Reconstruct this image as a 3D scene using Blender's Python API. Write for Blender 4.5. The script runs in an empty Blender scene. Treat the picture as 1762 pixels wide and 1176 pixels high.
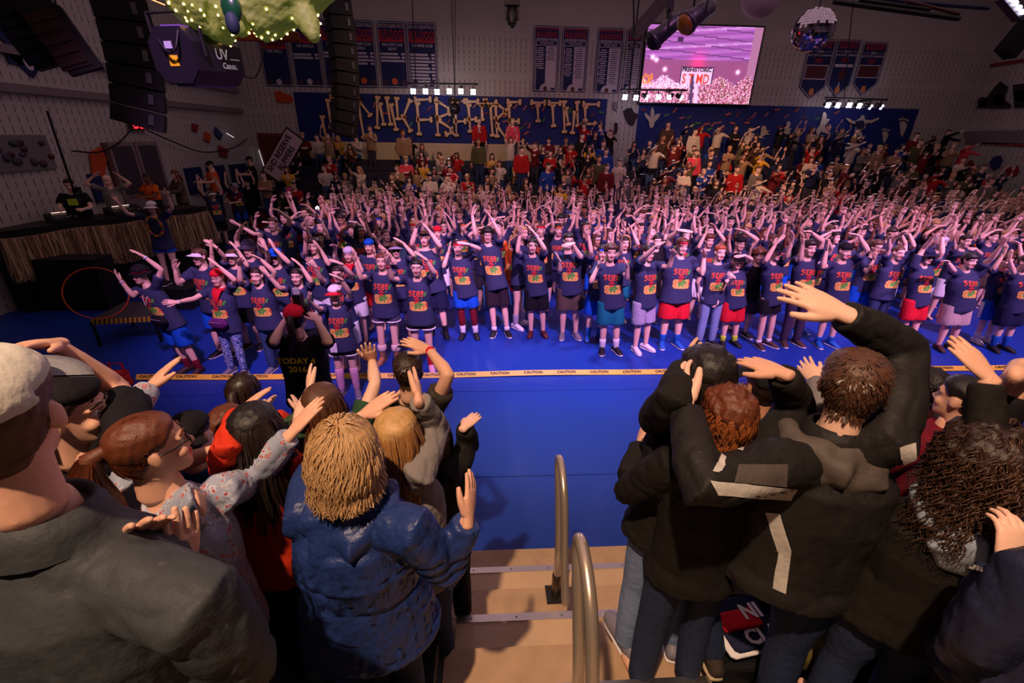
import bpy, bmesh, math, random
import numpy as np
from mathutils import Matrix, Vector

R = random.Random(7)
RN = np.random.RandomState(11)
SC = bpy.context.scene
COL = SC.collection

# ------------------------------------------------------------------ camera
FPX = 783.0; W_, H_ = 1762, 1176
PITCH = math.radians(24.3); YAW = math.radians(3.5); ROLL = math.radians(1.0)
CAM = np.array([0.0, 0.0, 3.4])
_rot = (Matrix.Rotation(-YAW, 4, 'Z') @ Matrix.Rotation(math.pi/2-PITCH, 4, 'X') @ Matrix.Rotation(ROLL, 4, 'Z'))
MW = Matrix.Translation(Vector(CAM)) @ _rot
cam_d = bpy.data.cameras.new('camera'); cam_o = bpy.data.objects.new('camera', cam_d); COL.objects.link(cam_o)
cam_d.sensor_width = 36.0; cam_d.lens = 36.0*FPX/W_; cam_d.clip_end = 200; cam_d.clip_start = 0.05
cam_o.matrix_world = MW
SC.camera = cam_o
MR = np.array(_rot.to_3x3())

# ------------------------------------------------------------------ world, exposure, large lights
wd = bpy.data.worlds.new('world'); SC.world = wd; wd.use_nodes = True
bg = wd.node_tree.nodes['Background']; bg.inputs[0].default_value = (0.30, 0.20, 0.32, 1); bg.inputs[1].default_value = 0.05
SC.view_settings.view_transform = 'Standard'; SC.view_settings.look = 'None'
SC.view_settings.exposure = 0.0; SC.view_settings.gamma = 1.0; SC.view_settings.use_curve_mapping = False

def spot(name, loc, target, power, color, angle, blend=0.6, size=0.25):
    l = bpy.data.lights.new(name, 'SPOT'); o = bpy.data.objects.new(name, l); COL.objects.link(o)
    l.energy = power; l.color = color; l.spot_size = math.radians(angle); l.spot_blend = blend; l.shadow_soft_size = size
    o.location = loc
    o.rotation_euler = (Vector(target)-Vector(loc)).to_track_quat('-Z', 'Y').to_euler()
    return o
# the pink-violet stage wash from the near-side truss, four lamps along the front line
for wx, wp, tx in ((-1.5, 5800, -2.7), (1.8, 6600, 1.4), (5.4, 6600, 5.2), (9.4, 7000, 9.3)):
    spot('stage_wash_light', (wx, 0.2, 9.2), (tx, 7.9, 1.2), wp, (0.86, 0.42, 0.94), 37, 0.85, 0.25)
# a weaker magenta wash over the rows behind
spot('crowd_wash_light', (3.5, 2.0, 9.8), (5.0, 12.5, 1.5), 1050, (0.92, 0.36, 0.86), 75, 0.9, 0.3)
# blue-white pool on the open floor
spot('floor_wash_light', (1.2, 8.0, 9.4), (1.1, 5.9, 0.0), 3200, (0.50, 0.62, 1.0), 31, 0.9, 0.35)
spot('floor_wash_light', (8.5, 8.5, 9.4), (8.0, 6.2, 0.0), 600, (0.60, 0.50, 1.0), 46, 1.0, 0.35)
# added unseen area fill under the roof, brightens the walls
fill_ = bpy.data.lights.new('wall_fill', 'AREA'); fill_o = bpy.data.objects.new('wall_fill', fill_); COL.objects.link(fill_o)
fill_.shape = 'RECTANGLE'; fill_.size = 26; fill_.size_y = 16; fill_.energy = 560; fill_.color = (1.0, 0.62, 0.68); fill_o.location = (5.5, 9, 10.2)
# warm house lamp above the near bleachers
spot('house_lamp', (-1.6, -2.0, 9.8), (0.30, 1.0, 1.6), 3600, (1.0, 0.66, 0.43), 40, 0.35, 0.12)
# warm lamps on the far bleachers
spot('bleacher_lamp', (6.5, 9.5, 9.2), (9.4, 18.2, 1.8), 3400, (1.0, 0.52, 0.24), 42, 0.9, 0.3)
spot('bleacher_lamp', (-1.0, 9.5, 9.2), (-0.5, 18.4, 2.0), 950, (1.0, 0.58, 0.34), 62, 0.9, 0.3)
# white-violet backlights on the three wall bars
for bx_, pw in ((-2.0, 700), (6.5, 900), (14.5, 1000)):
    spot('bar_backlight', (bx_, 19.9, 5.25), (bx_*0.8+1.0, 14.0, 1.9), pw, (0.92, 0.72, 1.0), 70, 0.8, 0.2)

# ------------------------------------------------------------------ pixel helpers (photo frame 1762 x 1176)
def ray(u, v):
    return MR @ np.array([(u-W_/2)/FPX, -(v-H_/2)/FPX, -1.0])
def pz(u, v, z):
    d = ray(u, v); return CAM + d*((z-CAM[2])/d[2])
def py(u, v, y):
    d = ray(u, v); return CAM + d*((y-CAM[1])/d[1])
def px(u, v, x):
    d = ray(u, v); return CAM + d*((x-CAM[0])/d[0])
def pc(u, v, zc):
    return CAM + ray(u, v)*zc
def proj(p):
    q = MR.T @ (np.asarray(p, float)-CAM)
    return (W_/2 + FPX*q[0]/-q[2], H_/2 - FPX*q[1]/-q[2], -q[2])

# ------------------------------------------------------------------ materials
def lin(c):
    return tuple(((x/255.0)/12.92 if x/255.0 <= 0.04045 else ((x/255.0+0.055)/1.055)**2.4) for x in c)
MATS = {}
def mat(name, rgb, rough=0.65, metal=0.0, emit=None, estr=1.0, bump=None, vary=0.12, vscale=6.0, spec=0.4, sheen=0.0, coat=0.0, obj=False):
    if name in MATS: return MATS[name]
    m = bpy.data.materials.new(name); m.use_nodes = True; MATS[name] = m
    nt = m.node_tree; b = nt.nodes['Principled BSDF']
    c = lin(rgb)
    b.inputs['Roughness'].default_value = rough; b.inputs['Metallic'].default_value = metal
    b.inputs['Specular IOR Level'].default_value = spec
    if coat: b.inputs['Coat Weight'].default_value = coat
    if sheen: b.inputs['Sheen Weight'].default_value = sheen
    tc = nt.nodes.new('ShaderNodeTexCoord')
    n = nt.nodes.new('ShaderNodeTexNoise'); n.inputs['Scale'].default_value = vscale; n.inputs['Detail'].default_value = 3
    nt.links.new(tc.outputs['Object'], n.inputs['Vector'])
    mr = nt.nodes.new('ShaderNodeMapRange'); mr.inputs['To Min'].default_value = 1-vary; mr.inputs['To Max'].default_value = 1+vary
    nt.links.new(n.outputs['Fac'], mr.inputs['Value'])
    mx = nt.nodes.new('ShaderNodeVectorMath'); mx.operation = 'SCALE'
    mx.inputs[0].default_value = c
    nt.links.new(mr.outputs[0], mx.inputs['Scale']); nt.links.new(mx.outputs[0], b.inputs['Base Color'])
    if emit is not None:
        b.inputs['Emission Color'].default_value = (*lin(emit), 1); b.inputs['Emission Strength'].default_value = estr
    if bump:
        n2 = nt.nodes.new('ShaderNodeTexNoise'); n2.inputs['Scale'].default_value = bump[0]; n2.inputs['Detail'].default_value = 4
        nt.links.new(tc.outputs['Object'], n2.inputs['Vector'])
        bp = nt.nodes.new('ShaderNodeBump'); bp.inputs['Strength'].default_value = bump[1]; bp.inputs['Distance'].default_value = bump[2] if len(bump) > 2 else 0.02
        nt.links.new(n2.outputs['Fac'], bp.inputs['Height']); nt.links.new(bp.outputs[0], b.inputs['Normal'])
    return m
def attr_mat(name, rough=0.7, emis=0.0, bump=None):
    """flat print: colour comes from the mesh's own 'print' colour attribute"""
    if name in MATS: return MATS[name]
    m = bpy.data.materials.new(name); m.use_nodes = True; MATS[name] = m
    nt = m.node_tree; b = nt.nodes['Principled BSDF']; b.inputs['Roughness'].default_value = rough
    a = nt.nodes.new('ShaderNodeVertexColor'); a.layer_name = 'print'
    nt.links.new(a.outputs['Color'], b.inputs['Base Color'])
    if emis:
        nt.links.new(a.outputs['Color'], b.inputs['Emission Color']); b.inputs['Emission Strength'].default_value = emis
    return m

# ------------------------------------------------------------------ mesh helpers
def mesh(name, V, F, mats=(), midx=None, smooth=True, fcol=None):
    me = bpy.data.meshes.new(name)
    V = np.asarray(V, float)
    if isinstance(F, np.ndarray): F = F.tolist()
    me.from_pydata(V.tolist(), [], F)
    for m in mats: me.materials.append(m)
    if midx is not None: me.polygons.foreach_set('material_index', np.asarray(midx, np.int32))
    if smooth: me.polygons.foreach_set('use_smooth', np.ones(len(me.polygons), bool))
    if fcol is not None:
        ca = me.color_attributes.new('print', 'FLOAT_COLOR', 'CORNER')
        cnt = np.zeros(len(me.polygons), np.int32); me.polygons.foreach_get('loop_total', cnt)
        fc = np.asarray(fcol, float); fc = np.hstack([fc, np.ones((len(fc), 1))])
        ca.data.foreach_set('color', np.repeat(fc, cnt, axis=0).ravel())
    me.update()
    return me
def obj(name, me, parent=None, loc=None):
    o = bpy.data.objects.new(name, me); COL.objects.link(o)
    if loc is not None: o.location = tuple(loc)
    if parent is not None: o.parent = parent
    return o
def tag(o, label=None, cat=None, group=None, kind=None):
    if label: o['label'] = label
    if cat: o['category'] = cat
    if group: o['group'] = group
    if kind: o['kind'] = kind
    return o
def thing(name, label, cat, loc=(0, 0, 0), group=None, rotz=0.0):
    o = bpy.data.objects.new(name, None); COL.objects.link(o); o.location = tuple(loc); o.rotation_euler = (0, 0, rotz)
    o.empty_display_size = 0.1
    return tag(o, label, cat, group)
def cat_mesh(parts):
    V = []; F = []; k = 0
    for v, f in parts:
        V.append(np.asarray(v, float)); F += [tuple(int(i)+k for i in q) for q in f]; k += len(v)
    return np.vstack(V), F
def box(c, s, rz=0.0, M=None):
    c = np.asarray(c, float); h = np.asarray(s, float)/2
    V = np.array([[x, y, z] for x in (-1, 1) for y in (-1, 1) for z in (-1, 1)], float)*h
    if rz:
        a, b_ = math.cos(rz), math.sin(rz); V = np.column_stack([V[:, 0]*a-V[:, 1]*b_, V[:, 0]*b_+V[:, 1]*a, V[:, 2]])
    if M is not None: V = V @ np.asarray(M, float).T
    return V+c, [(0, 1, 3, 2), (4, 6, 7, 5), (0, 4, 5, 1), (2, 3, 7, 6), (0, 2, 6, 4), (1, 5, 7, 3)]
def box2(a, b):
    a = np.asarray(a, float); b = np.asarray(b, float); return box((a+b)/2, np.abs(b-a))
def hexa(bot, top):
    """box from 4 bottom and 4 top corners"""
    return np.vstack([bot, top]), [(3, 2, 1, 0), (4, 5, 6, 7), (0, 1, 5, 4), (1, 2, 6, 5), (2, 3, 7, 6), (3, 0, 4, 7)]
def nrm(v):
    v = np.asarray(v, float); return v/max(np.linalg.norm(v), 1e-9)
def tube(P, rad, n=10, ref=(1, 0, 0), cap=True, sq=2.0):
    """loft along P; rad = list of r or (rx, ry); rx lies along ref"""
    P = np.asarray(P, float); k = len(P); ref = np.asarray(ref, float)
    T = np.gradient(P, axis=0) if k > 2 else np.array([P[1]-P[0]]*2)
    T = T/np.maximum(np.linalg.norm(T, axis=1, keepdims=True), 1e-9)
    rr = np.array([(r, r) if np.isscalar(r) else r for r in rad], float)
    rows = []
    a = np.arange(n)*2*math.pi/n; ca, sa = np.cos(a), np.sin(a)
    if sq != 2.0:
        ca = np.sign(ca)*np.abs(ca)**(2/sq); sa = np.sign(sa)*np.abs(sa)**(2/sq)
    last = None
    def ring(p, t, r, s):
        side = ref-np.dot(ref, t)*t
        if np.linalg.norm(side) < 0.15:
            q = last if last is not None else (np.array([0, 1.0, 0]) if abs(t[1]) < 0.9 else np.array([0, 0, 1.0]))
            side = q-np.dot(q, t)*t
        side = nrm(side); up = np.cross(t, side)
        return p+np.outer(ca*r[0]*s, side)+np.outer(sa*r[1]*s, up), side
    R_ = []
    if cap:
        m0 = min(rr[0])
        for dz, s in ((-0.55, 0.45), (-0.35, 0.8)):
            g, last = ring(P[0]+T[0]*dz*m0, T[0], rr[0], s); R_.append(g)
    for i in range(k):
        g, last = ring(P[i], T[i], rr[i], 1.0); R_.append(g)
    if cap:
        m1 = min(rr[-1])
        for dz, s in ((0.35, 0.8), (0.55, 0.45)):
            g, last = ring(P[-1]+T[-1]*dz*m1, T[-1], rr[-1], s); R_.append(g)
    V = np.vstack(R_); m = len(R_)
    F = []
    for i in range(m-1):
        for j in range(n):
            j2 = (j+1) % n
            F.append((i*n+j, i*n+j2, (i+1)*n+j2, (i+1)*n+j))
    F.append(tuple(range(n-1, -1, -1))); F.append(tuple(range((m-1)*n, m*n)))
    return V, F
def ellipsoid(c, r, nu=12, nv=8):
    c = np.asarray(c, float); r = np.asarray(r, float)*np.ones(3)
    V = [(0, 0, -1)]
    for i in range(1, nv):
        t = -math.pi/2+math.pi*i/nv
        for j in range(nu):
            a = 2*math.pi*j/nu; V.append((math.cos(t)*math.cos(a), math.cos(t)*math.sin(a), math.sin(t)))
    V.append((0, 0, 1)); V = np.array(V)*r+c
    F = [(0, 1+(j+1) % nu, 1+j) for j in range(nu)]
    for i in range(nv-2):
        for j in range(nu):
            a = 1+i*nu; j2 = (j+1) % nu
            F.append((a+j, a+j2, a+nu+j2, a+nu+j))
    e = len(V)-1; a = 1+(nv-2)*nu
    F += [(a+j, a+(j+1) % nu, e) for j in range(nu)]
    return V, F
def prism(poly, y0, y1):
    """extrude an (x, z) outline along y"""
    n = len(poly)
    V = [(p[0], y0, p[1]) for p in poly]+[(p[0], y1, p[1]) for p in poly]
    F = [tuple(range(n)), tuple(range(2*n-1, n-1, -1))]+[(i, n+i, n+(i+1) % n, (i+1) % n) for i in range(n)]
    return np.array(V, float), F
def xform(V, M=None, t=(0, 0, 0)):
    V = np.asarray(V, float)
    if M is not None: V = V @ np.asarray(M, float).T
    return V+np.asarray(t, float)
def rotz(a):
    c, s = math.cos(a), math.sin(a); return np.array([[c, -s, 0], [s, c, 0], [0, 0, 1.0]])
def rotx(a):
    c, s = math.cos(a), math.sin(a); return np.array([[1.0, 0, 0], [0, c, -s], [0, s, c]])
def roty(a):
    c, s = math.cos(a), math.sin(a); return np.array([[c, 0, s], [0, 1.0, 0], [-s, 0, c]])
def part(name, vf, m, parent, smooth=False, label=None, **kw):
    o = obj(name, mesh(name, vf[0], vf[1], [m] if m else [], smooth=smooth, **kw), parent)
    if label: o['label'] = label
    return o

TMP = bpy.data.scenes.new('tmp_build')
def remesh(V, F, voxel, smooth=2, adapt=0.0, dec=1.0):
    me = bpy.data.meshes.new('t'); me.from_pydata(np.asarray(V).tolist(), [], F if isinstance(F, list) else F.tolist())
    o = bpy.data.objects.new('t', me); TMP.collection.objects.link(o)
    r = o.modifiers.new('r', 'REMESH'); r.mode = 'VOXEL'; r.voxel_size = voxel; r.adaptivity = adapt
    if smooth:
        s = o.modifiers.new('s', 'SMOOTH'); s.iterations = smooth; s.factor = 0.5
    if dec < 1.0:
        dm = o.modifiers.new('d', 'DECIMATE'); dm.ratio = dec; dm.use_collapse_triangulate = True
    vl = TMP.view_layers[0]; vl.update()
    ev = o.evaluated_get(vl.depsgraph); m2 = ev.to_mesh()
    nv = len(m2.vertices); co = np.empty(nv*3); m2.vertices.foreach_get('co', co)
    ls = np.empty(len(m2.loops), np.int32); m2.loops.foreach_get('vertex_index', ls)
    lt = np.empty(len(m2.polygons), np.int32); m2.polygons.foreach_get('loop_total', lt)
    ev.to_mesh_clear()
    bpy.data.objects.remove(o); bpy.data.meshes.remove(me)
    if (lt == 4).all(): Fo = ls.reshape(-1, 4)
    elif (lt == 3).all(): Fo = ls.reshape(-1, 3)
    else:
        Fo = []; k = 0
        for c in lt: Fo.append(tuple(ls[k:k+c])); k += c
    return co.reshape(-1, 3), Fo
def normals(V, F):
    V = np.asarray(V); N = np.zeros_like(V)
    F = np.asarray([f if len(f) == 4 else (f[0], f[1], f[2], f[2]) for f in F])
    n = np.cross(V[F[:, 2]]-V[F[:, 0]], V[F[:, 3]]-V[F[:, 1]])
    bad = F[:, 2] == F[:, 3]
    n[bad] = np.cross(V[F[bad, 1]]-V[F[bad, 0]], V[F[bad, 2]]-V[F[bad, 0]])
    for j in range(4): np.add.at(N, F[:, j], n)
    return N/np.maximum(np.linalg.norm(N, axis=1, keepdims=True), 1e-12)
def vnoise(P, s, seed=0):
    """cheap smooth noise in -1..1 from summed sines"""
    P = np.asarray(P)*s; r = np.random.RandomState(seed); out = np.zeros(len(P))
    for _ in range(5):
        d = r.normal(size=3); out += np.sin(P @ d*1.3+r.uniform(0, 6.28))
    return out/5
FONT_CACHE = {}
def text_mesh(s, size=1.0, bold=0.0, align='CENTER'):
    """lettering as flat mesh in the x-z plane, centred, facing -y"""
    key = (s, size, bold, align)
    if key in FONT_CACHE: return FONT_CACHE[key]
    cu = bpy.data.curves.new('t', 'FONT'); cu.body = s; cu.size = size; cu.align_x = align; cu.align_y = 'CENTER'; cu.offset = bold
    cu.resolution_u = 2
    o = bpy.data.objects.new('t', cu); TMP.collection.objects.link(o)
    vl = TMP.view_layers[0]; vl.update()
    ev = o.evaluated_get(vl.depsgraph); m2 = ev.to_mesh()
    V = np.array([v.co[:] for v in m2.vertices]); F = [tuple(p.vertices) for p in m2.polygons]
    ev.to_mesh_clear(); bpy.data.objects.remove(o); bpy.data.curves.remove(cu)
    V = np.column_stack([V[:, 0], -V[:, 2], V[:, 1]]) if len(V) else np.zeros((0, 3))
    FONT_CACHE[key] = (V, F)
    return V, F
# ================================================================== the setting
WY = 21.0; XL = -9.6; XR = 21.2
def wall_mat(name, axis):
    m = bpy.data.materials.new(name); m.use_nodes = True; MATS[name] = m
    nt = m.node_tree; b = nt.nodes['Principled BSDF']; b.inputs['Roughness'].default_value = 0.75
    N = nt.nodes.new; L = nt.links.new
    tc = N('ShaderNodeTexCoord'); sp = N('ShaderNodeSeparateXYZ'); L(tc.outputs['Object'], sp.inputs[0])
    def mth(op, a, b_=None):
        n = N('ShaderNodeMath'); n.operation = op
        for i, x in enumerate((a, b_)):
            if x is None: continue
            if isinstance(x, (int, float)): n.inputs[i].default_value = x
            else: L(x, n.inputs[i])
        return n.outputs[0]
    h = sp.outputs[axis]; z = sp.outputs['Z']
    row = mth('FLOOR', mth('DIVIDE', z, 0.203))
    fx = mth('FRACT', mth('DIVIDE', h, 0.203)); fz = mth('FRACT', mth('DIVIDE', z, 0.203))
    slot = mth('MULTIPLY', mth('LESS_THAN', fx, 0.11), mth('LESS_THAN', mth('ABSOLUTE', mth('SUBTRACT', fz, 0.5)), 0.33))
    band = mth('LESS_THAN', mth('MODULO', row, 7.0), 5.5)
    hi = mth('LESS_THAN', z, 7.1)
    slot = mth('MULTIPLY', mth('MULTIPLY', slot, band), hi)
    # block joints
    jo = mth('MAXIMUM', mth('LESS_THAN', fz, 0.05), mth('LESS_THAN', mth('FRACT', mth('DIVIDE', h, 0.406)), 0.02))
    ns = N('ShaderNodeTexNoise'); ns.inputs['Scale'].default_value = 1.3; L(tc.outputs['Object'], ns.inputs['Vector'])
    cr = N('ShaderNodeMapRange'); L(ns.outputs['Fac'], cr.inputs['Value']); cr.inputs['To Min'].default_value = 0.40; cr.inputs['To Max'].default_value = 0.50
    val = mth('MULTIPLY', cr.outputs[0], mth('SUBTRACT', 1.0, mth('ADD', mth('MULTIPLY', slot, 0.8), mth('MULTIPLY', jo, 0.1))))
    cc = N('ShaderNodeCombineColor'); L(val, cc.inputs[0]); L(mth('MULTIPLY', val, 0.93), cc.inputs[1]); L(mth('MULTIPLY', val, 0.86), cc.inputs[2])
    L(cc.outputs[0], b.inputs['Base Color'])
    bp = N('ShaderNodeBump'); bp.inputs['Strength'].default_value = 0.5; bp.inputs['Distance'].default_value = 0.02
    L(mth('SUBTRACT', 1.0, mth('ADD', slot, mth('MULTIPLY', jo, 0.4))), bp.inputs['Height']); L(bp.outputs[0], b.inputs['Normal'])
    return m
mwx = wall_mat('painted_slot_block_x', 'X'); mwy = wall_mat('painted_slot_block_y', 'Y')
def struct(name, vf, m, parent=None, smooth=False):
    o = part(name, vf, m, parent, smooth)
    o['kind'] = 'structure'; return o
mfloor = mat('blue_floor_covering', (20, 54, 146), 0.46, bump=(60, 0.03, 0.004), vary=0.10, vscale=1.2, spec=0.35)
fl = struct('floor', box2((XL-0.3, -6, -0.3), (XR+0.3, WY+0.3, -0.006)), mat('gym_floor_under', (30, 40, 90), 0.5))
for i, (a, b) in enumerate(((2.0, 3.92), (3.93, 5.75), (5.76, 8.1), (8.11, 10.5), (10.51, 13), (13.01, 15.6))):
    part('floor_mat', box2((XL, a, -0.006), (XR, b, 0.0)), mfloor, fl)
struct('wall_back', box2((XL-0.3, WY, -0.3), (XR+0.3, WY+0.3, 10.4)), mwx)
struct('wall_left', box2((XL-0.3, -6, -0.3), (XL, WY, 10.4)), mwy)
struct('wall_right', box2((XR, -6, -0.3), (XR+0.3, WY, 10.4)), mwy)
struct('wall_behind', box2((XL, -6.3, -0.3), (XR, -6, 10.4)), mwx)
struct('ceiling', box2((XL-0.3, -6.3, 10.4), (XR+0.3, WY+0.3, 10.6)), mat('ceiling_deck', (90, 80, 84), 0.8))
# soffit frame on the left wall
mtrim = mat('grey_trim', (120, 108, 112), 0.6)
for zz in (4.05, 4.75):
    a = px(60, 185, XL); 
    struct('trim_1' if zz < 4.5 else 'trim_2', box2((XL, 6.0, zz), (XL+0.12, WY-0.4, zz+0.16)), mtrim)

# ---------------------------------------------------------------- near bleachers
AX0, AX1 = -0.23, 1.14            # the aisle
mdeck = mat('bleacher_plywood', (190, 160, 126), 0.55, bump=(40, 0.08, 0.004), vary=0.18, vscale=4)
mdeck2 = mat('bleacher_plywood_worn', (172, 142, 110), 0.6, bump=(40, 0.1, 0.004), vary=0.25, vscale=9)
mstrip = mat('aluminium_nosing', (205, 200, 195), 0.28, 1.0)
mblack = mat('black_plastic_seat', (22, 22, 26), 0.35, bump=(90, 0.05, 0.002))
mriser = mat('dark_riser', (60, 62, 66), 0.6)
nb = thing('bleacher', 'tan plywood bleacher with aluminium-edged aisle steps and black plastic seats', 'bleacher', (0, 0, 0))
def DY(k): return 2.70-0.545*k
def DZ(k): return 0.30+0.25*k
BX0, BX1 = -4.6, 7.4
for k in range(8):
    y1 = DY(k); z = DZ(k); y0 = DY(k+1) - 0.03
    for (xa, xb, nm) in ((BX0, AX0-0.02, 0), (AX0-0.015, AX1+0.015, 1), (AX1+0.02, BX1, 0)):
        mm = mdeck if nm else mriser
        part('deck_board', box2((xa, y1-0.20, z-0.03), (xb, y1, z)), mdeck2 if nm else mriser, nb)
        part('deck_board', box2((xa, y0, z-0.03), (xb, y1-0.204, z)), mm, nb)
    part('riser', box2((BX0, y1-0.05, z-0.25), (BX1, y1-0.02, z-0.031)), mriser, nb)
    if k < 7:
        # half step box in the aisle, in front of deck k+1
        yb0 = DY(k+1)-0.012; yb1 = DY(k+1)+0.275; zb = z+0.125
        part('step_box', box2((AX0+0.03, yb0, z), (AX1-0.03, yb1, zb)), mdeck, nb)
        st = part('nosing_strip', box2((AX0+0.03, yb1-0.045, zb), (AX1-0.03, yb1+0.004, zb+0.005)), mstrip, nb)
        part('nosing_lip', box2((AX0+0.03, yb1, zb-0.035), (AX1-0.03, yb1+0.006, zb)), mstrip, st)
        for j in range(5):
            xx = AX0+0.12+j*(AX1-AX0-0.24)/4
            part('screw', tube([(xx, yb1-0.022, zb+0.004), (xx, yb1-0.022, zb+0.0065)], [0.006, 0.006], 6, cap=False), mriser, st)
    # black plastic seat modules at the nose of the deck
    sm = None
    for side in (-1, 1):
        for j in range(7 if k < 5 else 4):
            xa = (AX0-0.03-0.5*(j+1)) if side < 0 else (AX1+0.03+0.5*j)
            c = np.array([xa+0.25, y1-0.125, z+0.075])
            if sm is None:
                v, f = tube([(-0.245, 0, 0), (-0.235, 0, 0), (0.235, 0, 0), (0.245, 0, 0)], [(0.11, 0.05), (0.135, 0.07), (0.135, 0.07), (0.11, 0.05)], 16, ref=(0, 1, 0), cap=False, sq=6)
                sm = mesh('seat', v, f, [mblack], smooth=False)
            o = obj('seat', sm, nb, c)
# handrails
mrail = mat('brushed_steel_rail', (205, 190, 172), 0.30, 0.75, bump=(200, 0.02, 0.001))
def smooth_path(P, n=8):
    P = np.asarray(P, float); out = []
    Q = np.vstack([2*P[0]-P[1], P, 2*P[-1]-P[-2]])
    for i in range(1, len(Q)-2):
        for t in np.linspace(0, 1, n, endpoint=False):
            a, b, c, d = Q[i-1], Q[i], Q[i+1], Q[i+2]
            out.append(0.5*((2*b)+(-a+c)*t+(2*a-5*b+4*c-d)*t*t+(-a+3*b-3*c+d)*t**3))
    out.append(P[-1]); return np.array(out)
def handrail(x, k, label, lean=0.0):
    y = DY(k)-0.06; z = DZ(k)
    t = thing('handrail', label, 'handrail', (x, y, z), 'aisle handrails')
    part('base_plate', box((0, 0, 0.008), (0.13, 0.13, 0.016)), mat('black_plate', (24, 22, 22), 0.5), t)
    part('clamp', tube([(0, 0, 0.016), (0, 0, 0.20)], [0.031, 0.031], 14), mat('rail_socket', (120, 108, 96), 0.35, 1.0), t, True)
    # loop: post rises, leans forward over the step, bends and returns
    P = smooth_path([(0, 0, 0.05), (0, 0.0, 0.25), (0, 0.04, 0.50), (0, 0.17, 0.80), (0, 0.235, 0.93), (0, 0.21, 0.99), (0, 0.10, 0.985), (0, -0.02, 0.90), (0, -0.12, 0.70), (0, -0.20, 0.50), (0, -0.30, 0.33)], 8)
    P[:, 0] += lean*P[:, 2]
    part('rail_tube', tube(P, [0.024]*len(P), 14), mrail, t, True)
    for b in range(2):
        part('bolt', tube([(-0.04+0.08*b, 0.045, 0.016), (-0.04+0.08*b, 0.045, 0.026)], [0.008]*2, 6), mat('rail_socket', (0, 0, 0)), t)
    return t
handrail(0.455, 1, 'steel loop handrail nearest the blue floor, standing on a black plate')
handrail(0.34, 3, 'large steel loop handrail in the lower centre, nearest the camera', 0.0)

# floor markings and the barrier tape
part_l = obj('floor_line', mesh('floor_line', *box2((0, -2.2, 0.0005), (0.05, 2.6, 0.002)), [mat('pink_line', (235, 60, 90), 0.5)], smooth=False), None, (0, 0, 0))
a = pz(1558, 595, 0); b = pz(1645, 662, 0); d = b-a
part_l.location = tuple((a+b)/2); part_l.rotation_euler = (0, 0, math.atan2(d[1], d[0])-math.pi/2); part_l.scale = (1, np.linalg.norm(d)/4.8*1.3, 1)
part_l['kind'] = 'structure'
tp = thing('barrier_tape', 'yellow caution tape stretched across the blue floor in front of the dancers', 'tape', (0, 6.2, 0.0))
mtape = mat('yellow_tape', (236, 190, 60), 0.45, vary=0.15)
xs = np.linspace(-5.2, 12.6, 80); V = []; F = []
for i, x in enumerate(xs):
    zz = 0.015+0.006*math.sin(x*2.1); yy = 0.02*math.sin(x*0.9)
    V += [(x, yy-0.02, zz), (x, yy+0.035, zz+0.062)]
    if i: F.append((2*i-2, 2*i, 2*i+1, 2*i-1))
part('ribbon', (np.array(V), F), mtape, tp)
v, f = text_mesh('CAUTION', 0.052, 0.0015)
for i in range(34):
    x = -5.0+0.52*i
    M = rotx(math.radians(-41.6))
    yy = 0.02*math.sin(x*0.9); zz = 0.015+0.006*math.sin(x*2.1)
    w = xform(v*np.array([1.25, 1, 1]), M)+np.array([x, yy+0.006, zz+0.040])
    part('lettering', (w, f), mat('tape_black', (30, 26, 20), 0.6), tp)

# ---------------------------------------------------------------- far bleachers
fb = thing('bleacher', 'far bleacher rising to the back wall, packed with spectators', 'bleacher', (0, 0, 0))
mfar = mat('far_bleacher_deck', (120, 98, 74), 0.6); mfr = mat('far_bleacher_red', (120, 20, 24), 0.6); mfs = mat('far_seat_navy', (40, 42, 60), 0.5)
FY = lambda k: 15.7+0.56*k
FZ = lambda k: 0.30+0.25*k
FX0, FX1 = -7.9, 20.6
for k in range(9):
    segs = ((FX0, 5.3), (5.9, FX1)) if k > 1 else ((FX0, FX1),)
    for xa, xb in segs:
        part('deck_board', box2((xa, FY(k), FZ(k)-0.04), (xb, FY(k+1)+0.02, FZ(k))), mfar, fb)
        part('riser', box2((xa, FY(k)-0.02, FZ(k)-0.25), (xb, FY(k), FZ(k)-0.0)), mfr if k < 3 else mfs, fb)
        part('seat', box2((xa, FY(k)-0.03, FZ(k)+0.02), (xb, FY(k)+0.22, FZ(k)+0.14)), mfs, fb)
# pale back panel above the top deck
part('back_panel', box2((FX0, WY-0.12, FZ(8)), (5.2, WY-0.05, FZ(8)+0.78)), mat('cream_panel', (196, 176, 140), 0.6), fb)
# aisle steps seen between spectators (photo 1250,300)
for k in range(6):
    part('aisle_step', box2((11.3, FY(k)-0.28, FZ(k)-0.125), (12.2, FY(k), FZ(k)-0.02)), mdeck, fb)
    part('aisle_step', box2((-4.4, FY(k)-0.28, FZ(k)-0.125), (-3.6, FY(k), FZ(k)-0.02)), mdeck, fb)

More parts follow.
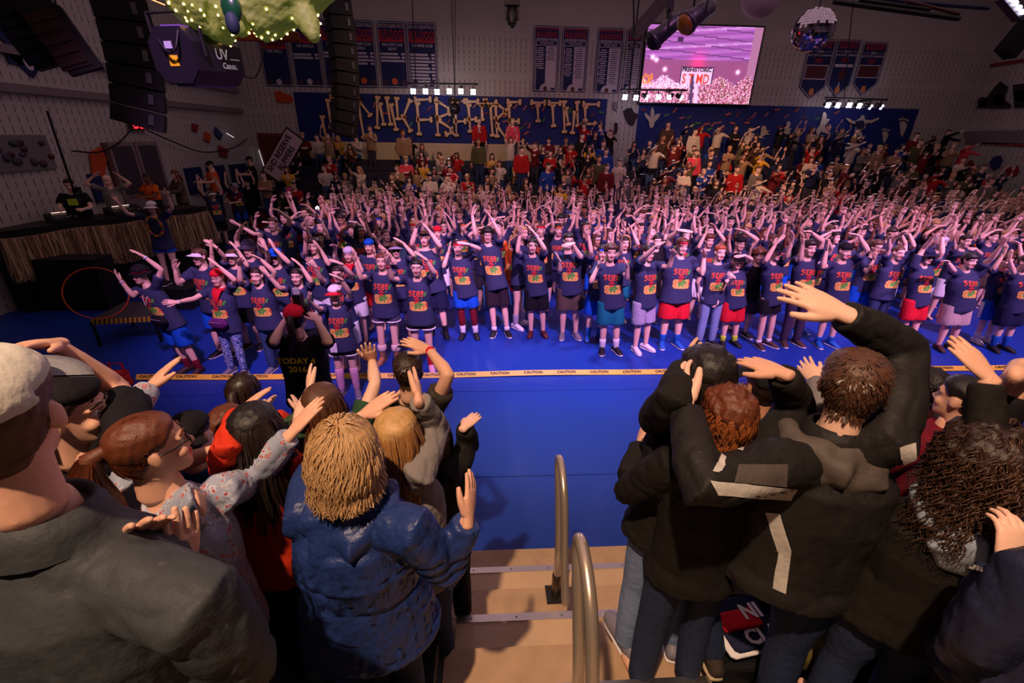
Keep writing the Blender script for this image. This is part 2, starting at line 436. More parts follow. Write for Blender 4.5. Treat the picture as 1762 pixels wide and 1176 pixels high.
# ---------------------------------------------------------------- murals on the back wall
mblue = mat('mural_blue_paper', (10, 30, 104), 0.7, bump=(14, 0.1, 0.02), vary=0.2, vscale=2)
mbone = mat('bone_card_lit', (214, 178, 142), 0.7, vary=0.15, vscale=9, emit=(255, 150, 60), estr=0.012)  # faint orange emission stands in for light falling on the bones
mink = mat('mural_black_edge', (14, 10, 12), 0.7)
def bone_poly(L, w):
    k = w*0.55
    P = []
    def arc(cx, cz, a0, a1, r):
        for i in range(5):
            a = math.radians(a0+(a1-a0)*i/4); P.append((cx+r*math.cos(a), cz+r*math.sin(a)))
    h = L/2
    arc(h-k*0.2, k*0.75, -60+20, 200, k*0.85); arc(-h+k*0.2, k*0.75, -20, 220, k*0.85)
    arc(-h+k*0.2, -k*0.75, 140, 380-40, k*0.85); arc(h-k*0.2, -k*0.75, 160, 400, k*0.85)
    return P
def bone_at(parent, a, b, w, yo):
    a = np.asarray(a); b = np.asarray(b); c = (a+b)/2; d = b-a; L = math.hypot(d[0], d[2]); ang = math.atan2(d[2], d[0])
    v, f = prism(bone_poly(L, w), -0.02, 0.0)
    M = roty(-ang)
    o = part('bone', (xform(v, M, (c[0], yo, c[2])), f), mbone, parent)
    v2, f2 = prism(bone_poly(L+0.06, w+0.07), -0.006, 0.0)
    part('outline', (xform(v2, M, (c[0], yo+0.012, c[2])), f2), mink, o)
MY = WY-0.06
mu = thing('mural', 'dark blue paper mural with big lettering made of bones with orange light painted in', 'mural', (0, 0, 0))
part('backing', box2((py(505, 160, WY)[0], WY-0.03, 2.3), (py(1045, 172, WY)[0], WY-0.005, 4.86)), mblue, mu)
def c1(x, y): return py(500+x/6.293, 140+y/6.293, MY)
def c2(x, y): return py(760+x/5.873, 150+y/5.873, MY)
for a, b in (((345, 380), (385, 620)), ((405, 200), (445, 510)), ((432, 172), (585, 178)), ((460, 195), (490, 390)), ((460, 388), (580, 392)), ((720, 175), (865, 370)), ((735, 215), (795, 610)),
             ((945, 170), (940, 505)), ((970, 240), (1010, 470)), ((1045, 175), (1085, 470)), ((1090, 250), (1145, 525)), ((1150, 180), (1165, 410)), ((1300, 205), (1220, 385)), ((1225, 390), (1300, 540)),
             ((1345, 195), (1515, 195)), ((1375, 235), (1395, 575)), ((1370, 412), (1525, 415)), ((1570, 195), (1720, 300)), ((1585, 230), (1597, 585)), ((1580, 395), (1720, 345)), ((1610, 420), (1745, 520)), ((1680, 572), (1760, 550))):
    bone_at(mu, c1(*a), c1(*b), 0.135, MY)
for a, b in (((110, 138), (235, 142)), ((142, 150), (150, 490)), ((125, 342), (240, 346)), ((250, 142), (370, 146)), ((275, 180), (290, 450)), ((265, 322), (350, 326)),
             ((405, 330), (405, 180)), ((403, 185), (440, 135)), ((440, 135), (495, 185)), ((498, 185), (515, 490)), ((540, 150), (650, 240)), ((550, 180), (560, 500)), ((540, 325), (640, 250)), ((560, 380), (655, 525)),
             ((665, 147), (795, 151)), ((685, 180), (690, 480)), ((680, 340), (780, 345)), ((700, 540), (825, 550)), ((905, 152), (1045, 157)), ((975, 180), (975, 345)), ((1080, 157), (1200, 162)), ((1125, 180), (1130, 395)),
             ((1240, 145), (1240, 455)), ((1258, 210), (1282, 380)), ((1372, 150), (1375, 392)), ((1348, 250), (1320, 465)), ((1430, 170), (1590, 173)), ((1455, 200), (1450, 340)), ((1435, 367), (1550, 372))):
    bone_at(mu, c2(*a), c2(*b), 0.135, MY)
mfoot = [mat('footprint_'+n, c, 0.7, vary=0.1) for n, c in (('orange', (170, 84, 60)), ('green', (60, 120, 64)), ('pink', (150, 88, 100)), ('rust', (110, 44, 44)))]
FP = []
for k in range(4):
    out = [(-0.13, -0.05), (-0.04, -0.065), (0.05, -0.03), (0.13, -0.06), (0.17, 0.0), (0.12, 0.06), (0.03, 0.035), (-0.05, 0.03), (-0.13, 0.05), (-0.17, 0)]
    v, f = prism([(a_*0.72, b_*0.72) for a_, b_ in out], -0.01, 0); FP.append(mesh('footprint', v, f, [mfoot[k]], smooth=False))
def footprints(parent, pts):
    for i, (u, v_) in enumerate(pts):
        p = py(u, v_, MY); o = obj('footprint', FP[(i*7+int(u)) % 4], parent, p); o.rotation_euler = (0, R.uniform(-1.2, 0.4), 0)
footprints(mu, [(760+x/5.873, 150+y/5.873) for x, y in ((745, 195), (840, 210), (925, 205), (1030, 215), (640, 290), (850, 370), (885, 390), (800, 415), (750, 480), (855, 465), (1030, 330), (1295, 235), (1525, 280), (1615, 255), (1600, 365), (335, 185), (445, 265), (725, 375), (640, 345))] + [(500+x/6.293, 140+y/6.293) for x, y in ((605, 240), (685, 265), (905, 255), (1020, 345), (1500, 295), (1710, 440), (1300, 470), (640, 470))])
mu2 = thing('mural', 'dark blue paper mural with silver footprints and dinosaur cut-outs over the right seats', 'mural', (0, 0, 0))
part('backing', box2((py(1100, 178, WY)[0], WY-0.03, 2.3), (py(1580, 190, WY)[0], WY-0.005, 4.74)), mblue, mu2)
def c4(x, y): return (1060+x/3.263, 175+y/3.263)
footprints(mu2, [c4(x, y) for x, y in ((155, 45), (330, 48), (285, 75), (370, 90), (410, 88), (630, 70), (685, 70), (775, 75), (845, 72), (905, 45), (955, 82), (1015, 48), (1055, 88), (1130, 95), (430, 135), (460, 120), (510, 125), (545, 128), (575, 118), (525, 155), (655, 120), (735, 118), (750, 95), (765, 148), (600, 155), (915, 140), (1045, 152), (1180, 120), (1240, 60), (1440, 110))])
msil = mat('silver_cutout', (210, 200, 180), 0.35, 0.5, vary=0.2, vscale=12)
def cutout(parent, name, pts, m, conv=c4, y=MY, dep=0.04):
    P = [py(*conv(*p), y) for p in pts]; cx = [(p[0], p[2]) for p in P]
    v, f = prism(cx, y-dep, y)
    return part(name, (v, f), m, parent)
cutout(mu2, 'claw_print', [(203, 30), (213, 55), (213, 85), (225, 70), (248, 68), (235, 95), (215, 115), (210, 140), (195, 150), (186, 138), (183, 110), (163, 85), (160, 62), (180, 75), (193, 90), (193, 55)], msil)
cutout(mu2, 'claw_print', [(292, 110), (302, 135), (300, 160), (295, 200), (290, 230), (280, 200), (283, 160), (284, 130)], msil)
cutout(mu2, 'raptor_cutout', [(825, 135), (838, 138), (842, 160), (862, 165), (845, 172), (860, 185), (838, 185), (825, 195), (808, 195), (812, 165), (815, 145)], msil)
cutout(mu2, 'raptor_cutout', [(958, 112), (974, 112), (976, 130), (966, 150), (985, 150), (970, 165), (980, 185), (962, 180), (955, 205), (942, 205), (938, 180), (950, 150)], msil)
cutout(mu2, 'dinosaur_cutout', [(1160, 62), (1172, 58), (1180, 75), (1178, 95), (1200, 98), (1182, 120), (1170, 135), (1178, 165), (1155, 185), (1135, 215), (1122, 222), (1125, 195), (1120, 160), (1140, 135), (1150, 105)], msil)
cutout(mu2, 'caveman_cutout', [(1285, 92), (1300, 92), (1320, 108), (1345, 108), (1370, 90), (1380, 75), (1392, 82), (1392, 100), (1430, 105), (1470, 90), (1474, 98), (1435, 118), (1400, 122), (1395, 150), (1372, 160), (1385, 210), (1325, 215), (1340, 165), (1345, 130), (1310, 118)], msil)
cutout(mu2, 'caveman_tunic', [(1345, 110), (1385, 105), (1395, 130), (1385, 152), (1355, 152), (1340, 130)], mat('dark_tunic', (24, 28, 60), 0.8), y=MY-0.045)
for fx, fy, s in ((1508, 190, 0.8), (1608, 140, 1.0)):
    cutout(mu2, 'foot_print', [(fx-18*s, fy-25*s), (fx+5*s, fy-30*s), (fx+22*s, fy-15*s), (fx+18*s, fy+10*s), (fx+5*s, fy+35*s), (fx-5*s, fy+60*s), (fx-14*s, fy+40*s), (fx-15*s, fy+10*s)], msil)
    for j in range(4):
        tx, ty = fx-16*s+14*s*j, fy-44*s+5*s*abs(j-1)
        cutout(mu2, 'toe_print', [(tx-5*s, ty), (tx, ty-8*s), (tx+6*s, ty), (tx, ty+8*s)], msil)

# ---------------------------------------------------------------- banners
mnavy = mat('banner_navy', (14, 26, 78), 0.7, vary=0.15, vscale=3); mwht = mat('banner_white', (190, 180, 190), 0.7); mred = mat('banner_red', (170, 34, 40), 0.7)
mdkpic = mat('banner_photo_red', (74, 28, 32), 0.7, vary=0.7, vscale=14)
def banner(u0, u1, v0, v1, lines, label, point=False, group='wall banners', style=0):
    a = py(u0, v0, WY); b = py(u1, v0, WY); b[2] = py(u1-(u1-881)*0.055, v1, WY)[2]; w = abs(b[0]-a[0])*0.985
    z1, z0 = a[2], b[2]; y = WY-0.02; cx = (a[0]+b[0])/2; h = z1-z0
    t = thing('banner', label, 'banner', (cx, y, z0), group)
    if point: outl = [(-w/2, h), (-w/2, 0.45), (0, 0), (w/2, 0.45), (w/2, h)]
    else: outl = [(-w/2, h), (-w/2, 0), (w/2, 0), (w/2, h)]
    part('cloth', prism(outl, -0.015, 0.0), mnavy, t)
    # border
    k = 0.03
    for i in range(len(outl)):
        p, q = np.array(outl[i]), np.array(outl[(i+1) % len(outl)]); d = nrm(q-p); n_ = np.array([-d[1], d[0]])
        c_ = np.array([0, h*0.55]); s_ = 1 if np.dot(c_-p, n_) > 0 else -1
        p2, q2 = p+n_*s_*k, q+n_*s_*k
        poly = [tuple(p2), tuple(q2), tuple(q2+n_*s_*0.022), tuple(p2+n_*s_*0.022)]
        part('border', prism(poly, -0.019, -0.015), mwht, t)
    def txt(s, z, size, m, maxw=0.88, nm='lettering'):
        v, f = text_mesh(s, 1.0, 0.02); ww = v[:, 0].max()-v[:, 0].min(); sx = min(size, maxw*w/ww)
        v2 = v*np.array([sx, 1, size])+np.array([0, -0.021, z]); part(nm, (v2, f), m, t)
    def bar(x0, x1, z, hh, m, nm='text_line'):
        part(nm, box2((x0, -0.02, z-hh/2), (x1, -0.016, z+hh/2)), m, t)
    if style == 0:
        txt('SOUTH GLENS FALLS', h*0.93, 0.17, mwht)
        txt('BULLDOGS', h*0.80, 0.42, mred)
        part('red_band', box2((-w*0.43, -0.018, h*0.70), (w*0.43, -0.016, h*0.735)), mred, t)
        for i, s in enumerate(lines[0]): txt(s, h*(0.655-0.062*i), 0.13, mwht, 0.7)
        for i in range(lines[1]):
            z = h*(0.52-0.052*i); bar(-w*0.42, w*0.18+0.06*(i % 3), z, 0.07, mwht); bar(w*0.30, w*0.42, z, 0.07, mwht)
        if lines[2]:
            v, f = ellipsoid((0, -0.02, h*0.10), (0.12, 0.004, 0.12), 16, 8); part('basketball_emblem', (v, f), mat('emblem_orange', (205, 90, 40), 0.7), t, True)
            for sx in (-1, 1):
                v, f = ellipsoid((sx*w*0.33, -0.02, h*0.08), (0.12, 0.004, 0.12), 14, 8); part('paw_emblem', (v, f), mat('emblem_dark', (60, 40, 66), 0.7), t, True)
        else:
            for j in range(3):
                v, f = ellipsoid(((j-1)*w*0.3, -0.02, h*0.08), (0.11, 0.004, 0.11), 14, 8); part('ball_emblem', (v, f), mwht if j == 1 else mat('emblem_dark', (60, 40, 66), 0.7), t, True)
    elif style == 1:
        txt('SOUTH GLENS FALLS', h*0.955, 0.11, mred)
        txt('BULLDOGS', h*0.87, 0.26, mred, 0.78)
        txt('SECTIONAL / STATE', h*0.785, 0.10, mwht, 0.72); txt('TITLES WON', h*0.745, 0.10, mwht, 0.5)
        part('white_panel', box2((-w*0.02, -0.018, h*0.06), (w*0.38, -0.016, h*0.70)), mwht, t)
        for sx in (-1, 1): bar(sx*w*0.40-0.012, sx*w*0.40+0.012, h*0.41, h*0.78, mwht, 'border')
        bar(-w*0.4, w*0.4, h*0.715, 0.02, mwht, 'border'); bar(-w*0.4, w*0.4, h*0.81, 0.02, mwht, 'border')
        for i in range(16):
            z = h*(0.67-0.034*i)
            if i < lines[0]: bar(-w*0.22-0.11-0.04*(i % 3), -w*0.22+0.10+0.04*(i % 2), z, 0.035, mwht)
            if i < lines[1]:
                o = part('text_line', box2((w*0.18-0.12-0.03*(i % 3), -0.021, z-0.012), (w*0.18+0.12+0.03*(i % 2), -0.0185, z+0.012)), mnavy, t)
        v, f = ellipsoid((0, -0.018, h*0.02), (0.24, 0.004, 0.24), 20, 8); v[:, 2] = np.maximum(v[:, 2], 0.01); part('half_disc', (v, f), mwht, t, True)
        v, f = ellipsoid((0, -0.024, h*0.045), (0.085, 0.004, 0.085), 14, 8); part('ball_emblem', (v, f), mat('emblem_brown', (90, 50, 44), 0.7), t, True)
    else:
        txt('SOUTH GLENS FALLS', h*0.955, 0.12, mred); txt('BULLDOGS', h*0.89, 0.20, mred, 0.7)
        txt('2002', h*0.80, 0.12, mwht, 0.3)
        bar(-w*0.42, -w*0.14, h*0.80, 0.012, mwht); bar(w*0.14, w*0.42, h*0.80, 0.012, mwht)
        txt('NYS STATE CHAMPIONS', h*0.74, 0.10, mwht)
        bar(-w*0.15, w*0.15, h*0.655, 0.16, mat('emblem_maroon', (110, 24, 40), 0.7), 'emblem')
        if lines == 1:
            bar(-w*0.38, w*0.38, h*0.56, 0.10, mwht)
            part('player_picture', prism([(-0.10, h*0.30), (0.12, h*0.30), (0.16, h*0.42), (0.05, h*0.53), (-0.06, h*0.50), (-0.12, h*0.40)], -0.019, -0.015), mdkpic, t)
            part('player_picture', prism([(-0.03, h*0.06), (0.05, h*0.06), (0.06, h*0.15), (0.0, h*0.28), (-0.06, h*0.15)], -0.019, -0.015), mwht, t)
        else:
            part('team_picture', box2((-w*0.40, -0.018, h*0.36), (w*0.40, -0.0155, h*0.57)), mdkpic, t)
            part('picture_rim', box2((-w*0.42, -0.0165, h*0.345), (w*0.42, -0.0152, h*0.585)), mwht, t)
        v, f = ellipsoid((0, -0.02, h*0.13), (0.11, 0.004, 0.14), 14, 8); part('ball_emblem', (v, f), mat('emblem_tan', (190, 120, 70), 0.7), t, True)
L0 = 'navy honour-roll banner '
banner(441, 492, 55, 149, (('THE GIRLS',), 0, 0), L0+'at the left end of the upper-left row, half behind the green dragon')
banner(493, 545, 40, 150, (('100 GOALS',), 2, 0), L0+'second from the left, crossed by the dragon leg')
banner(546, 594, 33, 151, (('1000 WINS',), 2, 0), L0+'mostly hidden behind the hanging loudspeaker column')
banner(590, 642, 34, 151, (('1000 POINT CLUB', 'GIRLS'), 4, 1), L0+'with four name lines and an orange ball')
banner(646, 697, 36, 152, (('1000 POINT CLUB', 'BOYS'), 3, 1), L0+'with three name lines and an orange ball')
banner(698, 750, 38, 153, (('100 WINS CLUB',), 10, 0), L0+'with ten name lines, right end of the upper-left row')
banner(919, 965, 44, 158, (10, 6), 'navy titles banner with a mostly empty white panel, left of four', style=1)
banner(968, 1015, 46, 159, (13, 14), 'navy titles banner with a full white panel, second of four', style=1)
banner(1029, 1076, 48, 161, (16, 16), 'navy titles banner with full columns, third of four', style=1)
banner(1079, 1108, 50, 161, (16, 16), 'narrow navy titles banner half behind the video screen edge', style=1)
banner(1394, 1441, 67, 172, 0, 'pointed navy team banner partly behind the mirror ball', True, style=2)
banner(1442, 1484, 68, 168, 1, 'pointed navy banner with a player picture, middle of three', True, style=2)
banner(1486, 1530, 72, 166, 2, 'pointed navy team banner farthest right', True, style=2)
# pennants on the left wall
for (u0, v0, u1, v1, lab) in ((206, 30, 242, 152, 'pointed navy banner hanging behind the big loudspeaker column'), (30, 112, 72, 137, 'tip of a navy banner high on the left wall'), (0, 10, 60, 115, 'navy banner in the upper left corner')):
    a = px(u0, v0, XL); b = px(u1, v1, XL)
    t = thing('banner', lab, 'banner', (XL+0.02, (a[1]+b[1])/2, b[2]), 'left wall banners')
    w = max(abs(b[1]-a[1]), 0.9); h = a[2]-b[2]
    v, f = prism([(-w/2, h), (-w/2, 0.4), (0, 0), (w/2, 0.4), (w/2, h)], -0.02, 0.0)
    part('cloth', (xform(v, rotz(math.pi/2)), f), mnavy, t)
    v, f = ellipsoid((0.025, 0, 0.3), (0.004, 0.12, 0.16), 12, 8); part('emblem', (v, f), mwht, t, True)

# ---------------------------------------------------------------- video screen
sa, sb = py(1108, 44, WY-0.25), py(1293, 179, WY-0.25)
sw, sh = 4.62, 2.68; scx = (py(1113, 42, WY)[0]+py(1306, 50, WY)[0])/2+0.05; scz = 4.76
scr = thing('video_screen', 'large lit video screen showing a pink crowd and a hand-painted sign', 'screen', (scx, WY-0.2, scz))
part('bezel', box2((-sw/2-0.06, 0.0, -0.06), (sw/2+0.06, 0.16, sh+0.06)), mat('screen_bezel', (12, 12, 14), 0.4), scr)
GW, GH = 120, 70
img = np.zeros((GH, GW, 3))
yy, xx = np.mgrid[0:GH, 0:GW]; fx = xx/GW; fy = yy/GH           # fy: 0 top
base = np.array([168, 92, 178.])
img[:] = base
img += (np.sin(fy*70+fx*8)*14*(fy < 0.45))[..., None]
img[(np.abs((fy*9-fx*1.2) % 1.0-0.5) < 0.07) & (fy < 0.45)] = (110, 62, 120)
img[(np.abs((fy*5+fx*0.6) % 1.0-0.5) < 0.05) & (fy < 0.4)] = (206, 140, 214)
img[(fy > 0.42)] = (150, 78, 128)
img[(fx > 0.92) & (fy < 0.75)] = (170, 110, 150)
rs = np.random.RandomState(3)
pk = rs.rand(GH, GW)
crowd = fy > 0.66+0.05*np.sin(fx*25)+0.04*pk
cc = np.array([(240, 190, 220), (190, 90, 140), (120, 50, 80), (225, 140, 180), (150, 100, 90)])
img[crowd] = cc[rs.randint(0, 5, crowd.sum())]
br = crowd & (fx < 0.42) & (fy < 0.8); img[br] = np.array([(255, 225, 245), (240, 180, 225), (200, 130, 180)])[rs.randint(0, 3, br.sum())]
sg = (fx > 0.33) & (fx < 0.62) & (fy > 0.50) & (fy < 0.74); img[sg] = (226, 190, 226)
ed = sg & ((fx < 0.34) | (fx > 0.61) | (fy < 0.515)); img[ed] = (70, 40, 70)
gl = np.exp(-((fx-0.47)**2/0.004+(fy-0.47)**2/0.02)); img += gl[..., None]*np.array([90, -10, 10])
for lx, ly in ((0.065, 0.40), (0.10, 0.43), (0.185, 0.55), (0.84, 0.565)):
    g = np.exp(-((fx-lx)**2/0.0003+(fy-ly)**2/0.0008)); img += g[..., None]*200
img[(fx < 0.09) & (fy > 0.6) & (fy < 0.75) & (pk > 0.4)] = (230, 130, 60)
arm = (np.abs(fx-(0.47+0.10*(fy-0.62))) < 0.018) & (fy > 0.6); img[arm] = (235, 190, 235)
arm = (np.abs(fx-(0.44+0.05*(fy-0.62))) < 0.015) & (fy > 0.6); img[arm] = (90, 60, 100)
img[(fx > 0.26) & (fx < 0.31) & (fy > 0.14) & (fy < 0.19)] = (70, 40, 80)
img = np.clip(img, 0, 255)
V = []; F = []; C = []
for j in range(GH+1):
    for i in range(GW+1): V.append((-sw/2+sw*i/GW, -0.006, sh-sh*j/GH))
for j in range(GH):
    for i in range(GW):
        a = j*(GW+1)+i; F.append((a, a+GW+1, a+GW+2, a+1)); C.append(lin(img[j, i]))
part('picture', (np.array(V), F), attr_mat('screen_picture', 0.4, 1.15), scr, fcol=C)
def stext(s, fx, fy, size, m, sx=1.0):
    v, f = text_mesh(s, size, 0.01); part('picture_lettering', (v*np.array([sx, 1, 1])+np.array([-sw/2+sw*fx, -0.009, sh-sh*fy]), f), m, scr)
stext('PREHISTORIC', 0.475, 0.555, 0.20, mat('scr_ink', (50, 30, 60), 0.6, emit=(70, 40, 80), estr=0.5))
stext('S T MD', 0.475, 0.68, 0.48, mat('scr_red', (220, 70, 50), 0.6, emit=(235, 80, 60), estr=0.8), 0.75)
# ================================================================== rigging, loudspeakers, lamps
mdark = mat('rig_black', (10, 9, 11), 0.5, vary=0.2); mgrille = mat('speaker_grille', (6, 6, 7), 0.6, bump=(160, 0.4, 0.004))
mlens = mat('lit_led_lens', (255, 255, 255), 0.3, emit=(238, 226, 255), estr=26.0); mdim = mat('dim_led_lens', (230, 220, 240), 0.3, emit=(230, 215, 255), estr=5.0)
def light_bar(pts, y, label, on):
    P = [py(u, v, y) for u, v in pts]; c = (P[0]+P[-1])/2
    t = thing('light_bar', label, 'stage light', c, 'stage light bars on the far wall')
    a, b = P[0]-c, P[-1]-c; ext = nrm(b-a)*0.18
    part('crossbar', tube([a-ext+np.array([0, 0, 0.26]), b+ext+np.array([0, 0, 0.26])], [0.035]*2, 8), mdark, t, True)
    if 'screen' in label: part('hanger', tube([a+np.array([0.15, 0, 0.26]), (a[0]+0.15, a[1], 10.35-c[2])], [0.03]*2, 8), mdark, t)
    for sx in (0.2, 0.8):
        q = a+(b-a)*sx; part('wall_arm', box2((q[0]-0.03, 0, 0.2), (q[0]+0.03, WY-y-(0.32 if 'screen' in label else 0.004), 0.30)), mdark, t)
    for i, p in enumerate(P):
        q = p-c
        d = nrm(np.array([R.uniform(-0.25, 0.25), -1, -0.25])) if on[i] else nrm(np.array([R.choice((-0.8, 0.8)), -0.6, -0.5]))
        can = part('lamp_can', tube([q-d*0.02, q+d*-0.20], [0.095, 0.075], 14), mdark, t, True)
        part('yoke', box2(q+np.array([-0.02, 0.05, 0.06]), q+np.array([0.02, 0.09, 0.26])), mdark, t)
        sd = nrm(np.cross(d, (0, 0, 1))); up = np.cross(sd, d)
        for k in range(4):
            o_ = sd*0.05*(1 if k & 1 else -1)+up*0.05*(1 if k & 2 else -1)
            e = q+o_+d*0.028
            v, f = ellipsoid(e, 0.046, 8, 6); part('led_lens', (v, f), mlens if on[i] else mdim, can, True)
    return t
light_bar([(711, 157), (732, 157), (752, 158), (773, 157), (793, 157), (814, 158)], 20.2, 'bar of six lit white stage lamps above the bone mural', [1, 1, 1, 1, 1, 1])
light_bar([(1075, 167), (1094, 168), (1113, 167), (1133, 167), (1152, 167), (1172, 168)], 20.2, 'bar of stage lamps in front of the video screen corner', [1, 1, 0, 1, 0, 0])
light_bar([(1424, 181), (1441, 181), (1461, 181), (1478, 182), (1497, 184), (1516, 184)], 20.2, 'bar of stage lamps under the pointed banners at right', [1, 1, 1, 1, 0, 0])
# cables down the wall to the bars
def cable(pts, r, label, m=None, name='cable'):
    P = smooth_path(np.array(pts), 6); c = P[0].copy()
    o = obj(name, mesh(name, *tube(P-c, [r]*len(P), 6), [m or mdark]), None, c)
    return tag(o, label, 'cable', 'hanging cables')
cable([py(708, -20, 20.2), py(711, 40, 20.2), py(716, 150, 20.2)], 0.018, 'thin black cable dropping to the lamp bar above the bone mural')
cable([py(1470, -10, 20.2), py(1462, 60, 20.2), py(1452, 175, 20.2)], 0.018, 'thin black cable dropping past the pointed banners')
cable([py(783, -20, 19.5), py(783, 100, 19.5), py(783, 178, 19.5)], 0.012, 'thin black cable holding the round fixture on the bone mural')
t = thing('moving_light', 'round black moving light hanging in front of the bone mural', 'stage light', py(783, 187, 19.5))
v, f = ellipsoid((0, 0, 0), (0.20, 0.2, 0.2), 14, 10); part('head', (v, f), mdark, t, True)
part('yoke', box2((-0.23, -0.05, 0), (-0.19, 0.05, 0.26)), mdark, t); part('yoke', box2((0.19, -0.05, 0), (0.23, 0.05, 0.26)), mdark, t); part('base', box2((-0.24, -0.1, 0.24), (0.24, 0.1, 0.34)), mdark, t)
part('lens', tube([(0, -0.15, -0.05), (0, -0.21, -0.07)], [0.11, 0.11], 14), mat('glass_dark', (40, 40, 60), 0.1, spec=0.8), t, True)
# moving light at the top centre
t = thing('moving_light', 'black moving light hanging at the top centre of the wall', 'stage light', pc(881, 20, 13))
part('base', box((0, 0, 0.28), (0.42, 0.3, 0.3)), mdark, t); part('yoke', box((-0.17, 0, 0), (0.05, 0.14, 0.4)), mdark, t); part('yoke', box((0.17, 0, 0), (0.05, 0.14, 0.4)), mdark, t)
v, f = tube([(0, 0.05, 0.1), (0, -0.05, -0.15), (0, -0.1, -0.32)], [0.13, 0.16, 0.12], 14); part('head', (v, f), mdark, t, True)
part('lens', tube([(0, -0.1, -0.33), (0, -0.105, -0.35)], [0.1, 0.1], 14), mat('glass_dark', (0, 0, 0)), t, True)

def line_array(top, n, w, h, d, curve, yaw, label, lean=0.0):
    """hanging column of loudspeaker boxes, each box tilted a little more than the one above"""
    t = thing('line_array', label, 'loudspeaker', top, 'hanging loudspeaker columns', yaw)
    p = np.array([0.0, 0.0, 0.0]); ang = lean
    part('fly_bar', box((0, 0, 0.08), (w*0.9, d*0.8, 0.1)), mdark, t)
    for i in range(n):
        ang += curve*(0.4+i/n)
        M = rotx(ang)
        bot = np.array([(-w/2, -d/2, -h), (w/2, -d/2, -h), (w/2*0.86, d/2, -h*0.93), (-w/2*0.86, d/2, -h*0.93)])
        topc = np.array([(-w/2, -d/2, 0), (w/2, -d/2, 0), (w/2*0.86, d/2, -h*0.07), (-w/2*0.86, d/2, -h*0.07)])
        v, f = hexa(bot, topc); v[:, 2] *= 0.965
        b = part('cabinet', (xform(v, M, p), f), mdark, t)
        v, f = box2((-w*0.44, -d/2-0.012, -h*0.88), (w*0.44, -d/2-0.002, -h*0.08)); part('grille', (xform(v, M, p), f), mgrille, b)
        for sx in (-1, 1):
            v, f = box2((sx*w*0.5-0.012, -d*0.3, -h*0.7), (sx*w*0.5+0.012, -d*0.2, -h*0.2)); part('rigging_pin', (xform(v, M, p), f), mat('rig_steel', (120, 118, 128), 0.35, 1.0), b)
        p = p+M @ np.array([0, 0, -h])
    return t
line_array(pc(178, -78, 6.2), 8, 0.95, 0.27, 0.62, 0.055, math.radians(120), 'big black hanging loudspeaker column at upper left', lean=-0.10)
line_array(pc(562, -75, 12.2), 13, 0.92, 0.34, 0.6, 0.032, math.radians(120), 'slim curved loudspeaker column hanging in front of the bone mural', lean=-0.12)
# two dark flood lamps in the upper left corner
for (u, v_, lab, m) in ((40, 60, 'dark blue flood lamp in the upper left corner', mat('flood_blue', (8, 10, 34), 0.6)), (100, 70, 'dark flood lamp with orange shutters beside the loudspeaker column', mat('flood_orange', (44, 16, 8), 0.6))):
    t = thing('flood_lamp', lab, 'stage light', pc(u, v_, 5.2), 'corner flood lamps')
    M = rotz(0.5) @ roty(-0.35)
    part('housing', box((0, 0.12, 0), (0.34, 0.22, 0.62), M=M), mdark, t); part('front', box(M @ np.array([0, -0.005, 0]), (0.30, 0.03, 0.56), M=M), m, t)
    for k in range(5): part('shutter_blade', box(M @ np.array([0, -0.03, -0.22+0.11*k]), (0.28, 0.012, 0.05), M=M), m, t)
    part('bracket', box(M @ np.array([0, 0.12, 0.40]), (0.36, 0.05, 0.2), M=M), mdark, t)

# UV lamp (octagonal box)
uvp = pc(334, 100, 4.6); t = thing('uv_lamp', 'black octagonal ultraviolet lamp box with white UV lettering and a yellow sticker', 'stage light', uvp)
oct_ = [(0.20*a, 0.24*b) for a, b in ((-0.55, -1), (0.55, -1), (1, -0.5), (1, 0.5), (0.55, 1), (-0.55, 1), (-1, 0.5), (-1, -0.5))]
Mu = rotz(math.radians(-14)) @ rotx(0.06)
def uvx(vf): return xform(vf[0], Mu), vf[1]
part('body', uvx(prism([(x*1.25, z) for x, z in oct_], -0.24, 0.38)), mat('uv_body', (18, 16, 24), 0.45), t)
part('end_plate', uvx(prism([(x*1.2, z*0.96) for x, z in oct_], -0.252, -0.24)), mat('uv_end', (20, 18, 25), 0.5), t)
part('lid', uvx(box2((-0.10, -0.2, 0.242), (0.12, 0.37, 0.256))), mat('uv_purple', (110, 84, 150), 0.5), t)
part('underside', uvx(box2((-0.10, -0.2, -0.256), (0.12, 0.37, -0.242))), mat('uv_purple', (0, 0, 0)), t)  # purple light on the underside put into its colour
part('warning_sticker', uvx(box2((-0.055, -0.258, -0.085), (0.045, -0.252, 0.005))), mat('sticker_yellow', (230, 190, 30), 0.6), t)
part('rating_sticker', uvx(box2((-0.06, -0.258, 0.06), (0.02, -0.252, 0.12))), mat('sticker_grey', (170, 176, 190), 0.6), t)
part('handle', uvx(tube(smooth_path([(-0.12, -0.25, 0.14), (0.0, -0.31, 0.03), (0.10, -0.31, 0.05), (0.13, -0.25, 0.2)], 5), [0.012]*16, 8)), mdark, t, True)
part('hanging_yoke', uvx(tube([(-0.27, -0.14, 0.0), (-0.27, -0.14, 0.36), (0.27, -0.14, 0.36), (0.27, -0.14, 0.0)], [0.018]*4, 8)), mdark, t)
part('hanging_pole', tube([(0.0, 0.0, 0.36), (-0.05, 0.05, 1.6)], [0.016]*2, 8), mat('pole_grey', (150, 140, 150), 0.4), t, True)
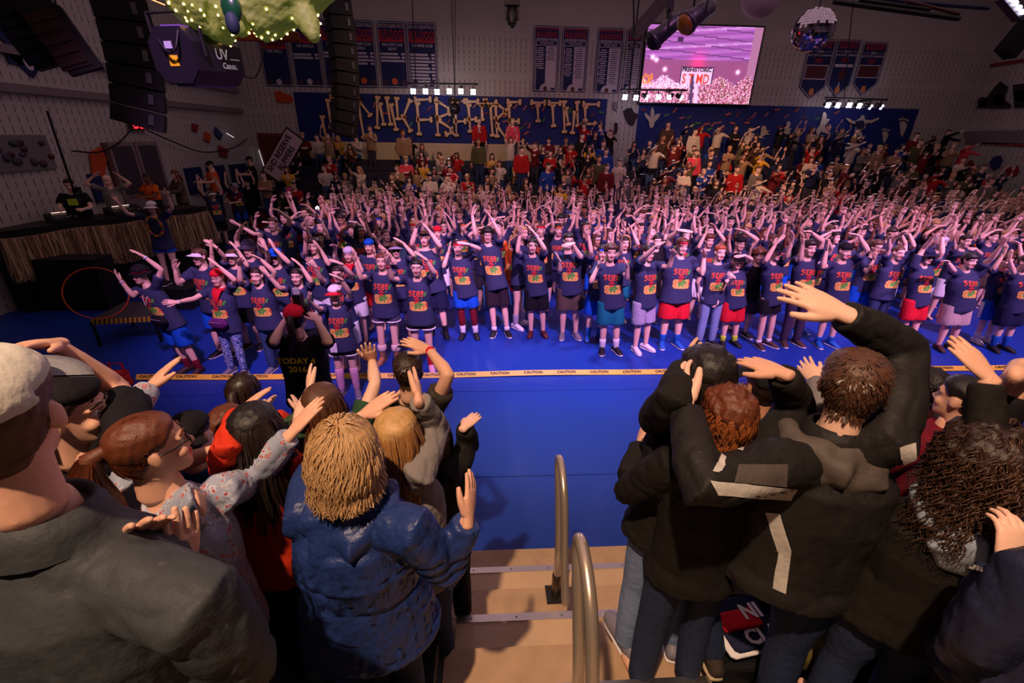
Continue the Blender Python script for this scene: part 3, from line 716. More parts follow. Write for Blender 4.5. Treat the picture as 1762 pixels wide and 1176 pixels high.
for s, zz, sz, xo in (('UV', 0.03, 0.13, -0.02), ('Canon', -0.065, 0.075, 0.06)):
    v, f = text_mesh(s, sz, 0.003); v = xform(v+np.array([0.17+xo, -0.004, zz]), rotz(math.pi/2), (0.25, -0.06, 0)); part('lettering', (xform(v, Mu), f), mat('uv_text', (225, 222, 235), 0.6, emit=(200, 195, 215), estr=0.15), t)
part('light_stripe', uvx(box2((0.251, 0.20, -0.005), (0.254, 0.33, 0.003))), mat('uv_text', (0, 0, 0)), t)
cable([pc(405, 112, 4.7), pc(420, 130, 4.8), pc(440, 132, 4.9), pc(452, 95, 4.9), pc(470, -20, 5)], 0.008, 'black cable looping from the octagonal lamp box')

# green dragon lantern with fairy lights
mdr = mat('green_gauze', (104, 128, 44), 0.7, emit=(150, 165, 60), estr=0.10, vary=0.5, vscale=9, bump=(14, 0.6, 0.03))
dz = 4.4
D = lambda u, v, k=dz: pc(u, v, k)
parts = [tube([D(300, -60), D(330, 0), D(380, 18), D(430, 14), D(490, -10), D(560, -50)], [0.16, 0.24, 0.29, 0.30, 0.27, 0.22], 16),
         tube([D(500, -5), D(520, 20), D(533, 45), D(540, 66)], [0.12, 0.12, 0.09, 0.05], 12),
         tube([D(390, 10), D(405, 40), D(412, 50)], [0.24, 0.15, 0.08], 12), tube([D(320, 0), D(318, 22)], [0.12, 0.08], 10)]
V, F = cat_mesh(parts); V, F = remesh(V, F, 0.02, 4)
N = normals(V, F); V = V+N*(vnoise(V, 16, 4)*0.022+vnoise(V, 40, 5)*0.008)[:, None]
c0 = D(420, 10); dr = thing('dragon_lantern', 'green gauze dragon lantern full of warm fairy lights hanging at the top', 'decoration', c0)
obj('gauze_body', mesh('gauze_body', V-c0, F, [mdr]), dr)
mfl = mat('fairy_light', (255, 230, 150), 0.4, emit=(255, 205, 110), estr=9.0)
idx = RN.choice(len(V), 210, replace=False); bulbs = [ellipsoid(V[i]-c0+N[i]*0.004, 0.008+0.005*RN.rand(), 6, 4) for i in idx]
Vb, Fb = cat_mesh(bulbs); o = obj('fairy_lights', mesh('fairy_lights', Vb, Fb, [mfl]), dr); o['kind'] = 'stuff'
v, f = ellipsoid(D(398, 14, 4.08)-c0, (0.09, 0.06, 0.12), 12, 8); part('glass_bottle', (v, f), mat('green_glass', (14, 70, 34), 0.25, spec=0.6), dr, True)
v, f = ellipsoid(D(400, 40, 4.08)-c0, (0.06, 0.05, 0.09), 12, 8); part('teal_panel', (v, f), mat('teal_cloth', (16, 40, 48), 0.7), dr, True)
o = obj('rust_drape', mesh('rust_drape', *box(D(440, 62, 4.75)-D(440, 62, 4.75), (0.9, 0.05, 0.10)), [mat('rust_cloth', (90, 26, 16), 0.8)], smooth=False), None, D(440, 62, 4.75)); tag(o, 'dark rust cloth strip hanging under the dragon lantern', 'cloth')
bv = o.modifiers.new('b', 'BEVEL'); bv.width = 0.02; bv.segments = 2
# red indicator streak
o = obj('lamp_strip', mesh('lamp_strip', *tube([(-0.07, 0, 0.02), (0.07, 0, -0.03)], [0.006, 0.006], 6), [mat('orange_glow', (255, 140, 90), 0.4, emit=(255, 150, 90), estr=3.0)]), None, pc(272, 3, 5.6)); tag(o, 'short glowing orange lamp strip at the top left', 'lamp')

# mirror ball with real facets
mb = thing('mirror_ball', 'mirror ball hanging near the top right', 'mirror ball', pc(1400, 52, 8.2))
rb = 0.345; tiles = 0
mmir = mat('mirror_tile', (205, 200, 215), 0.06, 1.0, vary=0.25, vscale=40); mgap = mat('mirror_gap', (30, 26, 34), 0.5)
v, f = ellipsoid((0, 0, 0), rb-0.006, 24, 16); part('core', (v, f), mgap, mb, True)
TV = []; TF = []; n0 = 0
for i in range(24):
    th = -math.pi/2+math.pi*(i+0.5)/24; nn = max(4, int(48*math.cos(th)))
    for j in range(nn):
        a = 2*math.pi*j/nn; d = np.array([math.cos(th)*math.cos(a), math.cos(th)*math.sin(a), math.sin(th)])
        jit = nrm(d+RN.normal(size=3)*0.05); sd = nrm(np.cross((0, 0, 1), jit)); up = np.cross(jit, sd)
        hw = rb*math.cos(th)*math.pi/nn*0.9; hh = rb*math.pi/24/2*0.9; c = d*rb
        TV += [c-sd*hw-up*hh, c+sd*hw-up*hh, c+sd*hw+up*hh, c-sd*hw+up*hh]; TF.append((n0, n0+1, n0+2, n0+3)); n0 += 4
o = part('mirror_tiles', (np.array(TV), TF), mmir, mb); o['kind'] = 'stuff'
part('hanger', tube([(0, 0, rb), (0.02, 0, rb+0.9)], [0.012]*2, 6), mdark, mb)
# stage lamps (par cans)
mcan = mat('par_can_grey', (70, 66, 78), 0.35, 0.7); mgel = mat('amber_gel', (110, 64, 16), 0.4, emit=(150, 80, 10), estr=0.05)
def par_can(c, tip, r, L, label, gel):
    t = thing('par_can', label, 'stage light', c, 'hanging stage lamps'); d = nrm(tip)
    part('can', tube([-d*L*0.5, -d*L*0.42, d*L*0.1, d*L*0.5], [r*0.6, r*0.85, r*0.9, r], 18), mcan, t, True)
    part('collar', tube([d*L*0.42, d*L*0.56], [r*1.18, r*1.18], 18, cap=False), mcan, t, True)
    part('gel_frame', tube([d*L*0.56, d*L*0.575], [r*1.05, r*1.05], 18), gel, t, True)
    sd = nrm(np.cross(d, (0, 0, 1)))
    part('yoke', tube([sd*r*1.05, sd*r*1.05+np.array([0, 0, r*1.9]), -sd*r*1.05+np.array([0, 0, r*1.9]), -sd*r*1.05], [0.016]*4, 6), mdark, t)
    part('clamp', box((0, 0, r*2.2), (0.09, 0.09, 0.14)), mdark, t)
    part('safety_cable', tube(smooth_path([(0, 0, r*2.3), (0.05, 0, r*3.2), (0.02, 0, r*5.5)], 5), [0.012]*11, 6), mdark, t)
    return t
par_can(pc(1148, 50, 7.6), (-0.75, 0.15, -0.62), 0.14, 0.50, 'grey stage lamp pointing down-left over the video screen', mdark)
par_can(pc(1203, 24, 6.6), (-0.80, -0.25, -0.55), 0.135, 0.46, 'grey stage lamp with an amber rim, right of the other hanging lamp', mgel)
# sloping truss arm and the round duct end
arm = thing('roof_brace', 'sloping grey roof brace beside the stage lamps', 'beam', py(1120, 20, 19))
a, b = py(1092, 58, 19)-py(1120, 20, 19), py(1165, -25, 19)-py(1120, 20, 19)
part('beam', tube([a, b], [0.22, 0.22], 4), mat('beam_grey', (96, 84, 90), 0.6), arm)
part('chain', tube([py(1090, -10, 18.8)-py(1120, 20, 19), py(1091, 62, 18.8)-py(1120, 20, 19)], [0.03]*2, 6), mdark, arm)
o = obj('duct_end', mesh('duct_end', *ellipsoid((0, 0, 0), (0.62, 0.6, 0.6), 20, 14), [mat('duct_white', (170, 150, 160), 0.6)]), None, py(1312, -8, 17)); tag(o, 'pale rounded duct end at the top edge', 'duct')
# folded hoop frame at the upper right
hf = thing('basketball_hoop', 'folded basketball hoop frame under the roof at upper right', 'hoop frame', py(1540, 10, 15))
o0 = py(1540, 10, 15)
part('pole', tube([py(1436, 3, 15)-o0, py(1650, 32, 15)-o0], [0.07]*2, 8), mdark, hf); part('pole', tube([py(1500, -2, 15.6)-o0, py(1700, 14, 15.6)-o0], [0.06]*2, 8), mat('frame_blue', (20, 24, 60), 0.5), hf)
part('brace', tube([py(1560, 2, 15)-o0, py(1650, 24, 15)-o0], [0.05]*2, 8), mat('frame_red', (70, 20, 24), 0.5), hf); part('brace', tube([py(1480, 0, 15)-o0, py(1600, 16, 15)-o0], [0.05]*2, 8), mdark, hf)
lb = thing('lamp_bar', 'short lit lamp bar in the upper right corner', 'stage light', pc(1740, 12, 7.0))
part('housing', box((0, 0, 0), (0.5, 0.14, 0.12), M=roty(0.55)), mdark, lb)
for k in range(4): v, f = ellipsoid(roty(0.55) @ np.array([-0.15+0.1*k, -0.09, 0.0]), (0.045, 0.02, 0.035), 10, 6); part('led_lens', (v, f), mlens, lb, True)
t = thing('wall_speaker', 'small black loudspeaker on the right wall', 'loudspeaker', pc(1750, 68, 14)); part('cabinet', box((0, 0, 0), (0.5, 0.4, 0.9), M=roty(0.5)), mdark, t); part('grille', box((0, -0.21, 0), (0.44, 0.02, 0.84), M=roty(0.5)), mgrille, t)

# ---------------------------------------------------------------- things on the right wall
mdk = mat('cutout_dark', (40, 26, 34), 0.8); mrd = mat('cutout_red', (130, 30, 34), 0.8)
def wall_cut(parts_, label, name, side='R', off=0.04):
    """flat card shapes fixed to a side wall; pts in photo pixels"""
    X = XR-off if side == 'R' else XL+off
    t = thing(name, label, 'cut-out', px(*parts_[0][0][0], X), 'wall cut-outs'); o0 = np.array(t.location)
    for pts, m, nm in parts_:
        P = [px(u, v, X)-o0 for u, v in pts]; n = len(P); s = -0.03 if side == 'R' else 0.03
        V = np.array(P+[p+np.array([s, 0, 0]) for p in P]); F = [tuple(range(n)), tuple(range(2*n-1, n-1, -1))]+[(i, (i+1) % n, n+(i+1) % n, n+i) for i in range(n)]
        part(nm, (V, F), m, t)
    return t
def circ(u, v, r, n=12, k=1.0): return [(u+r*k*math.cos(2*math.pi*i/n), v+r*math.sin(2*math.pi*i/n)) for i in range(n)]
wall_cut([([(1680, 186), (1700, 166), (1712, 150), (1722, 140), (1735, 150), (1728, 172), (1740, 180), (1738, 187)], mdk, 'body'), (circ(1692, 176, 9), mdk, 'wheel'), (circ(1720, 172, 11), mrd, 'wheel_hub'), ([(1744, 146), (1770, 143), (1770, 185), (1746, 186)], mdk, 'trailer'), (circ(1756, 166, 10), mrd, 'wheel_hub')], 'dark tractor cut-out with red wheels on the right wall', 'tractor_cutout')
wall_cut([([(1680, 114), (1762, 101), (1762, 107), (1680, 119)], mrd, 'card')], 'long dark red strip on the right wall', 'strip_cutout')
wall_cut([([(1662, 226), (1766, 224), (1766, 247), (1660, 248)], mtrim, 'card'), ([(1690, 245), (1766, 247), (1766, 253), (1690, 248)], mrd, 'card_edge')], 'long grey shelf strip low on the right wall', 'shelf_strip')
wall_cut([([(1668, 276), (1674, 276), (1677, 288), (1676, 299), (1670, 298), (1666, 296), (1664, 286)], mrd, 'card')], 'small red figure cut-out low on the right wall', 'figure_cutout')
wall_cut([([(1703, 280), (1710, 270), (1722, 268), (1726, 276), (1720, 288), (1712, 293), (1706, 288)], mat('cutout_blue', (40, 50, 100), 0.8), 'card')], 'small blue dragon cut-out low on the right wall', 'dragon_cutout')
wall_cut([([(1730, 290), (1752, 285), (1754, 296), (1748, 303), (1734, 303)], mrd, 'card')], 'small red beast cut-out low on the right wall', 'beast_cutout')
# cut-outs on the back wall
def back_cut(pts, m, label, name):
    P = [py(u, v, WY-0.02) for u, v in pts]; c = np.mean(P, axis=0); v, f = prism([(p[0]-c[0], p[2]-c[2]) for p in P], -0.03, 0)
    o = obj(name, mesh(name, v, f, [m], smooth=False), None, c); tag(o, label, 'cut-out', 'back wall cut-outs')
K = lambda *a: [(400+x/3.915, y/3.915) for x, y in a]
back_cut(K((280, 620), (320, 612), (345, 630), (390, 640), (408, 670), (400, 695), (350, 692), (305, 690), (290, 655)), mat('cutout_orange', (185, 70, 30), 0.8), 'small orange beast cut-out left of the bone mural', 'beast_cutout')
K3 = lambda *a: [(800+x/3.915, y/3.915) for x, y in a]
back_cut(K3((1065, 750), (1090, 730), (1120, 725), (1140, 760), (1170, 770), (1150, 810), (1130, 850), (1100, 835), (1075, 790)), mdk, 'black bird cut-out between the two murals', 'bird_cutout')
back_cut(K3((995, 690), (1020, 685), (1030, 720), (1018, 750), (998, 740)), mat('cutout_grey', (120, 110, 120), 0.8), 'small grey cut-out right of the bone mural', 'emblem_cutout')
back_cut(K3((1005, 830), (1028, 828), (1030, 870), (1018, 910), (1005, 890)), mdk, 'small dark cut-out above the seats between the murals', 'emblem_cutout')

# ---------------------------------------------------------------- left wall
def left_panel(u0, v0, u1, v1, m, th=0.05, off=0.0):
    a = px(u0, v0, XL+0.01); b = px(u1, v1, XL+0.01)
    return box2((XL+off, min(a[1], b[1]), min(a[2], b[2])), (XL+th, max(a[1], b[1]), max(a[2], b[2])))
cw = thing('climbing_wall', 'grey climbing wall panel with small holds on the left wall', 'climbing wall', (0, 0, 0))
part('panel', left_panel(-60, 232, 96, 290, None), mat('climb_grey', (110, 106, 110), 0.7), cw)
for i in range(14):
    p = px(R.uniform(-20, 90), R.uniform(238, 284), XL+0.06); v, f = ellipsoid(p, (0.04, R.uniform(0.06, 0.12), R.uniform(0.05, 0.09)), 8, 6)
    part('climbing_hold', (v, f), mat('hold_dark', (70, 36, 40), 0.6) if i % 2 else mat('hold_grey', (60, 60, 70), 0.6), cw, True)
dd = struct('door_1', left_panel(172, 246, 290, 330, None, 0.08), mat('door_frame_red', (96, 60, 60), 0.6))
a = px(172, 246, XL); b = px(290, 330, XL); yA, yB = sorted((a[1], b[1])); ym = (yA+yB)/2
for y0, y1 in ((yA+0.08, ym-0.03), (ym+0.03, yB-0.08)):
    lf = part('door_leaf', box2((XL+0.08, y0, 0.7), (XL+0.11, y1, 3.1)), mat('door_pale', (130, 112, 116), 0.6), dd)
    part('door_window', box2((XL+0.11, y0+0.1, 1.8), (XL+0.12, y1-0.1, 3.0)), mat('door_glass', (66, 60, 72), 0.2), lf)
d2 = struct('door_2', box2((XL+0.3, WY-0.05, 0.0), (XL+1.9, WY-0.001, 3.35)), mat('door_brown', (104, 44, 34), 0.6))
part('door_leaf', box2((XL+0.4, WY-0.08, 0.02), (XL+1.08, WY-0.05, 3.2)), mat('door_brown2', (90, 36, 28), 0.6), d2); part('door_leaf', box2((XL+1.12, WY-0.08, 0.02), (XL+1.8, WY-0.05, 3.2)), mat('door_brown2', (0, 0, 0)), d2)
ex = thing('exit_sign', 'glowing red exit sign over the left doors', 'sign', px(237, 215, XL+0.1))
part('housing', box((0, 0, 0), (0.08, 0.62, 0.26)), mat('exit_box', (60, 20, 24), 0.5), ex)
v, f = text_mesh('EXIT', 0.27, 0.008); part('lettering', (xform(v, rotz(math.pi/2), (0.05, 0, 0)), f), mat('exit_red', (255, 30, 40), 0.5, emit=(255, 40, 50), estr=3.0), ex)
mpad = mat('wall_pad_blue', (16, 28, 84), 0.6)
for k, (u0, v0, u1, v1) in enumerate(((315, 290, 352, 330), (353, 287, 392, 328), (393, 284, 430, 325), (148, 300, 182, 345))):
    p = obj('wall_pad', mesh('wall_pad', *left_panel(u0, v0, u1, v1, None, 0.09), [mpad], smooth=False)); tag(p, ('navy wall pad nearest the left doors', 'middle navy wall pad on the left wall', 'navy wall pad beside the brown doors', 'navy wall pad behind the table')[k], 'wall pad', 'wall pads')
for pts, m, lab in (([(330, 212), (340, 215), (338, 228), (330, 224)], mrd, 'small red leaf cut-out over the left doors'), ([(352, 226), (362, 232), (360, 246), (350, 240)], mat('cutout_orange', (185, 70, 30), 0.8), 'orange leaf cut-out on the left wall'), ([(370, 218), (383, 232), (378, 241), (368, 230)], mat('cutout_blue', (40, 50, 100), 0.8), 'blue leaf cut-out on the left wall'), ([(375, 250), (392, 258), (390, 272), (377, 268)], mrd, 'dark red leaf cut-out by the brown doors'), ([(153, 262), (172, 252), (182, 275), (178, 305), (158, 300)], mat('cutout_orange', (185, 70, 30), 0.8), 'large orange figure cut-out left of the left doors')):
    wall_cut([(pts, m, 'card')], lab, 'leaf_cutout', 'L')
cable([px(125, 260, XL+0.15), px(170, 262, XL+0.2), px(205, 245, XL+0.15), px(230, 218, XL+0.15)], 0.02, 'dark cable sagging from the exit sign to the left')
cable([px(255, 225, XL+0.15), px(300, 245, XL+0.2), px(350, 262, XL+0.2), px(400, 255, XL+0.2), px(425, 240, XL+0.15)], 0.02, 'dark cable sagging from the exit sign to the brown doors')
for (u, v_, lab) in ((396, 233, 'short bright streamer on the left wall'), (448, 272, 'bright streamer on the brown door')):
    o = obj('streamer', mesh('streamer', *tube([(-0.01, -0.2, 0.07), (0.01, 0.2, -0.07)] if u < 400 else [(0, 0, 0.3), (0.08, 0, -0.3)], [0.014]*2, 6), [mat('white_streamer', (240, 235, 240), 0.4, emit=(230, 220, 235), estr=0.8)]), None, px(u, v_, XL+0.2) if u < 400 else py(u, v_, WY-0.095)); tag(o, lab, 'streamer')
# slanted hand-lettered sign by the far bleacher
sg = thing('lettered_sign', 'slanted white hand-lettered reserve sign at the left end of the far bleacher', 'sign', py(487, 268, 18))
Ms = roty(-math.radians(52))
part('board', box((0, 0, 0), (1.75, 0.04, 0.62), M=Ms), mat('sign_white', (196, 176, 184), 0.7), sg); part('rim', box((0, 0.012, 0), (1.85, 0.03, 0.72), M=Ms), mink, sg)
for s, zz in (('SHD RESERVE', 0.13), ('RUPPERS', -0.14)):
    v, f = text_mesh(s, 0.27, 0.006); part('lettering', (xform(v*np.array([0.92, 1, 1])+np.array([0, -0.026, zz]), Ms), f), mink, sg)

# ---------------------------------------------------------------- DJ riser with the grass-skirted table
ra, rb_ = pz(-40, 405, 1.6), pz(352, 356, 1.6)
ra = ra+(rb_-ra)*max(0.0, (XL+0.45-ra[0])/(rb_[0]-ra[0])); u_ra = proj(ra)[0]
dirx = nrm((rb_-ra)*np.array([1, 1, 0])); nb_ = np.array([-dirx[1], dirx[0], 0])
if nb_[1] < 0: nb_ = -nb_
Lt = np.linalg.norm((rb_-ra)[:2]); ang = math.atan2(dirx[1], dirx[0])
dj = thing('skirted_table', 'long dark table with a dry grass skirt along its front', 'table', (ra[0], ra[1], 0.0), None, ang)
def clip_prism(x0, x1, y0, y1, z0, z1, xmin):
    P = [ra[:2]+dirx[:2]*x+nb_[:2]*y for x, y in ((x0, y0), (x1, y0), (x1, y1), (x0, y1))]; out = []
    for i in range(4):
        a_, b_ = P[i], P[(i+1) % 4]
        if a_[0] >= xmin: out.append(a_)
        if (a_[0] >= xmin) != (b_[0] >= xmin): out.append(a_+(b_-a_)*((xmin-a_[0])/(b_[0]-a_[0])))
    n = len(out); V = np.array([(p[0], p[1], z) for z in (z0, z1) for p in out]); return V, [tuple(range(n-1, -1, -1)), tuple(range(n, 2*n))]+[(i, (i+1) % n, n+(i+1) % n, n+i) for i in range(n)]
def to_dj(vf): return xform(vf[0]-np.array([ra[0], ra[1], 0]), rotz(-ang)), vf[1]
part('table_top', to_dj(clip_prism(0.0, Lt, -0.05, 0.9, 1.52, 1.6, XL+0.12)), mat('table_black', (20, 17, 18), 0.5), dj); part('cloth_edge', box2((0.0, -0.07, 1.46), (Lt, -0.03, 1.62)), mat('table_cloth_black', (14, 12, 13), 0.8), dj)
for xx in (0.3, Lt*0.5, Lt-0.1): part('leg', box2((xx-0.03, 0.1, 0.7), (xx+0.03, 0.16, 1.52)), mdark, dj)
GV = []; GF = []; n0 = 0
GM = []
for i in range(3600):
    x = RN.uniform(0.0, Lt); L_ = RN.uniform(0.62, 0.86); w = RN.uniform(0.004, 0.012); y = RN.uniform(-0.16, -0.06); dx = RN.normal()*0.05; dy = -RN.uniform(0.0, 0.07)
    top = 1.50-0.02*math.sin(x*4)
    GV += [(x-w, y, top), (x+w, y, top), (x+w+dx, y+dy, top-L_), (x-w+dx, y+dy, top-L_)]; GF.append((n0, n0+1, n0+2, n0+3)); n0 += 4; GM.append(RN.randint(3))
o = obj('grass_skirt', mesh('grass_skirt', np.array(GV), GF, [mat('dry_grass', (196, 164, 122), 0.8, vary=0.3, vscale=20), mat('dry_grass_dark', (104, 80, 58), 0.8), mat('dry_grass_mid', (150, 120, 88), 0.8)], GM, smooth=False), dj); o['kind'] = 'stuff'
rs_ = obj('stage_riser', mesh('stage_riser', *cat_mesh([clip_prism(0.0, Lt+0.3, 0.02, 2.0, 0.0, 0.66, XL+0.12), clip_prism(-0.02, Lt+0.3, -0.02, 2.05, 0.66, 0.7, XL+0.12)]), [mat('riser_black', (14, 13, 15), 0.7)], smooth=False)); tag(rs_, 'black stage riser under the grass-skirted table', 'stage')
def on_table(x, y): return np.array([ra[0], ra[1], 0])+dirx*x+nb_*y
# gear on the table
for i, (u, w, lab) in enumerate(((105, 0.5, 'black mixing console on the skirted table left of the grass corner'), (210, 0.7, 'long black mixing console in front of the orange-shirted man'))):
    s = (u-u_ra)/(352-u_ra)*Lt; p = on_table(s, 0.4); p[2] = 1.6
    t = thing('mixing_console', lab, 'console', p, 'table gear', ang)
    part('body', hexa(np.array([(-w/2, -0.25, 0), (w/2, -0.25, 0), (w/2, 0.25, 0), (-w/2, 0.25, 0)]), np.array([(-w/2, -0.25, 0.05), (w/2, -0.25, 0.05), (w/2, 0.25, 0.16), (-w/2, 0.25, 0.16)])), mdark, t)
    for k in range(8): part('fader', box((-w/2+0.06+k*(w-0.12)/7, -0.1+0.03*(k % 3), 0.095), (0.02, 0.04, 0.03)), mat('fader_grey', (150, 150, 160), 0.5), t)
    part('lamp_strip', box((0, 0.2, 0.165), (w*0.5, 0.02, 0.01)), mat('console_glow', (255, 220, 200), 0.4, emit=(255, 210, 190), estr=1.5), t)
o = thing('laptop', 'open laptop on the skirted table', 'laptop', on_table((265-u_ra)/(352-u_ra)*Lt, 0.45)+np.array([0, 0, 1.6]), None, ang)
part('keyboard', box((0, 0, 0.01), (0.34, 0.24, 0.02)), mdark, o); part('lid', box((0, -0.14, 0.13), (0.34, 0.015, 0.24)), mdark, o); part('display', box((0, -0.13, 0.13), (0.31, 0.006, 0.21)), mat('laptop_glow', (200, 120, 120), 0.4, emit=(230, 150, 140), estr=0.8), o)
mtrip = thing('speaker_pole', 'thin black pole rising beside the climbing wall', 'pole', on_table(1.6, 0.5)+np.array([0, 0, 0.7])); part('pole', tube([(0, 0, 0), (0.25, -0.2, 3.0)], [0.03, 0.02], 8), mdark, mtrip); part('clamp', box((0.12, 0, 1.5), (0.1, 0.1, 0.12)), mdark, mtrip); part('foot', box((0, 0, 0.02), (0.3, 0.3, 0.04)), mdark, mtrip)
# black subwoofer stack in front
q = pz(162, 447, 1.05); swd = q[0]-(XL+0.1)
sub = thing('subwoofer', 'big black speaker box in the dark at the left', 'loudspeaker', (q[0]-swd/2, q[1]+0.2, 0))
part('cabinet', box((0, 0, 0.525), (swd, 0.5, 1.05)), mat('riser_black', (0, 0, 0)), sub); part('grille', box((0, -0.26, 0.52), (swd*0.94, 0.02, 0.92)), mgrille, sub)
for sx in (-1, 1): part('handle', box((sx*swd*0.4, -0.27, 0.95), (0.2, 0.03, 0.06)), mdark, sub)
# low platform with hazard-striped edge
pl = thing('low_platform', 'low dark platform with a black and yellow striped edge behind the first dancer', 'platform', pz(205, 585, 0.0)); pc0 = np.array(pl.location)
t4 = np.array([pz(u, v, 0.48)-pc0 for u, v in ((155, 551), (268, 545), (262, 521), (215, 519))])
part('deck', hexa(t4-np.array([0, 0, 0.08]), t4), mat('platform_grey', (56, 50, 54), 0.7), pl)
for i in range(14):
    p0 = t4[0]+(t4[1]-t4[0])*i/14; p1 = t4[0]+(t4[1]-t4[0])*(i+0.55)/14; e = np.array([0, -0.012, 0]); dz_ = np.array([0, 0, -0.085])
    part('hazard_stripe', hexa(np.array([p0+dz_+e, p1+dz_+e, p1+dz_, p0+dz_]), np.array([p0+e+(0.02, 0, 0.004), p1+e+(0.02, 0, 0.004), p1+(0.02, 0, 0.004), p0+(0.02, 0, 0.004)])), mat('hazard_yellow', (210, 160, 40), 0.6), pl)
for i in range(4):
    a = t4[i]*np.array([0.95, 0.98, 0]); a[2] = 0; part('leg', tube([a, a+np.array([0, 0, 0.44])], [0.025]*2, 8), mdark, pl)
hp = pz(178, 548, 0.52); hoop = [(0.42*math.cos(t_), 0, 0.42+0.42*math.sin(t_)) for t_ in np.linspace(0, 2*math.pi, 40)]
o = obj('hoop', mesh('hoop', *tube(np.array(hoop) @ (rotz(0.5) @ rotx(-0.35)).T, [0.011]*40, 8), [mat('orange_hoop', (205, 70, 24), 0.45)]), None, hp); tag(o, 'orange plastic hoop standing on the low platform', 'hoop')
# red carry lantern on the floor
rl = thing('carry_case', 'small red plastic case with a carry handle on the floor', 'case', pz(212, 664, 0.0))
mrp = mat('red_plastic', (190, 30, 26), 0.4)
v, f = tube([(0, 0, 0.02), (0, 0, 0.16)], [(0.13, 0.09), (0.11, 0.075)], 16, sq=4); part('body', (v, f), mrp, rl); part('lid', box((0, 0, 0.20), (0.2, 0.13, 0.05)), mrp, rl)
part('handle', tube([(-0.085, 0, 0.2), (-0.09, 0, 0.36), (0.09, 0, 0.36), (0.085, 0, 0.2)], [0.017]*4, 8), mrp, rl); part('sticker', box((0.02, -0.095, 0.10), (0.1, 0.01, 0.06)), mat('sticker_yellow', (0, 0, 0)), rl)
# tripod near the second mural
tr = thing('tripod', 'camera tripod standing among the far spectators', 'tripod', (5.6, 17.0, FZ(2)))
for k in range(3):
    a_ = k*2.1; part('leg', tube([(0.28*math.cos(a_), 0.28*math.sin(a_), 0), (0.02*math.cos(a_), 0.02*math.sin(a_), 0.95)], [0.012]*2, 6), mat('rig_steel', (0, 0, 0)), tr)
part('column', tube([(0, 0, 0.9), (0, 0, 1.3)], [0.02]*2, 6), mdark, tr); part('head', box((0, 0, 1.36), (0.16, 0.22, 0.14)), mdark, tr)
# orange safety post with lamp
sp_ = thing('marker_post', 'slim orange post with a white lamp head at the left of the crowd', 'post', py(549, 378, 13)*np.array([1, 1, 0])); part('post', tube([(0, 0, 0), (0, 0, 1.45)], [0.03]*2, 8), mat('post_orange', (220, 70, 30), 0.5, emit=(200, 50, 20), estr=0.15), sp_); v, f = ellipsoid((0, 0, 1.52), (0.05, 0.05, 0.07), 10, 8); part('lamp_head', (v, f), mat('post_lamp', (255, 250, 250), 0.4, emit=(255, 240, 245), estr=6), sp_, True); part('foot', tube([(0, 0, 0), (0, 0, 0.03)], [0.14, 0.12], 12), mdark, sp_)

# suspension lines up to the roof for everything that hangs
def hang(t, xy, z0, r=0.010, nm='suspension_cable'):
    L = t.matrix_world if False else t.location; c, s_ = math.cos(t.rotation_euler[2]), math.sin(t.rotation_euler[2])
    part(nm, tube([(xy[0], xy[1], z0), (xy[0], xy[1], 10.34-L[2])], [r]*2, 6), mdark, t)
for o_ in list(SC.objects):
    n_ = o_.name.split('.')[0]
    if o_.parent is None and o_.get('label'):
        if n_ == 'line_array': hang(o_, (-0.2, 0), 0.1, 0.02); hang(o_, (0.2, 0), 0.1, 0.02)
        elif n_ == 'flood_lamp': hang(o_, (0.03, 0.1), 0.35, 0.012)
        elif n_ == 'uv_lamp': hang(o_, (-0.05, 0.05), 1.5, 0.012)
        elif n_ == 'mirror_ball': hang(o_, (0.02, 0), 1.2)
        elif n_ == 'par_can': hang(o_, (0.02, 0), 0.5)
        elif n_ == 'moving_light': hang(o_, (0, 0), 0.3, 0.014)
        elif n_ == 'dragon_lantern': hang(o_, (-0.3, 0), 0.25, 0.004); hang(o_, (0.35, 0), 0.2, 0.004)
        elif n_ == 'lamp_bar': hang(o_, (0, 0), 0.04, 0.014)
        elif n_ == 'wall_speaker': hang(o_, (0, 0), 0.4, 0.014)
        elif n_ == 'lamp_strip': hang(o_, (0, 0), 0.0, 0.004)
# ================================================================== people
from mathutils.bvhtree import BVHTree
SKIN = [mat('skin_%d' % i, c, 0.5, vary=0.07, vscale=12, spec=0.35, bump=(140, 0.05, 0.002)) for i, c in enumerate(((236, 190, 168), (224, 172, 146), (240, 200, 182), (196, 140, 110), (120, 80, 60)))]
MLIP = mat('lips', (190, 92, 92), 0.45); MEYE = mat('eye_white', (232, 226, 222), 0.25); MIRIS = mat('iris_dark', (40, 30, 26), 0.15)
HAIRC = {n: mat('hair_'+n, c, 0.45, vary=0.35, vscale=30, spec=0.5, bump=(220, 0.5, 0.004)) for n, c in dict(black=(22, 18, 18), dark=(44, 28, 22), brown=(84, 52, 34), auburn=(98, 50, 30), blonde=(190, 148, 92), ginger=(150, 76, 40), grey=(150, 146, 142)).items()}

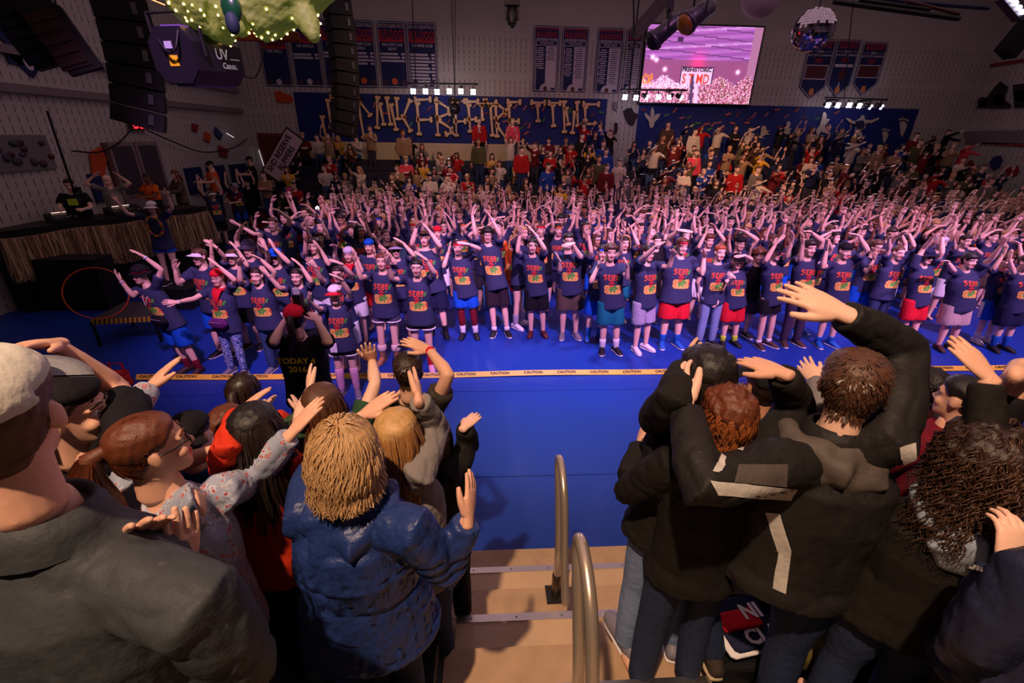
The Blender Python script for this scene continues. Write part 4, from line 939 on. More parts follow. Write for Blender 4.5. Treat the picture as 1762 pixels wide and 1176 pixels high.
def loft_head():
    rings = [(-0.118, 0.020, 0.078, 0.045), (-0.106, 0.038, 0.093, 0.020), (-0.085, 0.050, 0.094, -0.020), (-0.060, 0.058, 0.090, -0.055), (-0.030, 0.064, 0.088, -0.078),
             (0.0, 0.068, 0.085, -0.092), (0.022, 0.073, 0.089, -0.098), (0.050, 0.076, 0.091, -0.101), (0.078, 0.070, 0.080, -0.092), (0.100, 0.053, 0.056, -0.070), (0.113, 0.028, 0.024, -0.040), (0.117, 0.008, 0.0, -0.016)]
    n = 24; V = []; F = []
    for z, a, f, b in rings:
        cy = (f+b)/2; hy = (f-b)/2
        for j in range(n):
            t = 2*math.pi*j/n; cx, sy = math.cos(t), math.sin(t)
            e = 2/2.35
            V.append((a*np.sign(cx)*abs(cx)**e, cy+hy*np.sign(sy)*abs(sy)**e, z))
    for i in range(len(rings)-1):
        for j in range(n): F.append((i*n+j, i*n+(j+1) % n, (i+1)*n+(j+1) % n, (i+1)*n+j))
    F.append(tuple(range(n-1, -1, -1))); F.append(tuple(range((len(rings)-1)*n, len(rings)*n)))
    return np.array(V), F
def build_head(vox, sm, eyes=True):
    P = [loft_head()]
    P.append(tube([(0, 0.082, 0.020), (0, 0.098, -0.010), (0, 0.110, -0.034)], [0.008, 0.011, 0.014], 10))
    for s in (-1, 1):
        P.append(ellipsoid((s*0.012, 0.096, -0.036), (0.010, 0.011, 0.009), 8, 6))
        P.append(ellipsoid((s*0.040, 0.066, -0.034), (0.026, 0.024, 0.024), 10, 8))
        P.append(tube([(s*0.008, 0.092, 0.022), (s*0.032, 0.091, 0.026), (s*0.056, 0.072, 0.020)], [0.009, 0.010, 0.009], 8))
        v, f = ellipsoid((0, 0, 0), (0.011, 0.020, 0.033), 10, 8); P.append((xform(v, rotz(-s*0.45) @ rotx(0.15), (s*0.079, -0.006, -0.004)), f))
    P.append(tube([(-0.024, 0.084, -0.068), (0, 0.097, -0.063), (0.024, 0.084, -0.068)], [0.005, 0.008, 0.005], 8))
    P.append(tube([(-0.020, 0.084, -0.074), (0, 0.095, -0.077), (0.020, 0.084, -0.074)], [0.005, 0.008, 0.005], 8))
    P.append(tube([(0, -0.012, -0.05), (0, -0.022, -0.11), (0, -0.032, -0.17)], [(0.056, 0.060), (0.055, 0.058), (0.058, 0.058)], 16))
    V, F = cat_mesh(P); V, F = remesh(V, F, vox, sm)
    F = np.asarray(F); C = V[F].mean(axis=1); mi = np.zeros(len(F), int)
    mi[(np.abs(C[:, 0]) < 0.025) & (np.abs(C[:, 2]+0.069) < 0.0105) & (C[:, 1] > 0.083)] = 1
    base = (V.copy(), F.copy())
    VV = [V]; FF = F.tolist(); k = len(V); mi = mi.tolist()
    for s in ((-1, 1) if eyes else ()):
        for c, r, m in (((s*0.031, 0.0745, 0.002), 0.0135, 2), ((s*0.031, 0.0835, 0.001), 0.0058, 3)):
            v, f = ellipsoid(c, r, 8, 6); VV.append(v); FF += [[i+k for i in q] for q in f]; mi += [m]*len(f); k += len(v)
        v, f = tube([(s*0.012, 0.097, 0.028), (s*0.032, 0.098, 0.036), (s*0.054, 0.080, 0.028)], [(0.004, 0.004)]*3, 6); VV.append(v); FF += [[i+k for i in q] for q in f]; mi += [4]*len(f); k += len(v)
    return np.vstack(VV), FF, mi, base
HEADS = {0: build_head(0.0068, 2), 1: build_head(0.0118, 2), 2: build_head(0.013, 1), 3: build_head(0.020, 1, False)}
DEC = {0: 0.24, 1: 0.21, 2: 0.36, 3: 0.26}

def hairline(y):
    return np.interp(y, [-0.10, -0.06, -0.035, -0.005, 0.03, 0.06, 0.095], [-0.080, -0.070, -0.045, 0.020, 0.020, 0.056, 0.066])
def hair_shell(lod, thick=0.016, low=0.0, noise=0.006, line=None, seed=1, tuft=0.0):
    V, F = HEADS[lod][3]; N = normals(V, F)
    L = (hairline(V[:, 1]) if line is None else line(V))+low
    hd = np.clip((V[:, 2]-L)/0.022, -1, 1)
    ear = (np.abs(V[:, 0]) > 0.074) & (V[:, 2] < 0.03) & (np.abs(V[:, 1]) < 0.03)
    d = np.clip(hd, 0, 1)*thick+np.clip(hd, 0, 1)*noise*(vnoise(V, 70, seed)+0.6*vnoise(V, 160, seed+1))
    d += tuft*np.clip(hd, 0, 1)*np.clip((V[:, 1]+0.02)/0.1, 0, 1)*np.clip((V[:, 2]-0.04)/0.06, 0, 1)
    W = V+N*(d-0.001)[:, None]
    keep = ((V[F][:, :, 2]-L[F]).max(axis=1) > -0.001) & ~ear[F].any(axis=1)
    F2 = F[keep]; used = np.unique(F2); mp = -np.ones(len(V), int); mp[used] = np.arange(len(used))
    return W[used], mp[F2].tolist()
def hair_mesh(style, lod, seed=1):
    S = [hair_shell(lod, *{'short': (0.013, 0.0, 0.004), 'buzz': (0.006, 0.0, 0.002), 'messy': (0.026, -0.008, 0.012), 'bowl': (0.026, -0.018, 0.005), 'long': (0.018, 0, 0.004), 'tail': (0.010, 0, 0.003), 'curly': (0.045, -0.02, 0.02), 'bob': (0.026, 0, 0.006)}[style], seed=seed, tuft={'short': 0.008, 'messy': 0.01}.get(style, 0))]
    if style == 'long':
        S.append(tube([(0, -0.045, 0.05), (0, -0.070, -0.03), (0, -0.082, -0.13), (0, -0.085, -0.23), (0, -0.085, -0.30)], [(0.080, 0.055), (0.094, 0.055), (0.098, 0.045), (0.092, 0.038), (0.06, 0.024)], 16))
        for s in (-1, 1): S.append(tube([(s*0.066, 0.030, 0.06), (s*0.082, 0.022, -0.02), (s*0.085, 0.020, -0.13), (s*0.080, 0.03, -0.22)], [0.020, 0.024, 0.024, 0.012], 8))
    if style == 'bob':
        S.append(tube([(0, -0.045, 0.05), (0, -0.06, -0.04), (0, -0.06, -0.12)], [(0.09, 0.06), (0.105, 0.065), (0.085, 0.05)], 18))
        for s in (-1, 1): S.append(tube([(s*0.07, 0.03, 0.06), (s*0.088, 0.02, -0.03), (s*0.082, 0.025, -0.11)], [0.022, 0.028, 0.014], 8))
    if style == 'tail':
        S.append(tube([(0, -0.095, 0.055), (0, -0.135, 0.05), (0, -0.155, -0.02), (0, -0.140, -0.13), (0, -0.13, -0.24)], [0.020, 0.028, 0.034, 0.030, 0.010], 10))
    V, F = cat_mesh(S)
    return V, F
def cap_parts(kind, lod):
    """hats in head space: list of (name, V, F, slot)"""
    out = []
    if kind in ('cap', 'cap_back'):
        s = 1 if kind == 'cap' else -1
        V, F = hair_shell(lod, 0.022, 0, 0.0, line=lambda v: 0.045-0.02*(v[:, 1] < -0.05)); V = V.copy(); V[:, 2] += 0.006; out.append(('crown', V, F, 0))
        Vb = []; Fb = []; na, nr = 13, 4
        for i in range(na):
            a = math.radians(-62+124*i/(na-1))
            for j in range(nr):
                r = 0.088+j*0.028*math.cos(a*0.7)
                Vb.append((r*math.sin(a)*0.98, s*(r*math.cos(a)+0.004), 0.062-0.0035*j-0.030*abs(math.sin(a))**2*(0.4+0.2*j)))
        for k in range(len(Vb)): Vb.append((Vb[k][0], Vb[k][1], Vb[k][2]-0.004))
        m = na*nr
        for i in range(na-1):
            for j in range(nr-1):
                q = (i*nr+j, (i+1)*nr+j, (i+1)*nr+j+1, i*nr+j+1); Fb.append(q); Fb.append(tuple(x+m for x in q[::-1]))
        for i in range(na-1): Fb.append((i*nr+nr-1, (i+1)*nr+nr-1, m+(i+1)*nr+nr-1, m+i*nr+nr-1))
        out.append(('brim', np.array(Vb), Fb, 1))
        out.append(('button',)+ellipsoid((0, -0.01, 0.145), 0.008, 8, 6)+(1,))
    elif kind == 'visor':
        b = cap_parts('cap', lod); out.append(b[1]); out += cap_parts('band', lod)
    elif kind == 'band':
        n = 28; V = []; F = []
        for i in range(n):
            a = 2*math.pi*i/n
            for z, k in ((0.040, 0.0), (0.044, 0.004), (0.068, 0.004), (0.074, -0.002)):
                V.append(((0.078+k)*math.cos(a)*1.03, -0.005+(0.099+k)*math.sin(a), z))
        for i in range(n):
            for j in range(3): F.append((i*4+j, ((i+1) % n)*4+j, ((i+1) % n)*4+j+1, i*4+j+1))
        out.append(('band', np.array(V), F, 0))
    elif kind in ('bandana', 'beanie'):
        lowv = 0.035 if kind == 'bandana' else 0.030
        V, F = hair_shell(lod, 0.020, 0, 0.003, line=lambda v: lowv-0.03*(v[:, 1] < -0.02)); out.append(('wrap', V, F, 0))
        if kind == 'bandana': out.append(('knot',)+ellipsoid((0, -0.125, 0.02), (0.03, 0.018, 0.02), 8, 6)+(0,))
        else: out += [('cuff',)+tuple(cap_parts('band', lod)[0][1:3])+(1,)]
    elif kind in ('bucket', 'fedora'):
        V, F = hair_shell(lod, 0.026, 0, 0.0, line=lambda v: 0.03+0*v[:, 0]); V = V.copy(); V[:, 2] = V[:, 2]*1.05+0.012; out.append(('crown', V, F, 0))
        n = 28; Vb = []; Fb = []; ext = 0.045 if kind == 'bucket' else 0.065
        for i in range(n):
            a = 2*math.pi*i/n
            for k, dz in ((0, 0), (ext, -0.022 if kind == 'bucket' else 0.004), (ext, -0.028 if kind == 'bucket' else -0.001), (0, -0.006)): Vb.append(((0.086+k)*math.cos(a), -0.005+(0.106+k)*math.sin(a), 0.052+dz))
        for i in range(n):
            for j in range(4): Fb.append((i*4+j, ((i+1) % n)*4+j, ((i+1) % n)*4+(j+1) % 4, i*4+(j+1) % 4))
        out.append(('brim', np.array(Vb), Fb, 0))
        if kind == 'bucket':
            b = cap_parts('band', lod)[0]; out.append(('hat_band', b[1]*np.array([1.12, 1.10, 1])+np.array([0, 0, 0.012]), b[2], 1))
    return out
def glasses_mesh(dark=False):
    P = []
    for s in (-1, 1):
        c = np.array([s*0.033, 0.105, 0.0]); n = 14
        ring = [c+np.array([0.025*math.cos(2*math.pi*i/n), -0.004*abs(math.cos(2*math.pi*i/n)), 0.019*math.sin(2*math.pi*i/n)]) for i in range(n+1)]
        P.append(tube(ring, [0.0024]*(n+1), 5, cap=False)); P.append(tube([(s*0.058, 0.100, 0.006), (s*0.080, 0.05, 0.006), (s*0.082, -0.01, 0.004)], [0.0024]*3, 5))
        if dark: P.append(ellipsoid(c, (0.026, 0.004, 0.020), 10, 6))
    P.append(tube([(-0.009, 0.106, 0.004), (0.009, 0.106, 0.004)], [0.0024]*2, 5))
    return cat_mesh(P)

HAND_LEN = 0.19
_hc = {}
def hand_template(curl, spread, hi, thumb=0.8):
    key = (round(curl, 2), round(spread, 2), hi, thumb)
    if key in _hc: return _hc[key]
    if hi == 'low': return hand_low(curl, spread)
    n = 12 if hi else 5; P = []
    P.append(tube([(-0.03, 0, 0), (0.0, 0, 0), (0.03, 0.001, 0), (0.065, 0.002, 0.001), (0.094, 0.001, 0.0)], [(0.026, 0.020), (0.028, 0.018), (0.037, 0.017), (0.042, 0.015), (0.039, 0.012)], n+4, ref=(0, 1, 0)))
    for i, (y, L, r) in enumerate(((0.0315, 0.070, 0.0088), (0.0105, 0.079, 0.0092), (-0.0105, 0.073, 0.0088), (-0.0305, 0.057, 0.0078))):
        a = spread*(0.10-0.075*i); p = np.array([0.088-0.004*abs(i-1), y, 0.0]); pts = [p-np.array([0.012, 0, 0]), p]; th = 0.04
        for k, frac in enumerate((0.45, 0.30, 0.25)):
            th += curl*(0.55, 0.75, 0.6)[k]
            p = p+L*frac*np.array([math.cos(a)*math.cos(th), math.sin(a), -math.sin(th)]); pts.append(p)
        P.append(tube(pts, [r*1.12, r*1.1, r*1.0, r*0.92, r*0.74], n, ref=(0, 1, 0)))
    t0 = np.array([0.018, 0.022, -0.006]); t1 = t0+np.array([0.034, 0.030*thumb, -0.008]); t2 = t1+np.array([0.028, 0.014*thumb, -0.004-0.008*curl]); t3 = t2+np.array([0.022, 0.004*thumb, -0.004-0.008*curl])
    P.append(tube([t0, t1, t2, t3], [0.0165, 0.0135, 0.0112, 0.0085], n, ref=(0, 0, 1)))
    V, F = cat_mesh(P)
    if hi:
        V, F = remesh(V, F, 0.0038, 2, dec=0.45); F = [tuple(f) for f in F]
        # nails
        for i in range(0): pass
    _hc[key] = (V, F); return V, F
def hand_low(curl, spread):
    P = [tube([(-0.02, 0, 0), (0.03, 0.001, 0), (0.094, 0.001, 0.0)], [(0.026, 0.018), (0.037, 0.016), (0.038, 0.011)], 6, ref=(0, 1, 0), cap=False)]
    for i, (y, L, r) in enumerate(((0.0315, 0.070, 0.0095), (0.0105, 0.079, 0.0098), (-0.0105, 0.073, 0.0095), (-0.0305, 0.057, 0.0085))):
        a = spread*(0.10-0.075*i); p = np.array([0.085, y, 0.0]); p1 = p+L*0.5*np.array([math.cos(a), math.sin(a), -curl*0.5]); p2 = p1+L*0.5*np.array([math.cos(a), math.sin(a), -curl*1.2])
        P.append(tube([p, p1, p2], [r*1.1, r, r*0.7], 4, ref=(0, 1, 0), cap=False))
    P.append(tube([(0.018, 0.022, -0.006), (0.052, 0.050, -0.012), (0.085, 0.062, -0.02)], [0.016, 0.013, 0.008], 4, ref=(0, 0, 1), cap=False))
    return cat_mesh(P)
def hand_at(side, wrist, d, palm, scale=1.0, curl=0.12, spread=0.8, hi=False, thumb=0.8):
    """side +1 right hand, -1 left; d = finger direction; palm = the way the palm faces"""
    V, F = hand_template(curl, spread, hi, thumb)
    x = nrm(d); z = -np.asarray(palm, float); z = z-np.dot(z, x)*x
    if np.linalg.norm(z) < 1e-3: z = np.cross(x, (0.3, 0.5, 0.8))
    z = nrm(z); y = np.cross(z, x)
    W = V.copy()*scale
    if side < 0: W[:, 1] *= -1
    M = np.column_stack([x, y, z])
    F2 = [tuple(f[::-1]) for f in F] if side < 0 else F
    return W @ M.T+wrist, F2

PR = {'heel': 0}
def joints(Hh, heading=0.0, lean=(0, 0), stance=0.13, wgt=1.0, fem=False, crouch=0.0, seat=False, foot_off=None):
    """person standing at origin; heading 0 faces -Y (the camera); positions in world axes"""
    s = Hh/1.72; f = np.array([math.sin(heading), -math.cos(heading), 0.0]); r = np.array([f[1], -f[0], 0.0])  # r = person's right
    up = np.array([0, 0, 1.0]); lean = np.array([lean[0], lean[1], 0.0])
    J = dict(H=Hh, s=s, f=f, r=r, up=up, w=wgt, fem=fem)
    ph = 0.535*Hh
    J['pelvis'] = up*ph+lean*0.42; J['chest'] = up*0.72*Hh+lean*0.78; J['neck'] = up*0.835*Hh+lean
    J['head'] = up*0.935*Hh+lean*1.06+f*0.012
    sw = (0.112 if not fem else 0.103)*Hh*(0.9+0.1*wgt)
    J['sh'] = {1: up*0.812*Hh+lean*0.97+r*sw-f*0.005, -1: up*0.812*Hh+lean*0.97-r*sw-f*0.005}
    J['hip'] = {}; J['knee'] = {}; J['ank'] = {}; J['toe'] = {}
    for k in (1, -1):
        a = r*k*stance*s
        hp = J['pelvis']+r*k*0.055*Hh-up*0.035*Hh; an = a*(1.0)+up*0.048*Hh
        if foot_off and k in foot_off: an = an+np.array(foot_off[k])
        if seat:
            hp = up*0.27*Hh+r*k*0.055*Hh; kn = hp+f*0.24*Hh+up*0.01; an = kn-up*0.235*Hh
        else:
            kn = (hp+an)/2+f*(0.015+crouch*0.12)*s
        J['hip'][k] = hp; J['knee'][k] = kn; J['ank'][k] = an; J['toe'][k] = nrm(f+r*k*0.25)
    if seat:
        dz = up*(0.535-0.27-0.02)*Hh
        for k in ('pelvis', 'chest', 'neck', 'head'): J[k] = J[k]-dz
        for k in (1, -1): J['sh'][k] = J['sh'][k]-dz
    J['HM'] = head_frame(f, 0, 0, 0)
    J['arm'] = {}
    return J
def head_frame(f, yaw, pitch, roll):
    """columns: x right, y facing, z up"""
    h = math.atan2(-f[0], f[1]); return rotz(h+yaw) @ rotx(pitch) @ roty(roll)
def set_arm(J, k, elbow, wrist, hand_dir=None, palm=None, curl=0.12, spread=0.7):
    S = J['sh'][k]; e = np.asarray(elbow, float); w = np.asarray(wrist, float)
    el = np.clip((e-S)[2]/(0.17*J['H']), -1, 1)
    if el > 0: J['sh'][k] = S+J['up']*0.030*J['H']*el-J['r']*k*0.012*J['H']*el
    if hand_dir is None: hand_dir = w-e
    d = nrm(hand_dir)
    if palm is None:
        mid = J['neck']-w; mid = mid-np.dot(mid, d)*d
        palm = nrm(mid)*0.6+np.array([0, 0, -0.9])*(1-abs(d[2]))+J['f']*0.5*abs(d[2])
    J['arm'][k] = dict(e=e, w=w, d=d, palm=palm, curl=curl, spread=spread)
def local_arm(J, k, upper, fore, **kw):
    """directions in person axes: (outward, forward, up)"""
    D = lambda v: nrm(J['r']*k*v[0]+J['f']*v[1]+J['up']*v[2])
    e = J['sh'][k]+D(upper)*0.172*J['H']
    el = np.clip((e-J['sh'][k])[2]/(0.17*J['H']), 0, 1); e = e+J['up']*0.030*J['H']*el-J['r']*k*0.012*J['H']*el
    w = e+D(fore)*0.150*J['H']
    hd = kw.pop('hand', None)
    set_arm(J, k, e, w, None if hd is None else D(hd), **kw)

def torso_rings(J, tab):
    """tab rows: (t 0..1 along pelvis->neck, rx, ry)"""
    A, B, C = J['pelvis'], J['chest'], J['neck']; P = []; Rr = []
    for t, rx, ry in tab:
        p = A+(B-A)*(t/0.62) if t < 0.62 else B+(C-B)*((t-0.62)/0.38)
        P.append(p); Rr.append((rx*J['s'], ry*J['s']))
    return P, Rr
def body_parts(J, legs=True):
    s, w = J['s'], J['w']; fem = J['fem']; P = []
    hipw, wst, ch = (0.160, 0.122, 0.142) if fem else (0.150, 0.135, 0.158)
    tab = [(-0.12, 0.11*w, 0.09*w), (0.0, hipw*w, 0.108*w), (0.22, wst*w, 0.095*w), (0.5, ch*w, 0.112*w), (0.72, ch*1.02*(0.6+0.4*w), 0.105*w), (0.88, 0.115, 0.075), (0.97, 0.062, 0.058), (1.08, 0.052, 0.054)]
    p, r = torso_rings(J, tab); P.append(tube(p, r, 18, ref=J['r']))
    a = 0.75+0.25*w
    for k, A in J['arm'].items():
        S = J['sh'][k]; e, wr = A['e'], A['w']
        CB = J['chest']+(J['neck']-J['chest'])*0.5; P.append(tube([S+(CB-S)*0.6, S+(e-S)*0.04, S+(e-S)*0.4, S+(e-S)*0.8, e, e+(wr-e)*0.22, e+(wr-e)*0.6, wr], [0.050*s*a, 0.054*s*a, 0.046*s*a, 0.039*s*a, 0.037*s*a, 0.040*s*a, 0.033*s*a, 0.0255*s], 12, ref=J['f']))
    if legs:
        for k in (1, -1):
            h, kn, an = J['hip'][k], J['knee'][k], J['ank'][k]
            P.append(tube([h+(kn-h)*-0.05, h+(kn-h)*0.25, h+(kn-h)*0.6, kn, kn+(an-kn)*0.28, kn+(an-kn)*0.62, an, an-J['up']*0.03*s], [0.086*s*w, 0.080*s*w, 0.066*s*w, 0.052*s*a, 0.055*s*a, 0.045*s*a, 0.036*s, 0.036*s], 12, ref=J['r']))
            P.append(tube([an-J['toe'][k]*0.04*s-J['up']*0.04*s, an+J['toe'][k]*0.13*s-J['up']*0.05*s], [0.034*s, 0.030*s], 8, ref=J['r']))
    return P
def make_body(J, lod, legs=True, hi_hands=False):
    vox = {0: 0.012, 1: 0.017, 2: 0.026, 3: 0.040}[lod]
    V, F = cat_mesh(body_parts(J, legs)); V, F = remesh(V, F, vox, 3, dec=DEC[lod])
    VV = [V]; FF = np.asarray(F).tolist(); mi = [0]*len(FF); k = len(V)
    hv, hf, hm, _ = HEADS[lod]; sc = J['s']**0.5*(0.97 if J['fem'] else 1.0)*J.get('hs', 1.0)
    W = xform(hv*sc, J['HM'], J['head']); VV.append(W); FF += [[i+k for i in q] for q in hf]; mi += hm; k += len(W)
    for sd, A in J['arm'].items():
        v, f = hand_at(sd, A['w'], A['d'], A['palm'], J['s']*J.get('hand_s', 1.0), A['curl'], A['spread'], hi_hands if lod < 2 else 'low', A.get('thumb', 0.8))
        VV.append(v); FF += [[i+k for i in q] for q in f]; mi += [0]*len(f); k += len(v)
    J['hsc'] = sc
    return np.vstack(VV), FF, mi
def make_top(J, kind='tee', vox=0.017, loose=1.0, hem=None, collar=True, dec=0.40):
    s, w = J['s'], J['w']; P = []; fem = J['fem']
    hem = {'tee': -0.30, 'tank': -0.30, 'long': -0.22, 'jacket': -0.30, 'coat': -0.45}[kind] if hem is None else hem
    o = {'tee': 0.026, 'tank': 0.018, 'long': 0.016, 'jacket': 0.036, 'coat': 0.040}[kind]*loose
    hw, ws, ch = (0.165, 0.140, 0.148) if fem else (0.160, 0.152, 0.163)
    tab = [(hem, (hw+0.016)*w+o*1.25, 0.118*w+o*1.4), (hem+0.08, (hw+0.012)*w+o*1.15, 0.118*w+o*1.3), (0.0, hw*w+o, 0.114*w+o), (0.25, ws*w+o, 0.108*w+o), (0.5, ch*w+o, 0.116*w+o), (0.74, ch*1.03*(0.6+0.4*w)+o, 0.108*w+o*0.9), (0.88, 0.118+o, 0.078+o*0.8), (0.955, 0.070+o, 0.062+o*0.7)]
    if kind == 'coat' or kind == 'jacket': tab.append((1.02, 0.062+o*0.8, 0.062+o*0.8))
    p, r = torso_rings(J, tab); P.append(tube(p, r, 22, ref=J['r'], cap=False))
    a = 0.75+0.25*w
    for k, A in J['arm'].items():
        S = J['sh'][k]; e, wr = A['e'], A['w']
        CB = J['chest']+(J['neck']-J['chest'])*0.5; S0 = S+(CB-S)*0.6
        if kind == 'tee': P.append(tube([S0, S+(e-S)*0.02, S+(e-S)*0.3, S+(e-S)*0.62], [0.064*s*a, 0.066*s*a, 0.068*s*a*loose, 0.076*s*a*loose], 14, ref=J['f'], cap=False))
        elif kind == 'tank': P.append(tube([S0, S+(CB-S)*0.35], [0.055*s, 0.052*s], 12, ref=J['f']))
        else:
            q = (min(o, 0.019) if kind != 'long' else 0.011)+0.003; fw = A.get('cuff', 0.93)
            P.append(tube([S0, S+(e-S)*0.02, S+(e-S)*0.35, S+(e-S)*0.8, e, e+(wr-e)*0.25, e+(wr-e)*0.6, e+(wr-e)*fw], [0.056*s*a+q, 0.060*s*a+q, 0.053*s*a+q, 0.048*s*a+q, 0.047*s*a+q, 0.046*s*a+q, 0.040*s*a+q, 0.036*s*a+q*0.7], 16, ref=J['f'], cap=False))
    V, F = cat_mesh(P); return remesh(V, F, vox, 2, dec=dec)
def make_bottom(J, kind='shorts', vox=0.018, loose=1.0, length=None, dec=0.20):
    s, w = J['s'], J['w']; P = []
    o = {'shorts': 0.020, 'short_shorts': 0.014, 'jeans': 0.014, 'leggings': 0.005}[kind]*loose
    tab = [(-0.16, 0.125*w+o, 0.10*w+o), (-0.06, 0.158*w+o, 0.110*w+o), (0.03, 0.156*w+o, 0.108*w+o), (0.14, 0.140*w+o, 0.100*w+o)]
    p, r = torso_rings(J, tab); P.append(tube(p, r, 18, ref=J['r']))
    a = 0.75+0.25*w
    for k in (1, -1):
        h, kn, an = J['hip'][k], J['knee'][k], J['ank'][k]
        if kind == 'shorts': P.append(tube([h, h+(kn-h)*0.4, h+(kn-h)*(length or 0.93)], [0.090*s*w+o, 0.090*s*w+o*1.2, 0.090*s*w+o*1.6], 14, ref=J['r'], cap=False))
        elif kind == 'short_shorts': P.append(tube([h, h+(kn-h)*(length or 0.38)], [0.090*s*w+o, 0.094*s*w+o*1.5], 14, ref=J['r'], cap=False))
        else: P.append(tube([h, h+(kn-h)*0.5, kn, kn+(an-kn)*0.3, kn+(an-kn)*0.7, kn+(an-kn)*1.0], [0.088*s*w+o, 0.074*s*w+o, 0.058*s*a+o, 0.058*s*a+o, 0.048*s*a+o*1.3, 0.042*s+o*1.3], 14, ref=J['r']))
    V, F = cat_mesh(P); return remesh(V, F, vox, 2, dec=dec)
def shoe_mesh(J, k):
    s = J['s']; t = J['toe'][k]; an = J['ank'][k]; g = an-J['up']*0.048*J['H']; sd = np.cross(t, J['up'])
    z = lambda h: J['up']*h*s
    up_ = tube([g-t*0.075*s+z(0.045), g-t*0.03*s+z(0.058), g+t*0.03*s+z(0.056), g+t*0.10*s+z(0.042), g+t*0.155*s+z(0.034), g+t*0.180*s+z(0.028)], [(0.034*s, 0.036*s), (0.040*s, 0.052*s), (0.043*s, 0.050*s), (0.048*s, 0.036*s), (0.044*s, 0.026*s), (0.030*s, 0.016*s)], 12, ref=sd)
    so = tube([g-t*0.085*s+z(0.012), g-t*0.05*s+z(0.012), g+t*0.06*s+z(0.012), g+t*0.13*s+z(0.012), g+t*0.19*s+z(0.014)], [(0.030*s, 0.012*s), (0.041*s, 0.013*s), (0.044*s, 0.012*s), (0.052*s, 0.012*s), (0.030*s, 0.012*s)], 12, ref=sd)
    up_[0][:, 2] = np.maximum(up_[0][:, 2], g[2]+0.004)
    so[0][:, 2] = np.maximum(so[0][:, 2], g[2]+0.0)
    V, F = cat_mesh([up_, so]); mi = [0]*len(up_[1])+[1]*len(so[1])
    return V, F, mi
def sock_mesh(J, k, hi=0.35):
    kn, an = J['knee'][k], J['ank'][k]; s = J['s']; n = 4 if hi > 0.5 else 2
    r = lambda t: np.interp(t, [0, 0.3, 0.7, 1], [0.040, 0.049, 0.058, 0.057])*s
    ts = np.linspace(0, hi, n+2); return tube([an+(kn-an)*t for t in ts], [r(t)+0.004 for t in ts], 12, ref=J['r'])

PRINT = """................
.oo.ooo.oo.oo...
oo..o..o.oo.oo.g
.oo.oo.ooo.oo.gg
..o.o..o.o.o.gg.
oo..ooo.oo.oo.g.
......rr........
.....rrrr..g....
....rr.rrr......
......rr........
.yyyyooooggyyyy.
yyyyoooggggyyyyo
yyoyyggggggggyyo
yyyyggggygggyyoo
yoyyygggggyyoyyo
yyyyyggyggyyyyyo
yyoyygyyygyyoyyy
.yyyyyyyyyyyyyy.""".split('\n')
PCOL = {'o': lin((226, 84, 52)), 'r': lin((188, 44, 48)), 'g': lin((84, 170, 64)), 'y': lin((238, 186, 92))}
mprint = attr_mat('shirt_print', 0.7)
def print_mesh(J, V, F, width=0.25):
    bv = BVHTree.FromPolygons(np.asarray(V).tolist(), np.asarray(F).tolist())
    s = J['s']; ctr = J['chest']+(J['neck']-J['chest'])*0.42; ax = nrm(J['neck']-J['pelvis']); right = -J['r']   # viewer's right
    nr, nc = len(PRINT), len(PRINT[0]); cell = width*s/nc; G = {}
    def pt(i, j):
        if (i, j) in G: return G[(i, j)]
        q = ctr+right*(j-nc/2)*cell-ax*(i*cell*1.12)+J['f']*0.5
        h = bv.ray_cast(Vector(q), Vector(-J['f']))
        G[(i, j)] = None if h[0] is None else np.array(h[0])+J['f']*0.006
        return G[(i, j)]
    VV = []; FF = []; C = []; ix = {}
    for i in range(nr):
        for j in range(nc):
            ch = PRINT[i][j]
            if ch == '.': continue
            cs = [(i, j), (i+1, j), (i+1, j+1), (i, j+1)]
            if any(pt(*c) is None for c in cs): continue
            q = []
            for c in cs:
                if c not in ix: ix[c] = len(VV); VV.append(pt(*c))
                q.append(ix[c])
            FF.append(tuple(q)); C.append(PCOL[ch])
    return (np.array(VV), FF, C) if VV else None

